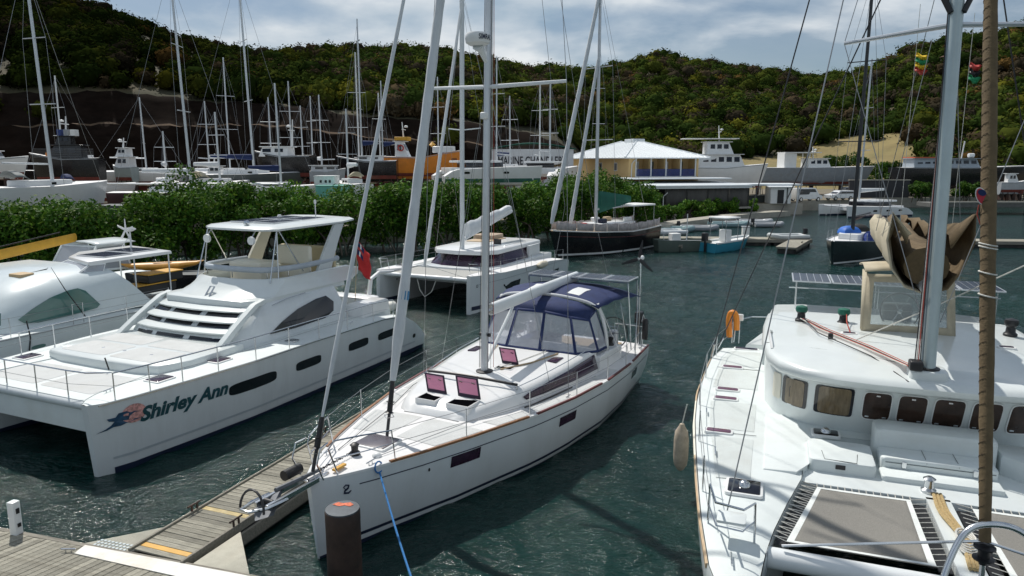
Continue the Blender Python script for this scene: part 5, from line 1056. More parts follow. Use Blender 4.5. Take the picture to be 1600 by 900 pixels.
# boom with the open sail bag
BMo = T('boom', [(rmx(5) + .2, 0, 5.1), (11.8, 0, 5.35)], .12, alu, RC, 10)
for s in (1, -1):
    rows = []
    for i in range(17):
        t = i / 16; x = 6.3 + 5.3 * t - .0; k = 1 - .35 * t; wv = .06 * math.sin(i * 1.3 + s)
        fl_ = max(0, 1 - t * 4) 
        rows.append([(x, s * .05, 5.0 + .25 * t), (x + .02, s * (.36 * k), 5.10 + .25 * t), (x - .10 * fl_, s * (.58 * k + wv), 5.45 + .22 * t), (x - .22 * fl_, s * (.66 * k + wv + .06 * fl_), 5.90 + .1 * t + .12 * fl_), (x - .30 * fl_, s * (.52 * k + wv + .16 * fl_), 6.20 + .36 * fl_ - .1 * t + .05 * math.sin(i * 2.2)), (x - .15 * fl_, s * (.34 * k + wv * .5), 6.02 + .14 * math.sin(i * 1.7 + s))])
    MB().loft(rows, False, False, False).build('sail_bag', tan if s > 0 else tandark, RC, 60, solid=.03)  # port half gets darker canvas: its shade is put into the colour
    T('lazy_jack', [(9.0, s * .62, 5.95), (rmx(11) + .2, s * .15, 11.5)], .007, wire, RC, 5); T('lazy_jack', [(7.3, s * .7, 5.98), (rmx(9) + .9, s * .2, 9.8)], .007, wire, RC, 5)
sm = MB(); rows = []
for i in range(12):
    t = i / 11; rows.append([(6.45 + 5.0 * t, .40 * math.cos(q) * (1 - .3 * t), 5.5 + .25 * t + .38 * math.sin(q) + .05 * math.sin(q * 6 + i)) for q in [2 * math.pi * k / 12 for k in range(12)]])
sm.loft(rows).build('stowed_mainsail', tandark, RC, 60)
# dodger with clear pane, helm wheel
dv_ = MB(); zb, zt = 3.66, 4.98
cor = [(8.62, .78, zb), (8.80, -1.12, zb), (8.98, -1.02, zt), (8.80, .74, zt)]
v, f, g = pane(cor[0], cor[1], cor[3], cor[2], .16, .18); dv_.add(v, f)
for (p, q, e) in ((cor[0], cor[3], .0), (cor[1], cor[2], .0)): dv_.add([p, q, (q[0] + .9, q[1], q[2] - .02), (p[0] + .25, p[1], p[2])], [(0, 1, 2, 3)])
dv_.grid(lambda u, t: (8.80 + .18 * t + u * 1.25 - .05, .80 - 1.88 * t, zt + .06 + .10 * math.sin(math.pi * u) + .06 * math.sin(math.pi * t)), 6, 6)
DV = dv_.build('helm_dodger', tan, RC, 50, solid=.03); MB().add(g, [(0, 1, 2, 3)]).build('dodger_pane', glassy('dodger_pvc', (.82, .86, .86), .28, .1), DV, 0, solid=.006)
wheel(RC, (9.9, -.15, 3.95), .42, .25); MB().prism(rrect(10.0, 10.3, -.45, .2, .06), 3.6, 4.1, .05).build('helm_pod', dgreyh, RC)
# solar array on the stern arch
for k in range(5): solar_panel(RC, 12.35, 13.9, 2.25 - 1.04 * (k + 1), 2.22 - 1.04 * k, 4.15)
for y in (2.1, 0, -2.8):
    T('solar_post', [(13.1, y, 3.2), (13.1, y, 4.14)], .02, steel, RC); T('solar_post', [(12.5, y, 3.3), (12.5, y, 4.14)], .016, steel, RC)
T('arch_rail', [(12.6, 2.3, 3.95), (12.6, -2.9, 3.95)], .018, steel, RC)
for s in (1, -1): T('pushpit', [(13.0, s * 3.75, 2.1), (13.1, s * 3.72, 2.75), (14.0, s * 3.3, 2.72), (14.3, s * 2.6, 2.70), (14.3, s * 2.4, 2.0)], .018, steel, RC, 7)
hb = MB().tube(spl([(12.6, 3.86, 2.35), (12.58, 3.9, 2.85), (12.55, 3.84, 3.1), (12.5, 3.7, 3.02), (12.48, 3.66, 2.6)], 5), .085, 8).build('lifebuoy', orange, RC); hb['label'] = 'orange horseshoe lifebuoy on the stern rail'
T('stern_light', [(12.9, 3.6, 2.1), (12.9, 3.6, 2.9)], .012, steel, RC); MB().box(12.85, 12.95, 3.5, 3.7, 2.8, 3.0).build('danbuoy', whitep, RC, bevel=.03)
fe = thing('fender', 'worn cream fender hanging from the right catamaran side', 'fender', (0, 0, 0)); fe.location = RC.matrix_basis @ Vector((6.6, 4.48, 0)) if False else Vector((5.81 + 6.6 * math.cos(R_(70)) - 4.5 * math.sin(R_(70)), 7.66 + 6.6 * math.sin(R_(70)) + 4.5 * math.cos(R_(70)), .55))
MB().lathe([(.03, 0), (.08, .04), (.15, .16), (.17, .35), (.17, .75), (.14, .95), (.07, 1.06), (.05, 1.12), (.0, 1.13)], (0, 0, 0), 14).build('body', M('worn_fender', (.45, .38, .29), .85, var=.25, scale=5, dirt=.7, dirtcol=(.12, .09, .06)), fe)
T('lanyard', [(0, 0, 1.1), (.08, -.05, 1.6)], .012, ropew, fe)
# courtesy flags under the spreader
def wR(x, y, z): c, s = math.cos(R_(70)), math.sin(R_(70)); return Vector((5.81 + x * c - y * s, 7.66 + x * s + y * c, z))
def flag3(label, base, cols, w_, h_):
    t = thing('courtesy_flag', label, 'flag', base, R_(70), 'courtesy flags under the right spreader'); n = len(cols)
    for k, c in enumerate(cols):
        MB().grid(lambda a_, b_: (.05 * math.sin(a_ * 5 + b_ * 4), -w_ * a_ * (1 - .25 * b_), -h_ * (k + b_) / n - .25 * a_ * h_ + .015 * math.sin(a_ * 9)), 6, 3).build('band', c, t, 60, solid=.004)
    T('halyard', [(0, .01, .9), (0, .01, -3.4)], .005, ropew, t, 5)
fy, fgr = M('flag_yellow', (.75, .5, .02), .8), M('flag_green', (.02, .28, .12), .8)
flag3('red yellow and green courtesy flag on the thin halyard left of the right mast', aty(1432, 82, 14.6), (fy, fgr, fy, redp), .22, .36)
flag3('red black and green courtesy flag hanging right of the right mast', aty(1516, 97, 14.4), (redp, black, fgr), .20, .34)
# ------------------------------------------------------------------ foreground docks
def para(mb, a, b, wv, z0, z1):
    """box along a->b (2D) with side vector wv"""
    P = [a, b, b + wv, a + wv]; mb.add([(p.x, p.y, z0) for p in P] + [(p.x, p.y, z1) for p in P], [(3, 2, 1, 0), (4, 5, 6, 7), (0, 1, 5, 4), (1, 2, 6, 5), (2, 3, 7, 6), (3, 0, 4, 7)])
FD = R_(69.5); fp = thing('finger_pier', 'grey planked finger pier beside the centre sloop bow', 'dock', (-7.0, 12.0, 0), FD - R_(90))
FW, FLn = 1.28, 10.0
pm = MB().box(0, FW - .10, 0, .128, -.018, .018).v; me_ = bpy.data.meshes.new('plank'); mbp = MB().box(.06, FW - .06, 0, .126, 0, .035)
pl0 = mbp.build('plank', weather, fp, 0, bevel=.006); pl0.location = (0, .1, .50)
k = 1
while .1 + k * .137 < FLn - .1:
    c = pl0.copy(); COL.objects.link(c); c.parent = fp; c.location = (rnd.uniform(-.006, .006), .1 + k * .137, .50 + rnd.uniform(-.004, .004)); c.rotation_euler = (0, 0, rnd.uniform(-.004, .004))
    if k in (1, 2): c.data = c.data.copy(); c.data.materials.clear(); c.data.materials.append(yellow if k == 1 else weather)
    if k == 12: c.data = c.data.copy(); c.data.materials.clear(); c.data.materials.append(M('worn_yellow', (.50, .40, .20), .8, var=.3, scale=6, dirt=.6, dirtcol=(.38, .37, .32)))
    k += 1
for x in (0, FW - .06): BX('edge_beam', (x, x + .055, .02, FLn, .40, .575), weatherd if x > 0 else weather, fp, .01)
BX('waler', (FW + .002, FW + .06, .3, FLn, .12, .38), weatherd, fp, .01); BX('waler', (-.06, -.002, .3, FLn, .12, .38), weatherd, fp, .01)
for y in (1.2, 4.2, 7.2): BX('float', (.12, FW - .12, y, y + 2.0, -.5, .38), dockdark, fp, .05)
BX('frame_face', (.0, FW, .05, FLn, .05, .39), dockdark, fp, 0)
for x, y in ((.03, 1.6), (FW - .03, 1.4), (FW - .03, 5.2), (.03, 6.0)):
    mb = MB(); mb.tube([(x, y - .17, .70), (x, y + .17, .70)], .02, 7)
    for d in (-.07, .07): mb.tube([(x, y + d, .57), (x, y + d, .70)], .022, 7)
    mb.build('dock_cleat', rust, fp)
md = thing('main_dock', 'weathered plank main dock in the bottom left corner', 'dock', (-4.55, 11.22, 0), R_(163.5))
# local +X runs left along the far edge, +Y is towards the camera
pd = Vector((math.cos(R_(58 - 163.5)), math.sin(R_(58 - 163.5))));  pd = -pd if pd.y < 0 else pd
pw = Vector((.141, 0)); Ld = 3.6 / pd.y
mb = MB(); para(mb, Vector((0, 0)), pd * Ld, Vector((.134, 0)), 0, .04); dp0 = mb.build('plank', weather, md, 0, bevel=.006); dp0.location = (-1.9 + 3.2, .05, .49)
for k in range(1, 78):
    c = dp0.copy(); COL.objects.link(c); c.parent = md; c.location = (1.3 + (k - 22) * .145, .05 + rnd.uniform(-.01, .01), .49 + rnd.uniform(-.004, .004))
BX('edge_beam', (-2.2, 9.0, -.06, .045, .30, .53), weatherd, md, .01); BX('dock_frame', (-2.2, 9.0, .1, 3.6, .1, .485), dockdark, md, 0)
tp_ = PR('threshold_plate', [(-.15, .02), (3.45, .02), (3.4, .30), (-.15, .42)], .535, .548, M('white_plate', (.72, .72, .68), .5, var=.1, scale=2, dirt=.5, dirtcol=(.42, .26, .1)), md, 0)
conc = M('gusset_concrete', (.48, .46, .38), .85, var=.12, scale=3, bump=.4, dirt=.3)
gl_ = PR('gusset', [(2.50, -.03), (3.60, -.03), (2.42, -1.12)], .44, .52, conc, md, .01); PR('gusset', [(-.05, -.03), (1.15, -.03), (1.05, -1.25)], .44, .52, conc, md, .01)
gr = MB()
for i in range(9):
    for j in range(3): gr.box(2.62 + i * .085, 2.67 + i * .085, -.10 - j * .08, -.05 - j * .08, .521, .532)
gr.build('grip_studs', greyd, gl_, 0)
BX('gusset_edge', (-.07, -.05, -.02, .9, -.1, .53), palehull, md, 0)
pt_ = MB().prism(rrect(5.0, 5.16, -.05, .11, .02), .53, 1.18, .015).build('dock_post', whitep, md); MB().box(4.98, 4.998, 0, .06, .95, 1.05).box(4.98, 4.998, 0, .06, .68, .75).build('post_bolt', black, pt_)
cleat(md, (3.55, .28, .535), .3, .13)
pi = thing('mooring_pile', 'rusty round steel pile with orange paint on its cap before the sloop bow', 'pile', (-2.94, 11.57, 0))
MB().lathe([(.30, -3), (.30, 1.35), (.302, 1.36), (.302, 1.54), (.295, 1.56)], (0, 0, 0), 28).build('shaft', rust, pi)
cp_ = MB().lathe([(.29, 1.56), (.29, 1.585), (.0, 1.59)], (0, 0, 0), 28).build('cap', rusttop, pi)
MB().add([(-.20, .12, 1.595), (-.08, .06, 1.595), (.02, .09, 1.595), (.12, .05, 1.595), (.17, .12, 1.595), (.10, .20, 1.595), (-.02, .17, 1.595), (-.12, .21, 1.595)], [tuple(range(8))]).build('paint_patch', M('orange_patch', (.65, .17, .09), .8, var=.4, scale=20), cp_, 0)
# ------------------------------------------------------------------ left catamaran with the green window
LC = thing('blue_water_catamaran', 'white catamaran with a long green tinted window moored at far left', 'catamaran', (-16.8, 22.86, 0), R_(66.8))
lm = M('gelcoat_left_cat', (.60, .67, .69), .3, var=.03, coat=.3, dirt=.12, dirtcol=(.42, .45, .42))
for k in (0, 1):
    h = Hull(14.6, [(0, .1), (.3, .3), (2, .62), (5, .85), (14.6, .85)], [(0, 1.85), (5, 1.74), (11, 1.72), (13.4, 1.4), (14.6, .7)], [(0, .8), (6, .86), (14.6, .86)], None, .8 + 6.0 * k, .1, -.5, 1.5)
    class G: pass
    o = h.hull('hull', lm, LC, 26); h.deck('hull_deck', deckg, LC, .03, .012, 26)
    o.location.x = -5.6
    for ch in LC.children:
        if ch.name.startswith('hull_deck'): ch.location.x = -5.6
    for u0, u1 in ((4.2, 4.55), (6.55, 7.05)): h.port('port_light', gglass, o, u0, u1, 1.16, 1.30, -1 if k == 0 else 1, .012, 0, 2.4); 
    h.strip('rub_rail', rubber, o, 1, 13, -1 if k == 0 else 1, .03, .03, 26, -.04, .02)
PR('bridge_deck', [(-2.2, .9), (-2.2, 6.7), (8.6, 6.7), (8.6, .9)], .9, 1.78, lm, LC, .05)
rings = []
for z, xf, g in ((1.76, -.6, 0), (2.2, -.25, .06), (2.8, .5, .18), (3.2, 1.4, .45), (3.42, 2.6, .95), (3.5, 3.4, 1.6)):
    y0, y1 = .45 + g, 7.15 - g; rings.append([(xf + 1.3, y0, z), (xf + .3, y0 + .7, z), (xf, 2.4, z), (xf - .1, 3.8, z), (xf, 5.2, z), (xf + .3, y1 - .7, z), (xf + 1.3, y1, z), (6.4 - (z - 1.76) * .9, y1, z), (6.4 - (z - 1.76) * .9, y0, z)])
LD = MB().loft(rings).build('deckhouse', lm, LC, 40)
for s, yb in ((-1, .45), (1, 7.15)):
    def ly(z): return yb - s * float(np.interp(z, [1.76, 2.2, 2.8, 3.2], [0, .06, .18, .45]))
    P_ = [(.95, 2.18), (1.15, 2.02), (1.6, 1.95), (2.8, 1.97), (3.85, 2.05), (4.0, 2.16), (3.55, 2.75), (3.3, 2.88), (2.9, 2.86), (2.2, 2.72), (1.5, 2.45)]
    MB().add([(u, ly(z) + s * .03, z) for u, z in P_], [tuple(range(len(P_)))]).build('side_window', gglass, LD, 0, solid=.03)
    P2 = [(-.35, 2.1), (.35, 2.1), (.45, 2.5), (-.0, 2.5)]
    MB().add([(u, ly(z) + s * (.03 - .5 * max(0, .7 - u) * 0), z) for u, z in P2], [(0, 1, 2, 3)]).build('corner_window', gglass, LD, 0, solid=.03)
PR('roof_hatch', rrect(2.2, 2.75, 2.1, 2.8, .08), 3.30, 3.45, M('tan_hatch', (.50, .36, .2), .7), LC, .03)
BX('cockpit_floor', (6.0, 9.0, 1.0, 6.6, 1.3, 1.5), teakl, LC)
# hard bimini with windscreen
PR('hard_bimini', [(4.2, 1.2), (5.0, 3.4), (6.2, 4.5), (8.8, 4.5), (8.1, 1.2)], 3.58, 3.72, gel, LC, .06)
solar_panel(LC, 5.2, 6.5, 1.6, 3.2, 3.73); solar_panel(LC, 6.7, 8.0, 1.9, 3.5, 3.73)
for s, y in ((-1, 1.3), (1, 4.3)):
    for x in (6.3, 8.0): T('bimini_post', [(x, y, 1.8), (x, y, 3.6)], .03, aluw, LC)
fr, ff, gg = pane((3.5, 1.25, 3.15), (4.4, 3.9, 3.3), (4.3, 1.25, 3.58), (5.0, 3.4, 3.58), .10, .06)
ws = MB().add(fr, ff).build('windscreen_frame', aluw, LC, 0, solid=.04); MB().add(gg, [(0, 1, 2, 3)]).build('windscreen', vinyl, ws, 0, solid=.005)
fr, ff, gg = pane((3.5, 1.22, 3.15), (4.6, 1.05, 2.98), (4.3, 1.22, 3.58), (4.95, 1.2, 3.58), .05, .06); w2 = MB().add(fr, ff).build('windscreen_frame', aluw, LC, 0, solid=.04); MB().add(gg, [(0, 1, 2, 3)]).build('windscreen', vinyl, w2, 0, solid=.005)
bx_ = M('cargo_black', (.02, .02, .02), .6)
for k, (x0, x1, z) in enumerate(((5.9, 8.4, 2.35), (7.0, 8.8, 2.75))): b_ = BX('bench_cushion', (x0, x1, 1.4, 2.3, z - .35, z), bx_, LC, .05); BX('cushion_piping', (x0 - .01, x1 + .01, 1.38, 2.32, z + .002, z + .045), yellow, b_, .01)
pts = [(u, .07, 1.75) for u in (-3.6, -1.6, .4, 2.6, 4.8, 6.8)]; stanchions(LC, pts, .64, .014, (.62, .32))
T('gate_ladder', [(2.55, .0, 1.5), (2.55, -.02, 2.45), (2.95, -.02, 2.45), (2.95, .0, 1.5)], .016, steel, LC)
T('fishing_rod', [(3.1, .1, 1.9), (2.6, .35, 3.0), (2.3, .5, 3.8)], [.025, .018, .008], black, LC)
for x, m_ in ((.9, black), (5.9, black)): T('hanging_line', [(x, -.03, 2.2), (x + .05, -.06, 1.6), (x - .03, -.06, 1.2), (x + .1, -.06, .9)], .022, m_, LC)
wgp = T('wind_generator_pole', [(8.0, 3.5, 3.72), (8.0, 3.5, 4.45)], .03, aluw, LC)
T('generator_brace', [(7.7, 3.2, 3.73), (8.0, 3.5, 4.3)], .015, aluw, wgp); T('generator_brace', [(7.7, 3.8, 3.73), (8.0, 3.5, 4.3)], .015, aluw, wgp)
MB().lathe([(0, -.2), (.09, -.1), (.09, .12), (.03, .3)], (8.0, 3.5, 4.55), 10, axis='x').build('generator_body', whitep, wgp)
for k in range(5):
    a_ = R_(20 + 72 * k); MB().add([(7.78, 3.5 + .04 * math.sin(a_), 4.55 - .04 * math.cos(a_)), (7.80, 3.5 + .48 * math.cos(a_) + .05 * math.sin(a_), 4.55 + .48 * math.sin(a_) - .05 * math.cos(a_)), (7.76, 3.5 + .5 * math.cos(a_) - .04 * math.sin(a_), 4.55 + .5 * math.sin(a_) + .04 * math.cos(a_)), (7.80, 3.5 - .05 * math.sin(a_), 4.55 + .05 * math.cos(a_))], [(0, 1, 2, 3)]).build('turbine_blade', whitep, wgp, 0, solid=.015)
# second boat at the far left: spray hood and yellow sail cover on the boom
YB = thing('moored_sloop', 'white boat with pale spray hood under a yellow boom cover at left', 'sailboat', (-25.2, 29.0, 0), R_(66))
h = Hull(12, [(0, .08), (1, .7), (3, 1.4), (6, 1.9), (12, 1.75)], [(0, 1.7), (6, 1.5), (12, 1.4)], [(0, .4), (4, .8), (12, .86)]); h.hull('hull', lm, YB, 22); h.deck('deck', deckg, YB, .06, .015, 22)
PR('cabin', [(3.2, -.7), (3.2, .7), (8.5, 1.3), (8.5, -1.3)], 1.5, 2.2, gelg, YB, .12)
fr, ff, gg = pane((7.2, -1.5, 2.1), (7.2, 1.5, 2.1), (7.9, -1.3, 3.35), (7.9, 1.3, 3.35), .12, .1); sh_ = MB().add(fr, ff); sh_.grid(lambda a, b: (7.9 + 2.2 * a, (b - .5) * 2.7, 3.36 + .15 * math.sin(math.pi * b)), 5, 5)
SHo = sh_.build('spray_hood', gelg, YB, 40, solid=.03); MB().add(gg, [(0, 1, 2, 3)]).build('hood_pane', vinyl, SHo, 0, solid=.004)
for s in (1, -1):
    fr, ff, gg = pane((7.2, s * 1.5, 2.1), (9.6, s * 1.6, 2.0), (7.9, s * 1.3, 3.35), (9.4, s * 1.35, 3.38), .12, .12); so_ = MB().add(fr, ff).build('hood_side', gelg, SHo, 40, solid=.03); MB().add(gg, [(0, 1, 2, 3)]).build('hood_pane', vinyl, so_, 0, solid=.004)
yb0, yb1 = aty(-60, 412, 29.5), aty(117, 371, 33.0)
yc = tag(MB().loft([[yb0.lerp(yb1, t) + Vector((0, .16 * math.cos(q), .24 * math.sin(q) * (1 - .15 * t))) for q in [2 * math.pi * k / 10 for k in range(10)]] for t in [i / 10 for i in range(11)]]).build('boom_cover', yellow), 'long yellow sail cover sticking out over the boats at left', 'sail cover')
tag(T('spinnaker_pole', [yb0 + Vector((0, -.1, .30)), yb1 + Vector((-.6, -.1, .24))], .03, black, None), 'thin black pole lying along the yellow sail cover', 'pole')
ytk = thing('yellow_kayak', 'orange yellow kayak lying between the left catamaran and the hedge', 'kayak', (-18.3, 37.2, 2.1), R_(20))
MB().loft([[(x, w_ * math.cos(q), z_ + .22 * (w_ / .38) * math.sin(q)) for q in [2 * math.pi * k / 10 for k in range(10)]] for x, w_, z_ in ((-2.0, .04, .22), (-1.6, .2, .1), (-.8, .36, .02), (0, .4, 0), (.8, .36, .02), (1.6, .2, .1), (2.0, .04, .22))]).build('hull', M('kayak_orange', (.60, .28, .04), .45, var=.2), ytk)
MB().prism(rrect(-.5, .5, -.2, .2, .15), .2, .215, .005).build('cockpit', black, ytk)
kr = thing('dark_workboat', 'low dark workboat floating beneath the orange kayak', 'boat', (-19.6, 36.2, 0), R_(15)); h = Hull(6, [(0, .1), (1, .7), (3, 1.0), (6, 1.0)], [(0, 1.9), (6, 1.75)], [(0, .6), (6, .9)]); h.hull('hull', blackh, kr, 14); h.deck('deck', dgreyh, kr, .03, .05, 14); BX('thwart', (2, 2.3, -.9, .9, 1.8, 1.86), teakl, kr)
# ------------------------------------------------------------------ boats further away (generic builders)
def spars(root, x, z0, H, mat, lean=0, r=.09, spread=(.36, .66), sw=1.1, boom=None, cover=None, fore=None, aft=None, wm=None, side=None, fat=1):
    m = T('mast', [(x, 0, z0), (x + lean * H, 0, z0 + H)], [r, r * .75], mat, root, 8)
    for f in spread: T('spreader', [(x + lean * H * f, -sw * (1.15 - f * .4), z0 + H * f), (x + lean * H * f, sw * (1.15 - f * .4), z0 + H * f)], .03 * fat, mat, m, 5)
    if boom: 
        b = T('boom', [(x + .1, 0, z0 + boom[1]), (x + boom[0], 0, z0 + boom[1] + .1)], .07, mat, root, 7)
        if cover: MB().loft([[(x + .15 + (boom[0] - .2) * t, .17 * math.cos(q) * (1.2 - .5 * t), z0 + boom[1] + .14 + .1 * t + .24 * (1.35 - .7 * t) * math.sin(q)) for q in [2 * math.pi * k / 8 for k in range(8)]] for t in [i / 6 for i in range(7)]]).build('sail_cover', cover, b)
    w_ = wm or wire
    if fore is not None: T('forestay', [fore, (x + lean * H, 0, z0 + H * .97)], .012 * fat, w_, root, 5)
    if aft is not None: T('backstay', [aft, (x + lean * H, 0, z0 + H)], .010 * fat, w_, root, 5)
    if side: 
        for s in (1, -1): T('shroud', [(x + .3, s * side, z0 - .3), (x + lean * H * .66, s * sw * .9, z0 + H * .66), (x + lean * H, 0, z0 + H * .97)], .010 * fat, w_, root, 5)
    return m
def place(px, Y, z, aft, back): p = aty(px, 300, Y); a = R_(aft); return Vector((p.x - math.cos(a) * back, Y - math.sin(a) * back, z))
def yacht(label, px, Y, ydeck, aft, L, hullm, top=None, ashore=True, anti=redanti, mastm=alu, cover=None, cab=gel, cat='sailboat', name='sailboat', dodger=None, group=None, deckmat=None, rollg=None, fat=1.0, lean=.012, fb=1.3, z=None):
    """sailing yacht whose mast stands at photo column px; ydeck = photo row of its deck edge"""
    zd = aty(px, ydeck, Y).z if z is None else z + fb; zw = zd - fb
    t = thing(name, label, cat, place(px, Y, zw, aft, L * .42), R_(aft), group)
    h = Hull(L, [(0, .05), (L * .08, L * .05), (L * .25, L * .105), (L * .55, L * .152), (L, L * .12)], [(0, fb * 1.15), (L * .5, fb), (L, fb)], [(0, .35), (L * .4, .8), (L, .8)], rake=L * .05, zk=-.6)
    o = h.hull('hull', hullm, t, 18, 5); h.deck('deck', deckmat or deckm, t, .08, .01, 18)
    for s in (1, -1): h.patch('antifouling', anti, o, .05, L - .05, -.58, .06, s, .012, 16, 2)
    c = PR('cabin', [(L * .3, -L * .05), (L * .3, L * .05), (L * .5, L * .085), (L * .7, L * .085), (L * .7, -L * .085), (L * .5, -L * .085)], fb - .02, fb + .48, cab, t, .1)
    for s in (1, -1):
        for k in (0, 1): BX('cabin_window', (L * (.46 + .1 * k), L * (.53 + .1 * k), s * L * .083 - .02, s * L * .083 + .02, fb + .12, fb + .30), dglass, c, 0)
    if dodger:
        MB().grid(lambda a, b: (L * .66 + a * L * .1, (b - .5) * L * .18, fb + .45 + .75 * math.sin(math.pi * min(.95, max(.05, b))) ** .5 * (1 if a > .3 else .4 + 2 * a)), 4, 8).build('spray_hood', dodger, t, 60, solid=.03)
    if ashore:
        zg = 1.6 - zw
        MB().loft([[(L * .42, -.08, -.3), (L * .6, -.08, -.3), (L * .6, .08, -.3), (L * .42, .08, -.3)], [(L * .46, -.1, zg), (L * .6, -.1, zg), (L * .6, .1, zg), (L * .46, .1, zg)]]).build('keel', anti, t)
        MB().box(L * .9, L * .97, -.04, .04, zg * .5, .1).build('rudder', anti, t)
        for s in (1, -1):
            for u in (.25, .75): T('stand', [(L * u, s * L * .2, zg), (L * u, s * L * .09, -.05)], .04, rust, t, 5)
    if top is not None:
        Hm = aty(px, top, Y).z - zd - .4
        spars(t, L * .42, fb + .4, Hm, mastm, lean, .10 * fat, boom=(L * .36, 1.3), cover=cover, fore=(.1, 0, fb * 1.15), aft=(L - .1, 0, fb), side=L * .14, fat=fat, sw=L * .12)
        if rollg: furled(t, (.3, 0, fb * 1.15 + .6), (L * .42 + lean * Hm, 0, fb + .4 + Hm * .95), .11 * fat, rollg, 'furled_genoa', .3)
    return t
def motor(label, px0, px1, Y, ydeck, hullm, name='motor_yacht', cat='motor yacht', tiers=((.3, .8, 1.0, .8),), aft=0, fb=1.4, anti=redanti, ashore=True, z=None, beam=.3, mast=None, supm=gel, group=None, sheer=.3, flat=0):
    """power vessel lying between two photo columns, bow at px0"""
    a = aty(px0, 300, Y); b = aty(px1, 300, Y); L = abs(b.x - a.x) / abs(math.cos(R_(aft))); zd = aty(px0, ydeck, Y).z if z is None else z + fb; zw = zd - fb
    dirn = aft if b.x > a.x else 180 + aft
    t = thing(name, label, cat, (a.x, Y, zw), R_(dirn), group); B_ = L * beam / 2
    h = Hull(L, [(0, .08), (L * .1, B_ * .5), (L * .3, B_ * .9), (L * .6, B_), (L, B_ * .92)], [(0, fb * (1 + sheer)), (L * .45, fb), (L, fb * (1 + sheer * .15))], [(0, .35), (L * .4, .85), (L, .88)], rake=L * .07, zk=-.7)
    o = h.hull('hull', hullm, t, 20, 5); h.deck('deck', deckm, t, .05, .01, 20)
    for s in (1, -1): h.patch('antifouling', anti, o, .05, L - .05, -.68, .12, s, .02, 16, 2); h.strip('rub_rail', rubber, t, .2, L - .1, s, .05, .08, 18, -.1, .03)
    z0 = fb
    for i, (f0, f1, hh, wf) in enumerate(tiers):
        x0, x1, w_ = L * f0, L * f1, B_ * wf
        c = MB().loft([[(x0 - .0, -w_ * .8, z0 - .05), (x0, w_ * .8, z0 - .05), (x1, w_, z0 - .05), (x1, -w_, z0 - .05)], [(x0 + hh * .45, -w_ * .7, z0 + hh), (x0 + hh * .45, w_ * .7, z0 + hh), (x1, w_ * .9, z0 + hh), (x1, -w_ * .9, z0 + hh)]]).build('superstructure', supm, t, 30, bevel=.04)
        n = max(2, int((x1 - x0) / 1.4))
        for s in (1, -1):
            for k in range(n):
                u0 = x0 + hh * .5 + (x1 - x0 - hh * .6) * k / n; u1 = u0 + (x1 - x0 - hh * .6) / n * .68
                def yw(u): return w_ * (.8 + .2 * (u - x0) / (x1 - x0)) * .93 + .03
                MB().add([(u0, s * yw(u0), z0 + hh * .45), (u1, s * yw(u1), z0 + hh * .45), (u1, s * (yw(u1) - .05 * w_), z0 + hh * .82), (u0, s * (yw(u0) - .05 * w_), z0 + hh * .82)], [(0, 1, 2, 3)]).build('window', dglass, c, 0, solid=.05)
        MB().add([(x0 + hh * .2 - .02, -w_ * .62, z0 + hh * .45), (x0 + hh * .2 - .02, w_ * .62, z0 + hh * .45), (x0 + hh * .38 - .02, w_ * .58, z0 + hh * .85), (x0 + hh * .38 - .02, -w_ * .58, z0 + hh * .85)], [(0, 1, 2, 3)]).build('windscreen', dglass, c, 0, solid=.04)
        BX('roof_overhang', (x0 + hh * .2, x1 + .3, -w_ * .98, w_ * .98, z0 + hh, z0 + hh + .09), supm, c, .02)
        z0 += hh + .1
    if mast: 
        m = T('radar_mast', [(L * mast[0], 0, z0 - .2), (L * mast[0] + .2, 0, z0 + mast[1])], [.12, .06], gel, t); T('radar_bar', [(L * mast[0], -.9, z0 + mast[1] * .6), (L * mast[0], .9, z0 + mast[1] * .6)], .06, gel, m); MB().lathe([(.0, -.12), (.25, -.08), (.25, .1), (0, .18)], (L * mast[0] - .3, 0, z0 + mast[1] * .75), 10).build('radar_dome', whitep, m)
    if ashore:
        zg = 1.6 - zw
        for u in (.2, .45, .7, .9):
            BX('keel_block', (L * u - .2, L * u + .2, -.5, .5, zg, -.55), rust, t, 0)
            for s in (1, -1): T('stand', [(L * u, s * B_ * 1.1, zg), (L * u, s * B_ * .7, -.1)], .05, rust, t, 5)
    t['hullL'] = L; return t, L, B_
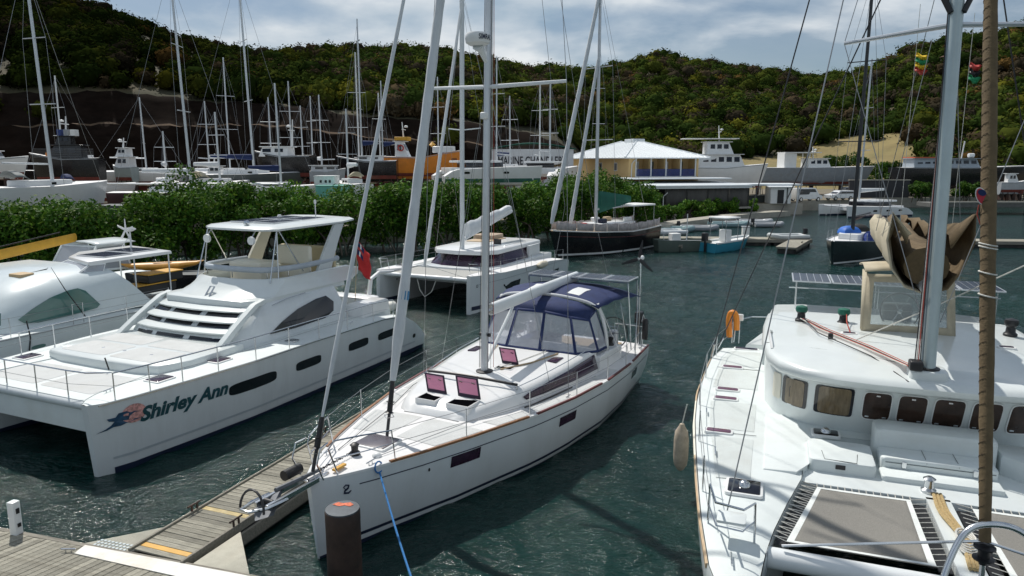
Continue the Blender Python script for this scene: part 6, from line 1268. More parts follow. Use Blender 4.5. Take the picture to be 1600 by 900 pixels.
# --- sailing yachts ashore, front row to back row
yacht('white sloop on the hard at far left with arched grey spray hood', 84, 58, 290, 252, 11.0, gel, -60, dodger=M('grey_hood', (.20, .22, .22), .7), cover=None, rollg=None, fat=1.35, lean=.022, fb=1.7, mastm=alu)
yacht('maroon hulled sloop ashore with a long white boom behind the hedge', 300, 66, 300, 183, 12.0, M('maroon_hull', (.05, .02, .025), .4), -50, fat=1.3, cover=sailw, lean=.025, mastm=alu)
yacht('sloop ashore with bundled navy sail cover left of the black motor vessel', 399, 80, 272, 215, 12.5, dgreyh, -45, fat=1.3, cover=navy, lean=.02)
yacht('small white sailboat ashore with its mast right of the grey flybridge boat', 232, 95, 268, 200, 11.5, gel, 152, lean=.012, fat=1.1)
G_ = 'masted yachts packed in the back row of the yard'
for px, top, Y, aft, hm_, lb in ((104, 118, 92, 200, blackh, 'yacht with a thin short mast standing behind the black vessel at left'), (330, 158, 98, 170, gel, 'yacht with a short mast between the maroon and the navy covered sloops'), (362, 90, 100, 185, gel, 'yacht with the tall white mast just left of the navy covered sloop'),
        (427, 152, 104, 178, gel, 'yacht with a short mast directly behind the black motor vessel'), (459, 127, 100, 190, navyg, 'yacht with a tall white mast rising over the black motor vessel'), (476, 165, 112, 180, gel, 'yacht with the lowest of the three close masts right of the black vessel'),
        (491, 150, 108, 170, gel, 'yacht with the slanting middle mast of three right of the black vessel'), (505, 148, 106, 190, gel, 'yacht with the rightmost of three close masts above the tarped boat'), (563, 82, 96, 185, gel, 'yacht with the tall two spreader mast above the black ketch'),
        (596, 145, 110, 175, blackh, 'yacht with a mast seen just beside the thick forestay'), (776, 88, 100, 180, gel, 'yacht with the mast seen close right of the centre sloop mast'), (843, 128, 104, 175, gel, 'yacht with the mast in front of the chandlery lettering'), (797, 150, 98, 188, gel, 'yacht with a leaning mast left of the chandlery lettering'), (933, 74, 96, 180, gel, 'yacht with the tall white mast at the left end of the yellow building')):
    aft = rnd.uniform(50, 130) * rnd.choice([-1, 1]); Y = 132 if px == 933 else Y
    yacht(lb, px, Y, 268 if px < 700 else 262, aft, 11 + rnd.uniform(-1, 1.5), hm_, top, group=G_, cover=rnd.choice([None, navy, sailw]), fat=1.15, lean=rnd.choice([.006, .012, .018]), mastm=rnd.choice([alu, aluw, alu]))
G3 = 'small boats crowded along the front of the yard'
for px, Y, yd, aft, L, hm_, top, lb in ((150, 74, 290, 230, 8.5, gel, None, 'small white day boat ashore right of the arched hood sloop'), (262, 78, 284, 290, 9, navyg, 205, 'navy hulled yacht ashore half hidden left of the maroon sloop mast'), (345, 74, 286, 250, 9.5, gel, 175, 'white yacht ashore just right of the maroon sloop mast'),
        (440, 72, 292, 205, 8.5, gel, 130, 'low white sailboat ashore before the black motor vessel'), (545, 76, 286, 300, 8.5, gel, 170, 'short white yacht ashore before the black ketch bow'), (686, 104, 262, 70, 10, gel, 120, 'white yacht ashore between the two headsails')):
    yacht(lb, px, Y, yd, aft, L, hm_, top, group=G3, cover=rnd.choice([navy, sailw]), fat=1.1, lean=.01, dodger=rnd.choice([None, navy, tan]))
# --- power vessels ashore
motor('white motor yacht cut by the left edge of the photo', 42, -75, 78, 250, gel, tiers=((.25, .8, .9, .85), (.4, .7, .5, .6)), aft=8)
t, L, B_ = motor('large black vessel ashore cluttered with deck gear at left', 60, 158, 84, 248, blackh, fb=2.2, tiers=((.25, .75, 1.5, .75), (.35, .6, .9, .55)), supm=blackh, mast=(.5, 2.2), aft=6)
for k in range(6): BX('deck_crate', (L * (.2 + .1 * k), L * (.26 + .1 * k), -.5, .6, 2.2 + (2.6 if 1 < k < 5 else .02), 2.9 + (2.6 if 1 < k < 5 else 0)), (orange, whitep, bluerail, rubber, whitep, blackh)[k], t)
for k in range(5): T('deck_rail', [(L * .05, -B_ * .8, 2.4 + .22 * k), (L * .95, -B_ * .95, 2.4 + .22 * k)], .02, wire, t, 5)
motor('grey flybridge fishing boat seen end on in the yard', 183, 214, 92, 262, M('grey_green_boat', (.32, .37, .36), .5), tiers=((.1, .9, 1.3, .9), (.2, .8, 1.0, .75)), beam=.9, mast=(.5, 1.2), fb=1.3)
motor('white cabin cruiser ashore left of the navy sail cover', 312, 362, 86, 272, gel, tiers=((.3, .75, .9, .8),), fb=1.3, mast=(.5, 1.4))
motor('long black hulled motor vessel with white wheelhouse in the yard', 408, 494, 84, 244, blackh, tiers=((.05, .6, 1.0, .85),), fb=2.0, mast=(.62, 3.0), aft=-4, beam=.42)
motor('boat under a pale grey tarpaulin ashore beside the container', 538, 488, 80, 268, rubber, name='tarped_boat', cat='boat', tiers=((.15, .95, .6, .9),), supm=M('tarp', (.52, .54, .56), .7, var=.12, bump=.4, bscale=4), beam=.5, fb=1.2)
kt, L, B_ = motor('black ketch ashore with red bottom and navy boom covers', 534, 622, 88, 252, blackh, name='ketch', cat='sailboat', tiers=((.3, .75, .6, .6),), fb=1.8, beam=.26, sheer=.35)
spars(kt, L * .38, 2.2, 16, alu, .0, .11, boom=(L * .3, 1.6), cover=navy, fore=(-.5, 0, 2.4), side=1.2); spars(kt, L * .75, 2.2, 9, alu, .0, .09, boom=(L * .22, 1.5), cover=navy, aft=(L, 0, 2), side=1.1)
tg, L, B_ = motor('orange steel workship ashore with dark red bottom', 716, 596, 94, 246, orange, name='workship', cat='ship', tiers=((.62, .8, 2.0, .6),), fb=2.1, beam=.3, sheer=.45, mast=(.7, 2.4), aft=-6)
BX('bow_bulwark', (.4, L * .32, -B_ * .4, B_ * .4, 2.7, 3.5), gel, tg, .1); BX('wheelhouse_top', (L * .63, L * .8, -1.0, 1.0, 4.25, 4.7), yellow, tg, .05)
T('lifebuoy', [(L * .72 + .35 * math.cos(q), B_ * .66, 3.3 + .35 * math.sin(q)) for q in [2 * math.pi * k / 14 for k in range(14)]], .09, redp, tg, 6, True); MB().lathe([(0, -.3), (.45, 0), (0, .45)], (L * .33, 0, 3.7), 12).build('deck_buoy', yellow, tg)
for s in (1, -1): MB().box(0, L * .12, s * (B_ * .42) - .03, s * (B_ * .42) + .03, 1.7, 2.0).build('bow_lettering_band', M('rust_brown', (.25, .09, .03), .7), tg)
def ashore_cat(label, px, Y, ydeck, aft, L, beam, top, anti, hullm=gel, z=None, name='ashore_catamaran', cover=None, cab=gel, fat=1.1, lean=.012, sb=None):
    zd = aty(px, ydeck, Y).z if z is None else z + 1.4; zw = zd - 1.4; t = thing(name, label, 'catamaran', place(px, Y, zw, aft, L * .42), R_(aft))
    for k, yc in enumerate((-beam / 2 + .7, beam / 2 - .7)):
        h = Hull(L, [(0, .08), (1, .4), (L * .5, .7), (L, .65)], [(0, 1.6), (L * .6, 1.4), (L * .9, 1.2), (L, .5)], [(0, .7), (L, .85)], None, yc, .2, -.6, 1.5); o = h.hull('hull', hullm, t, 18, 5); h.deck('hull_deck', deckm, t, .03, .01, 18)
        for s in (1, -1): h.patch('antifouling', anti, o, .05, L - .05, -.58, .22, s, .015, 14, 2)
        for u in (.35, .55, .75): h.port('hull_window', dglass, o, L * u, L * u + .7, .75, 1.0, 1 if k else -1, .012)
        if z is None: BX('keel_block', (L * .45, L * .6, yc - .25, yc + .25, 1.6 - zw, -.5), rust, t, 0)
    PR('bridge_deck', rrect(L * .3, L * .92, -beam / 2 + .8, beam / 2 - .8, .2), .7, 1.42, hullm, t, .05)
    PR('cabin_glazing', [(L * .36, -beam * .2), (L * .33, 0), (L * .36, beam * .2), (L * .45, beam * .29), (L * .76, beam * .29), (L * .76, -beam * .29), (L * .45, -beam * .29)], 1.42, 2.0, dglass, t, .05)
    PR('cabin_roof', [(L * .37, -beam * .2), (L * .34, 0), (L * .37, beam * .2), (L * .46, beam * .3), (L * .84, beam * .3), (L * .84, -beam * .3), (L * .46, -beam * .3)], 1.98, 2.22, cab, t, .08)
    T('crossbeam', [(L * .05, -beam / 2 + .7, 1.45), (L * .05, beam / 2 - .7, 1.45)], .1, alu, t)
    if top is not None: spars(t, L * .40, 2.2, aty(px, top, Y).z - zw - 2.2, alu, lean, .11 * fat, boom=(L * .4, 1.2), cover=cover, fore=(L * .05, 0, 1.5), side=beam * .42, fat=fat)
    return t
ashore_cat('white catamaran ashore with green bottom seen from its sterns', 772, 84, 262, 200, 11.5, 6.2, None, greenp)
ashore_cat('second white catamaran ashore in front of the chandlery wall', 858, 92, 262, 250, 11, 6, 128, redanti)
# --- inflatables and clutter by the hedge
def rib(label, pos, rz, L=3.4, mat=None, motor_=True, name='inflatable_dinghy', group=None, console=False, z=.25):
    t = thing(name, label, 'dinghy', (pos[0], pos[1], z), rz, group); w_ = L * .22; r_ = L * .065
    MB().tube(spl([(L, w_, 0), (L * .3, w_, 0), (.15 * L, w_ * .75, .05), (0, 0, .14), (.15 * L, -w_ * .75, .05), (L * .3, -w_, 0), (L, -w_, 0)], 5), r_, 9).build('tube', mat or rubber, t)
    MB().box(L * .15, L * .92, -w_, w_, -.16, -.06).build('floor', greyd, t); BX('thwart', (L * .5, L * .58, -w_, w_, .02, .07), whitep, t); BX('transom', (L * .9, L * .94, -w_, w_, -.12, .2), whitep, t)
    if motor_:
        o = MB().prism(rrect(L * .94, L * .94 + .38, -.16, .16, .08), .25, .75, .08).build('outboard', black, t); MB().box(L * .95, L * .95 + .14, -.06, .06, -.4, .25).build('outboard_leg', dgreyh, o)
    if console: BX('console', (L * .55, L * .72, -.3, .3, .05, .75), whitep, t, .05)
    return t
p = aty(178, 310, 60); rib('large pale inflatable boat stored ashore above the hedge at left', (p.x - 3, 60, 0), R_(178), 5.2, M('pale_tube', (.45, .48, .50), .6), True, z=4.3)
bxp = aty(160, 320, 60); tag(BX('storage_rack', (bxp.x - 4.5, bxp.x + 3.0, 59, 61.5, 1.6, 3.95), dgreyh, None), 'dark storage rack under the stored inflatable boat', 'rack')
for px, lb in ((180, 'long white spar stored in the yard behind the inflatable boat'), (345, 'long white spar stored in the yard behind the maroon sloop')):
    p = aty(px, 287, 70); tag(T('boat_spar', [(p.x - 6, 70, p.z), (p.x + 7, 70, p.z - .05)], .10, aluw, None, 8), lb, 'spar', 'spars stored on yard racks')
    
def boxthing(name, label, cat, px0, px1, py0, py1, Y, mat, depth=2.5, trim=None):
    a, b = aty(px0, py1, Y), aty(px1, py0, Y); t = thing(name, label, cat, ((a.x + b.x) / 2, Y + depth / 2, a.z)); w_ = (b.x - a.x) / 2; hh = b.z - a.z
    BX('body', (-w_, w_, -depth / 2, depth / 2, 0, hh), mat, t, .03); n = max(4, int(w_ * 2 / .35))
    for k in range(n): BX('rib', (-w_ + 2 * w_ * (k + .3) / n, -w_ + 2 * w_ * (k + .7) / n, -depth / 2 - .03, -depth / 2 + .01, .1, hh - .1), trim or mat, t, .005)
    BX('roof_edge', (-w_ - .05, w_ + .05, -depth / 2 - .05, depth / 2 + .05, hh, hh + .08), mat, t, .01); return t
c1 = boxthing('white_container', 'small white container with dark vents in front of the tarped boat', 'container', 491, 521, 276, 291, 72, whitep)
for x in (-.4, .1, .5): BX('vent', (x, x + .2, -1.30, -1.25, .35, .6), black, c1, 0)
boxthing('teal_container', 'faded teal container half hidden by the hedge', 'container', 494, 540, 291, 320, 70, tealp)
boxthing('grey_tank', 'grey upright tank beside the bow of the orange ship', 'tank', 700, 712, 275, 293, 82, rubber, 1.0)
for i, (px, py, w_, m_, lb) in enumerate(((560, 286, 1.2, concrete, 'pale rubble heap left of the orange ship stern'), (640, 290, 1.4, rust, 'rusty scrap heap under the orange ship'), (730, 290, 1.6, concrete, 'pale scrap heap beside the grey tank'))):
    p = aty(px, py, 80); t = thing('scrap_heap', lb, 'scrap', (p.x, 80, 1.6), 0, 'scrap heaps in the yard'); mb = MB()
    for k in range(26):
        x, y, z_ = rnd.gauss(0, w_), rnd.gauss(0, .7), rnd.uniform(0, 1.4); s_ = rnd.uniform(.15, .45); mb.tube([(x, y, max(0, z_ * (1 - abs(x) / w_ / 2.5))), (x + rnd.uniform(-.8, .8), y + rnd.uniform(-.4, .4), max(.05, z_ * (1 - abs(x) / w_ / 2.5) + rnd.uniform(-.2, .4)))], s_ * .5, 5)
    mb.build('scrap', m_, t)
# ------------------------------------------------------------------ buildings
ch = thing('chandlery', 'long white wall with big dark lettering under a low green roof', 'building', (aty(832, 262, 112).x, 116, 1.6))
w_ = 6.3; zt = aty(832, 233, 112).z - 1.6; zb = 0
BX('wall', (-w_, w_, -4, 4, 0, zt), M('chandlery_white', (.66, .69, .72), .6, var=.05, dirt=.15), ch)
MB().loft([[(-w_ - .3 + (2 * w_ + .6) * i / 12, y, zt + .02 + 1.0 * math.sin(math.pi * i / 12) * (1 if abs(y) < 1 else .85)) for i in range(13)] for y in (-4.3, 0, 4.3)], False, False, False).build('roof', greenc, ch, 60, solid=.12)
chw = M('sign_ink', (.015, .018, .03), .6)
text_mesh('MARINE CHANDLERY', 1.55, 'sign_lettering', chw, ch, lambda u, z: (-w_ + 1.0 + (2 * w_ - 2.0) * u, -4.03, zt - 2.35 + z * 1.15), bold=.03)
BX('shutter', (-w_ + 1, -w_ + 3.4, -4.05, -4.0, .1, 2.4), greyh, ch, 0); BX('window', (1, 3, -4.05, -4.0, 1.0, 2.2), dglass, ch, 0)
yb = thing('yellow_building', 'yellow two storey building with white hipped roof and balcony', 'building', (17, 105, 1.6), R_(15)); FX, FY = 11.2, 26.0; E = 6.4; F2 = 3.75
BX('wall_lower', (.0, FX, .3, FY, 0, F2), yellowwall, yb, 0)
BX('wall_upper', (.0, 1.0, .3, FY, F2, E), yellowwall, yb, 0); BX('wall_back', (1.0, FX, 2.8, FY, F2, E), yellowwall, yb, 0); BX('wall_end', (FX - .3, FX, .3, 2.8, F2, E), yellowwall, yb, 0)
BX('balcony_floor', (1.0, FX - .3, .15, 2.8, F2 - .2, F2 + .02), whitep, yb, 0); BX('floor_band', (-.05, FX + .05, .2, .29, F2 - .45, F2 - .21), whitep, yb, 0)
for k in range(5):
    x = 1.0 + (FX - 1.6) * k / 4; BX('balcony_post', (x, x + .18, .2, .38, F2 + .03, E), whitep, yb, .01)
    if k < 4:
        r_ = BX('balcony_rail', (x + .2, x + (FX - 1.6) / 4 - .02, .26, .31, F2 + 1.0, F2 + 1.08), bluerail, yb, 0)
        n = 14; st = (FX - 1.6) / 4 - .22
        for j in range(n): BX('baluster', (x + .22 + st * j / n, x + .22 + st * (j + .72) / n, .265, .30, F2 + .05, F2 + .99), bluerail, r_, 0)
        BX('balcony_door', (x + .7, x + 1.7, 2.74, 2.79, F2 + .03, E - .5), dgreyh if k % 2 else whitep, yb, 0); BX('partition', (x - .06, x + .06, .5, 2.79, F2 + .03, E - .02), yellowwall, yb, 0)
for y in (4.5, 10.5): 
    f_ = BX('window', (-.06, .0, y, y + 1.1, F2 + .75, F2 + 2.0), whitep, yb, 0); BX('pane', (-.08, -.061, y + .1, y + .5, F2 + .85, F2 + 1.9), dglass, f_, 0); BX('pane', (-.08, -.061, y + .6, y + 1.0, F2 + .85, F2 + 1.9), dglass, f_, 0)
ov = 1.2; pk = E + 2.7; c0 = [(-ov, -ov + .2), (FX + ov, -ov + .2), (FX + ov, FY + ov), (-ov, FY + ov)]; r0, r1 = (FX / 2, 10.0), (FX / 2, 16.0)
rf = MB().add([(x, y, E + .0) for x, y in c0] + [(*r0, pk), (*r1, pk)], [(0, 1, 4), (1, 2, 5, 4), (2, 3, 5), (3, 0, 4, 5)]).build('roof', whiteroof, yb, 0, solid=.14)
for a_, b_ in ((c0[0], r0), (c0[1], r0), (c0[2], r1), (c0[3], r1)): T('hip_cap', [(*a_, E + .1), (*b_, pk + .1)], .13, whiteroof, rf, 6)
sm_ = MB()
for k in range(1, 22):
    x = -ov + (FX + 2 * ov) * k / 22; d = min(x + ov, FX + ov - x) / (FX / 2 + ov); sm_.tube([(x, -ov + .22, E + .09), (x, -ov + .2 + (10 + ov - .2) * d, E + .09 + (pk - E) * d)], .05, 4)
    y = -ov + (FY + 2 * ov) * k / 22; d = min(1, min(y + ov, FY + ov - y) / (10 + ov)); sm_.tube([(-ov + .02, y, E + .09), (-ov + (FX / 2 + ov) * d, y, E + .09 + (pk - E) * d)], .05, 4)
sm_.build('roof_seam', whiteroof, rf); BX('roof_vent', (r0[0] - .8, r0[0] + 1.2, 9.6, 13, pk - .3, pk + .35), whiteroof, rf, .05)
T('downpipe', [(1.0, .1, E - .1), (.4, .15, E - .8), (.3, .15, .5)], .07, whitep, yb)
lb_ = thing('curtained_building', 'low open sided building with grey mesh curtains and white roof', 'building', (17, 105, 1.6), R_(15))
PR('roof', [(-3.2, -11.0), (13.2, -11.0), (13.2, .1), (-3.2, .1)], 2.95, 3.12, whiteroof, lb_, .03).rotation_euler = (R_(1.6), 0, 0)
BX('upper_roof', (-3.0, 13.0, -6.0, .1, 3.5, 3.65), whiteroof, lb_, .03); BX('fascia', (-3.1, 13.1, -11.0, -10.9, 2.4, 2.62), whiteroof, lb_, 0)
for k in range(6): BX('post', (-2.6 + 3.1 * k - .1, -2.6 + 3.1 * k + .1, -10.5, -10.3, -.2, 2.65), blackh, lb_, 0)
for k in range(5):
    x0 = -2.45 + 3.1 * k
    if k == 0: continue
    MB().grid(lambda a, b: (x0 + 2.85 * a, -10.45 + .05 * math.sin(a * 22), -.1 + 2.6 * b), 20, 2).build('curtain', curtain, lb_, 60, solid=.03)
for k in range(3): MB().grid(lambda a, b: (-2.7 + .05 * math.sin(a * 22), -10.2 + 3.2 * k + 3.0 * a, -.1 + 2.6 * b), 16, 2).build('curtain', curtain, lb_, 60, solid=.03)
T('downpipe', [(.6, -10.9, 1.9), (.1, -10.7, 1.4), (.1, -10.7, -.2)], .06, whitep, lb_)
BX('back_wall', (-2.5, 12.8, -1.2, -1.0, 0, 2.9), dgreyh, lb_, 0); BX('slab', (-3, 13, -11, 0, -.35, -.12), concrete, lb_, 0)
hh_ = thing('hill_house', 'small house with terracotta roof high on the right hill', 'house', (0, 0, 0)); p = aty(1492, 74, 300); tt = p.x / p.y; hh_.location = (p.x, 300, terr(tt, 300) + 2.0)
hh_.scale = (.6, .6, .6); BX('wall', (-7, 7, -3, 3, -5, 2.6), M('house_wall', (.30, .26, .2), .8), hh_, 0)
MB().add([(-8, -4, 2.6), (8, -4, 2.6), (8, 4, 2.6), (-8, 4, 2.6), (-4, 0, 4.6), (4, 0, 4.6)], [(0, 1, 5, 4), (1, 2, 5), (2, 3, 4, 5), (3, 0, 4)]).build('roof', M('terracotta', (.12, .055, .035), .85), hh_, 0)
for k in range(4): BX('window', (-6 + 3.2 * k, -4.6 + 3.2 * k, -3.05, -3.0, .6, 2.0), dglass, hh_, 0)
# ------------------------------------------------------------------ right side: shelter, hut, cars, ships
st = thing('open_shelter', 'open flat roofed shelter left of the small white hut', 'shelter', (aty(1195, 300, 106).x, 106, 1.6))
BX('roof', (-4.5, 4.5, -2.5, 2.5, 2.5, 2.75), whiteroof, st, .04)
for x in (-4.0, 0, 4.0):
    for y in (-2.1, 2.1): BX('post', (x - .1, x + .1, y - .1, y + .1, 0, 2.5), whitep, st, .01)
BX('counter', (-3.5, 3.5, .5, 1.5, 0, 1.0), dgreyh, st, 0)
hu = thing('kiosk_hut', 'small white hut with dark doorway on the quay corner', 'hut', (aty(1221, 300, 102.5).x, 103.8, 1.6))
BX('wall', (-1.45, 1.45, -1.2, 1.2, 0, 2.35), whitep, hu, .02); BX('door', (-.5, .4, -1.25, -1.2, .05, 1.95), black, hu, 0); BX('corner_post', (.8, .95, -1.27, -1.2, 0, 2.3), dgreyh, hu, 0)
MB().add([(-1.8, -1.6, 2.35), (1.8, -1.6, 2.35), (1.8, 1.6, 2.6), (-1.8, 1.6, 2.6)], [(0, 1, 2, 3)]).build('roof', whiteroof, hu, 0, solid=.1)
def vehicle(label, px, Y, rz, L, W, Hh, hood, mat, name, cat):
    t = thing(name, label, cat, (aty(px, 300, Y).x, Y, 1.6), rz); prof = [(-L / 2, .35), (-L / 2, .85), (-L / 2 + hood * .9, 1.0), (-L / 2 + hood + .5, Hh - .06), (-L / 2 + hood + .9, Hh), (L / 2 - .25, Hh), (L / 2, .95), (L / 2, .35)]
    b = MB().loft([[(x, s * W / 2 * (1 if z < 1.05 else .88), z) for x, z in prof] for s in (-1, 1)]).build('body', mat, t, 30, bevel=.05)
    for s in (1, -1):
        q = [(-L / 2 + hood + .25, 1.05), (-L / 2 + hood + .7, Hh - .15), (L / 2 - .35, Hh - .15), (L / 2 - .2, 1.05)]
        MB().add([(x, s * (W / 2 * .945 if z < 1.1 else W / 2 * .89) + s * .02, z) for x, z in q], [(0, 1, 2, 3)]).build('side_window', dglass, b, 0, solid=.02)
        for x in (-L / 2 + .8, L / 2 - .8):
            w = MB().lathe([(.18, -.12), (.33, -.1), (.33, .1), (.18, .12)], (x, s * (W / 2 - .08), .33), 14, axis='y').build('wheel', black, t); MB().lathe([(.0, -.125), (.18, -.125), (.18, .125), (0, .13)], (x, s * (W / 2 - .08), .33), 10, axis='y').build('rim', steel, w)
        MB().lathe([(0, -.03), (.1, 0), (0, .03)], (-L / 2 - .01, s * W * .36, .75), 8, axis='x').build('headlight', steel, b)
    MB().add([(-L / 2 + hood * .93, -W * .40, 1.04), (-L / 2 + hood * .93, W * .40, 1.04), (-L / 2 + hood + .47, W * .38, Hh - .12), (-L / 2 + hood + .47, -W * .38, Hh - .12)], [(0, 1, 2, 3)]).build('windscreen', dglass, b, 0, solid=.03)
cw = M('car_white', (.72, .73, .73), .3, coat=.4)
vehicle('white minivan parked behind the kiosk hut', 1259, 109, R_(200), 4.8, 1.85, 2.0, .7, cw, 'parked_van', 'van'); vehicle('white car parked on the quay right of the minivan', 1312, 112, R_(15), 4.3, 1.8, 1.5, 1.1, cw, 'parked_car', 'car')
vehicle('small pale car parked below the grey ship', 1337, 128, R_(170), 4.3, 1.8, 1.5, 1.1, palehull, 'parked_car', 'car')
ty, L, B_ = motor('large white trawler yacht ashore beside the yellow building', 1188, 1052, 120, 262, gel, tiers=((.22, .75, 2.1, .85), (.35, .66, 1.9, .62)), fb=2.6, mast=(.5, 2.6), beam=.34, sheer=.25)
BX('flybridge_top', (L * .3, L * .92, -B_ * .6, B_ * .6, 7.2, 7.32), whitep, ty, .05); T('lifebuoy', [(L * .4 + .35 * math.cos(q), -B_ * .82, 3.9 + .35 * math.sin(q)) for q in [2 * math.pi * k / 14 for k in range(14)]], .08, redp, ty, 6, True)
gs, L, B_ = motor('grey steel patrol ship ashore in front of the dry grass slope', 1350, 1165, 132, 262, greyh, name='patrol_ship', cat='ship', tiers=((.32, .52, 1.6, .7),), fb=2.6, beam=.24, sheer=.1, mast=(.45, 2.0), supm=whitep)
BX('awning', (L * .42, L * .72, -B_ * .8, B_ * .8, 5.2, 5.35), whitep, gs, .02); BX('aft_house', (L * .62, L * .72, -B_ * .7, B_ * .7, 2.55, 5.19), whitep, gs, .03)
for k in range(5): T('awning_post', [(L * (.44 + .06 * k), -B_ * .78, 2.6), (L * (.44 + .06 * k), -B_ * .78, 5.2)], .06, whitep, gs)
bs, L, B_ = motor('long black hulled coaster laid up at the right with red topped wheelhouse', 1595, 1395, 126, 262, blackh, name='coaster', cat='ship', tiers=((.38, .9, 1.5, .8),), fb=3.0, beam=.22, sheer=.12, supm=M('coaster_white', (.35, .40, .45), .6, dirt=.3), anti=rust)
BX('red_roof', (L * .62, L * .9, -B_ * .8, B_ * .8, 4.62, 4.8), M('red_orange', (.55, .12, .06), .6), bs, .02); T('deck_derrick', [(L * .5, 0, 3), (L * .48, 0, 7.5)], .1, whitep, bs); MB().lathe([(.0, -.5), (.35, -.45), (.35, .45), (0, .5)], (L * .42, 0, 5.1), 12, axis='x').build('life_raft', whitep, bs)
motor('small pale cabin boat at the right end of the quay', 1600, 1560, 112, 285, palehull, tiers=((.3, .75, 1.3, .8),), fb=1.2)
# quay at the right with its dark fendered pier
qy = thing('concrete_pier', 'long dark concrete pier with square piles across the right background', 'pier', (0, 0, 0))
a, b = atz(1385, 326, 0), atz(1700, 326, 0); BX('deck', (a.x, b.x + 30, 104, 108, 1.0, 1.6), M('pier_dark', (.14, .14, .13), .85, var=.2), qy, .03); BX('kerb', (a.x, b.x + 30, 103.9, 104.3, 1.602, 1.85), concrete, qy, .02)
for k in range(10): BX('pile', (a.x + 1.5 + 6.5 * k, a.x + 2.7 + 6.5 * k, 104.4, 105.6, -2, .998), dockdark, qy, .02)
dw = thing('retaining_wall', 'dark retaining wall behind the far right catamaran', 'wall', (0, 0, 0)); a = aty(1325, 300, 121); BX('panel', (a.x, a.x + 10, 120.6, 121, 1.6, 4.4), M('wall_dark', (.05, .05, .055), .8), dw, 0); BX('coping', (a.x - .1, a.x + 10.1, 120.5, 121.1, 4.4, 4.55), concrete, dw, 0)
for px, Y, z, r_, lb in ((1385, 150, 7.5, 2.6, 'round bush on the grass slope right of the grey ship'), (1318, 175, 9.5, 5.0, 'dark spreading tree on the grass slope behind the grey ship'), (1410, 128, 6.2, 2.2, 'yellowish bush left of the black coaster')): shrub(px, Y, z, r_, r_ * .8, lb, 'bushes on the grass slope', 'slope_bush', 5200, 1.6 if Y < 150 else 2.5, .28, .6)
for px, Y, lb in ((1450, 116, 'leafy shrub at the foot of the black coaster left end'), (1520, 117, 'leafy shrub at the foot of the black coaster middle'), (1590, 118, 'leafy shrub at the right frame edge below the coaster')): shrub(px, Y, 4.2, 2.6, 1.2, lb, 'shrubs along the coaster', 'quay_shrub', 3600, 1.6, .2, .7)
# ------------------------------------------------------------------ water side: ketch, sloops, pontoons, small craft
# black ketch with pale bulwark
bk_ = thing('black_ketch', 'black hulled cruising ketch with pale rail cloths and green sail cover', 'sailboat', (3.55, 56.6, 0), R_(42)); Lk = 11.6
h = Hull(Lk, [(0, .1), (1, .9), (3, 1.7), (6, 2.1), (9, 2.0), (Lk, 1.5)], [(0, 2.15), (3, 1.9), (7, 1.75), (Lk, 1.95)], [(0, .4), (4, .85), (Lk, .75)], rake=.7); o = h.hull('hull', blackh, bk_, 22); h.deck('deck', teakl, bk_, .08, .03, 22)
for s in (1, -1):
    h.patch('boot_stripe', whitep, o, .1, Lk - .1, .10, .26, s, .012, 20, 1); h.patch('sheer_line', maroon, o, .4, Lk - .3, lambda u: h.sh(u) - .42, lambda u: h.sh(u) - .37, s, .012, 20, 1); h.strip('cap_rail', whitep, bk_, .1, Lk, s, .09, .08, 20, .03, .03)
    for k in range(9):
        u0 = .3 + 1.24 * k
        MB().grid(lambda a, b: (h.X(u0 + 1.16 * a, h.sh(u0 + 1.16 * a)), s * (h.off(u0 + 1.16 * a, h.sh(u0 + 1.16 * a), s) - .04 + .03 * math.sin(a * 9 + k)), h.sh(u0 + 1.16 * a) + .09 + (.60 + .04 * math.sin(a * 6 + k)) * b), 6, 2).build('rail_cloth', M('rail_cloth_grey', (.42, .38, .37), .9, var=.3, scale=3), bk_, 60, solid=.02); T('stanchion', [h.P(u0, h.sh(u0), s, -.05), (h.X(u0, h.sh(u0)), s * (h.off(u0, h.sh(u0), s) - .05), h.sh(u0) + .75)], .02, steel, bk_)
PR('cabin', rrect(4.0, 8.6, -1.1, 1.1, .2), 1.7, 2.5, gel, bk_, .1); PR('awning', rrect(8.0, 11.2, -1.2, 1.2, .2), 3.75, 3.87, whitep, bk_, .04)
for s in (1, -1):
    for x in (8.2, 11.0): T('awning_post', [(x, s * 1.1, 1.9), (x, s * 1.1, 3.76)], .03, steel, bk_)
for x, y, m_ in ((3.2, .5, redp), (4.4, -.6, navyg), (6.5, .7, teakl), (7.4, -.8, whitep), (9.0, .3, rubber), (5.3, 1.0, gel)): BX('deck_gear', (x, x + .7, y - .25, y + .25, 2.0 if x > 8 or x < 4 else 2.5, 2.5 if x > 8 or x < 4 else 2.85), m_, bk_, .08)
spars(bk_, 4.6, 2.4, 19, alu, .0, .15, boom=None, aft=(Lk, 0, 2), side=1.9, fat=1.2, sw=1.6)
MB().loft([[(5.0 + 4.0 * t, .22 * math.cos(q) * (1 - .4 * t), 4.2 + .1 * t + (.95 - .65 * t) * math.sin(q)) for q in [2 * math.pi * k / 10 for k in range(10)]] for t in [i / 8 for i in range(9)]]).build('sail_cover', greenc, bk_); T('boom', [(4.7, 0, 3.6), (9.2, 0, 3.75)], .09, alu, bk_)
furled(bk_, (-.6, 0, 2.7), (4.5, 0, 20.5), .19, sailg, 'furled_genoa', .5); furled(bk_, (1.5, 0, 2.3), (4.5, 0, 15.5), .16, sailg, 'furled_staysail', .5)
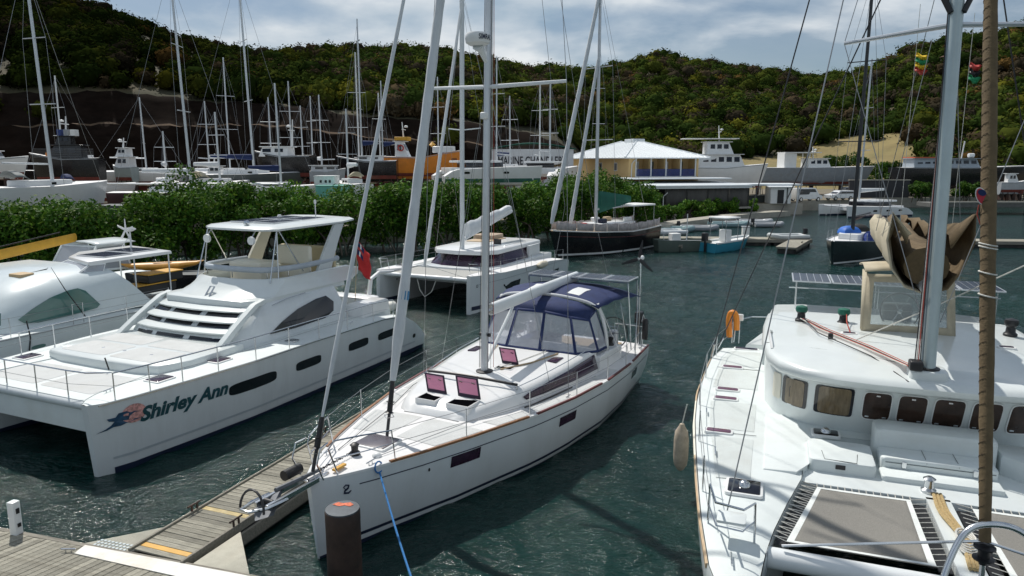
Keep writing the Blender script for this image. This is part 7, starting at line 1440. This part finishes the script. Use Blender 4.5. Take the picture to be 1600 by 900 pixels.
# dark sloop with clutter on deck
ds = thing('dark_sloop', 'dark green hulled sloop with blue tarpaulin and jumbled gear on deck', 'sailboat', (23.6, 52.4, 0), R_(48)); Ls = 11.8
h = Hull(Ls, [(0, .1), (1, .75), (3, 1.5), (6, 2.0), (9, 2.0), (Ls, 1.6)], [(0, 1.75), (4, 1.5), (Ls, 1.45)], [(0, .45), (4, .82), (Ls, .85)], rake=.25); o = h.hull('hull', M('dark_green_hull', (.012, .022, .024), .25, var=.2), ds, 22); h.deck('deck', deckm, ds, .08, .02, 22)
for s in (1, -1):
    h.patch('boot_stripe', whitep, o, .1, Ls - .1, .04, .17, s, .012, 20, 1); h.strip('toe_rail', greyh, ds, .1, Ls, s, .07, .06, 20, .03, .02)
    stanchions(ds, [(u, s * (h.off(u, h.sh(u), s) - .06), h.sh(u)) for u in (1.2, 3, 5, 7, 9, 11)], .65, .02, (.63, .33))
PR('cabin', [(3.2, -.7), (3.2, .7), (5, 1.2), (8.4, 1.2), (8.4, -1.2), (5, -1.2)], 1.5, 2.05, gel, ds, .1)
MB().grid(lambda a, b: (8.0 + 1.7 * a, (b - .5) * 2.9, 2.05 + 1.15 * math.sin(math.pi * min(.93, max(.07, b))) ** .45), 5, 10).build('spray_hood', M('maroon_black_canvas', (.04, .02, .025), .8), ds, 60, solid=.03)
def heap(nm, c, r, m_): MB().loft([[(c[0] + r[0] * math.cos(q) * k * (1 + .15 * math.sin(q * 3 + c[0])), c[1] + r[1] * math.sin(q) * k * (1 + .15 * math.cos(q * 4)), c[2] + r[2] * zz) for q in [2 * math.pi * j / 12 for j in range(12)]] for k, zz in ((1, 0), (.95, .4), (.7, .8), (.3, 1.0))]).build(nm, m_, ds)
tarpb = M('blue_tarp', (.02, .13, .50), .6, var=.25, bump=.5, bscale=8)
heap('tarpaulin', (4.6, .35, 1.95), (.95, .8, .6), tarpb); heap('gear_bag', (4.0, -1.25, 1.55), (.5, .4, .7), M('bag_blue', (.03, .06, .25), .7)); heap('gear_bag', (4.9, -1.5, 1.55), (.45, .4, .75), M('bag_teal', (.1, .3, .33), .7)); heap('gear_bag', (5.9, -1.55, 1.55), (.5, .4, .8), M('bag_yellow', (.45, .33, .03), .7)); heap('gear_bag', (6.9, -1.4, 1.6), (1.1, .4, .75), M('bag_grey', (.35, .40, .40), .7)); heap('gear_bag', (6.2, .2, 2.05), (.9, .8, .55), M('bag_black', (.02, .02, .02), .8)); heap('gear_bag', (9.8, -1.0, 1.5), (.5, .4, .9), M('bag_pink', (.5, .3, .28), .7))
spars(ds, 4.2, 2.0, 19.5, M('carbon_mast', (.018, .02, .024), .35), .0, .15, boom=(4.2, 1.3), cover=None, aft=(Ls, 0, 1.5), side=1.9, fat=1.4, sw=1.5, wm=wire, fore=(.1, 0, 1.8))
# far right catamaran
p = atz(1330, 340, 0); ashore_cat('white catamaran afloat at the far quay with rolled white boom cover', 1345, 101, 318, 22, 11.5, 6.4, 92, navyg, z=0, cover=sailw, name='moored_catamaran', lean=.014, fat=1.3)
# pontoons
def pontoon(label, a, b, w_, name='pontoon'):
    a, b = Vector(a), Vector(b); d = b - a; L = d.length; t = thing(name, label, 'pontoon', (a.x, a.y, 0), math.atan2(d.y, d.x), 'grey pontoons in the middle harbour')
    n = max(2, int(L / 3)); 
    for k in range(n): BX('deck_section', (L * k / n + .02, L * (k + 1) / n - .02, 0, w_, .42, .58), weather, t, .01); BX('float', (L * k / n + .15, L * (k + 1) / n - .15, .1, w_ - .1, -.4, .418), dockdark, t, .03)
    BX('edge_beam', (0, L, -.06, -.005, .3, .6), weatherd, t, .01); 
    for k in range(n): 
        if k % 2: T('dock_cleat', [(L * k / n - .2, .15, .66), (L * k / n + .2, .15, .66)], .05, black, t)
    return t
pontoon('grey pontoon running from the black ketch to the turquoise skiff', (9.6, 65.5), (27.0, 64.2), 2.2); pontoon('long grey pontoon continuing right behind the sail bag', (29.8, 64.0), (52, 62.0), 2.2)
pontoon('short finger pontoon beside the dark green sloop', (23.2, 58.2), (27.2, 65.0), 1.6); pontoon('short finger pontoon beside the moored open workboat', (14.2, 60.0), (17.6, 65.0), 1.7)
sw_ = thing('shore_walkway', 'pale concrete walkway sloping along the shore below the bushes', 'walkway', (0, 0, 0)); W_ = [(11.5, 72.5), (20, 84), (31, 96), (38, 101)]
MB().loft([[(x - .9, y + .6, .72), (x + .9, y - .6, .72), (x + .9, y - .6, -.6), (x - .9, y + .6, -.6)] for x, y in W_]).build('deck', concrete, sw_, 0)
pe = thing('dock_pedestal', 'white service pedestal on the grey pontoon', 'pedestal', (21.4, 65.6, .58)); BX('body', (-.3, .3, -.25, .25, 0, 1.0), whitep, pe, .05); BX('cap', (-.34, .34, -.29, .29, 1.001, 1.1), palehull, pe, .02)
wb = thing('open_workboat', 'grey open workboat with a light pole moored by the finger pontoon', 'boat', (12.3, 60.6, 0), R_(12)); h = Hull(4.6, [(0, .6), (.6, .85), (4.6, .9)], [(0, 1.0), (4.6, .9)], [(0, .8), (4.6, .9)]); h.hull('hull', M('work_green', (.10, .13, .11), .6), wb, 12); h.deck('deck', rubber, wb, .02, .15, 12); BX('engine_box', (1.2, 2.0, -.4, .4, .86, 1.5), whitep, wb, .05); T('pole', [(2.8, .2, .8), (2.8, .2, 3.1)], .04, alu, wb); T('rail', [(.3, -.7, 1.0), (.3, -.7, 1.7), (2.4, -.8, 1.7), (2.4, -.8, 1.0)], .03, steel, wb)
sk = thing('turquoise_skiff', 'turquoise and white centre console skiff with canopy and black outboard', 'motorboat', (20.6, 63.3, 0), R_(218)); h = Hull(5.4, [(0, .08), (.6, .5), (2, .95), (5.4, 1.0)], [(0, 1.05), (2, .85), (5.4, .78)], [(0, .4), (2, .8), (5.4, .88)], rake=.5); o = h.hull('hull', bluehull, sk, 18); h.deck('deck', whitep, sk, .02, .12, 18)
for s in (1, -1): h.strip('gunwale', whitep, sk, .1, 5.35, s, .14, .12, 16, .0, .04)
BX('console', (2.5, 3.2, -.4, .4, .75, 1.75), whitep, sk, .06); PR('canopy', rrect(2.0, 4.1, -.95, .95, .15), 2.75, 2.85, whitep, sk, .03)
for x in (2.2, 3.9):
    for s in (1, -1): T('canopy_post', [(x, s * .8, .8), (x, s * .8, 2.76)], .03, steel, sk)
ob_ = MB().prism(rrect(5.4, 5.9, -.22, .22, .1), .95, 1.65, .1).build('outboard', black, sk); BX('outboard_leg', (5.45, 5.65, -.08, .08, -.3, .95), black, ob_, .02)
tl = M('tube_teal', (.20, .30, .32), .6); GD = 'inflatable dinghies along the shore walkway'
for px, py, rz, L, m_, lb in ((1012, 362, 10, 4.0, M('tube_white', (.60, .63, .64), .6), 'pale grey inflatable dinghy nearest the black ketch'), (1082, 358, 175, 4.6, tl, 'teal inflatable dinghy behind the skiff canopy'), (1120, 356, 170, 4.2, rubber, 'grey inflatable dinghy right of the skiff canopy'), (1135, 349, 30, 3.6, rubber, 'dark grey inflatable dinghy tilted against the walkway'), (1168, 350, 178, 4.4, tl, 'teal inflatable dinghy at the bend of the walkway'), (1205, 346, 172, 4.0, palehull, 'pale inflatable dinghy near the quay corner'), (1222, 350, 185, 3.6, rubber, 'small grey inflatable dinghy outermost by the quay corner')):
    p = atz(px, py, .3); rib(lb, (p.x, p.y), R_(rz), L, m_, rz > 100, group=GD)
p = atz(1218, 372, .6); rib('grey inflatable dinghy lying on the long pontoon', (p.x - 1, 65.3), R_(5), 3.4, M('tube_white2', (.5, .53, .53), .6), True, z=.75)
p = atz(1205, 380, 0); tag(MB().lathe([(.1, -.6), (.3, -.5), (.3, .5), (.1, .6)], (p.x, 62.5, .15), 10, axis='x').build('float_fender', whitep), 'white cylindrical float lying in the water before the long pontoon', 'float')
by = thing('yellow_buoy', 'yellow cylindrical buoy with a lifting bridle standing on the right pontoon', 'buoy', (aty(1516, 370, 62.5).x, 62.8, .58)); MB().lathe([(.42, 0), (.45, .05), (.45, 1.15), (.42, 1.2)], (0, 0, 0), 16).build('body', yellow, by)
for s in (1, -1): T('bridle', [(s * .35, 0, 1.2), (0, 0, 2.2)], .03, rust, by)
p = aty(1497, 378, 62); rib('white inflatable dinghy on the right pontoon left of the yellow buoy', (p.x - 2.0, 62.9), R_(0), 3.4, M('tube_white3', (.62, .66, .66), .6), False, z=.78)

# ------------------------------------------------------------------ non-skid panels and seams on the near decks
nsp = M('nonskid_panel', (.60, .615, .61), .85, var=.05, scale=2, bump=.5, bscale=220, dirt=.3, dirtcol=(.45, .42, .36))
for s in (1, -1):
    for u0, u1 in ((2.45, 3.75), (4.2, 5.5), (5.6, 7.1), (7.2, 8.8), (8.9, 10.2)):
        def f_(a, b, s=s, u0=u0, u1=u1):
            u = u0 + (u1 - u0) * a; h = hm.sh(u); o_ = hm.off(u, h, 1); yo = o_ - .16; yi = .12 if u < 3.8 else max(.3, cr_out(u) + .22); y = yi + (yo - yi) * b; t_ = y / o_
            return (hm.X(u, h), s * y, h - .02 + .05 * (1 - t_ * t_) + .006)
        if u0 < 3 or True: MB().grid(f_, 8, 6).build('nonskid_panel', nsp, sloop, 60)
    for u0, u1 in ((2.95, 4.9), (5.35, 7.1), (8.2, 9.8), (10.2, 11.8)):
        def g_(a, b, s=s, u0=u0, u1=u1):
            u = u0 + (u1 - u0) * a; ou = lerp_tab(YO, u) - .015; iu = lerp_tab(YI, u) + .015; ya = max(iu + .12, 2.95); y = ya + (ou - .30 - ya) * b; t_ = (y - iu) / (ou - iu)
            return (u, s * y, 2.1 - .012 + .05 * math.sin(math.pi * t_) ** .6 + .006)
        MB().grid(g_, 8, 6).build('nonskid_panel', M('nonskid_panel_cool', (.60, .645, .635), .85, var=.06, scale=2, bump=.5, bscale=220, dirt=.3, dirtcol=(.45, .43, .37)), RC, 60)
    T('deck_seam', [(9.9, s * 2.95, 2.15), (9.95, s * 4.0, 2.135)], .006, dgreyh, RC, 4); T('deck_seam', [(5.1, s * 2.9, 2.16), (5.12, s * 3.9, 2.135)], .006, dgreyh, RC, 4)
for (x0, x1, y0, y1) in ((2.5, 3.6, .75, 2.6), (2.5, 3.6, 2.8, 4.65), (3.75, 4.6, .6, 2.6), (3.75, 4.6, 2.8, 4.8)): PR('nonskid_panel', rrect(x0, x1, y0, y1, .1), 2.058, 2.066, nsp, PC, 0)
for (x0, x1, y0, y1) in ((.5, 1.9, .6, 2.6), (.5, 1.9, 2.8, 4.8)): PR('nonskid_panel', rrect(x0, x1, y0, y1, .1), 1.80, 1.806, nsp, PC, 0)
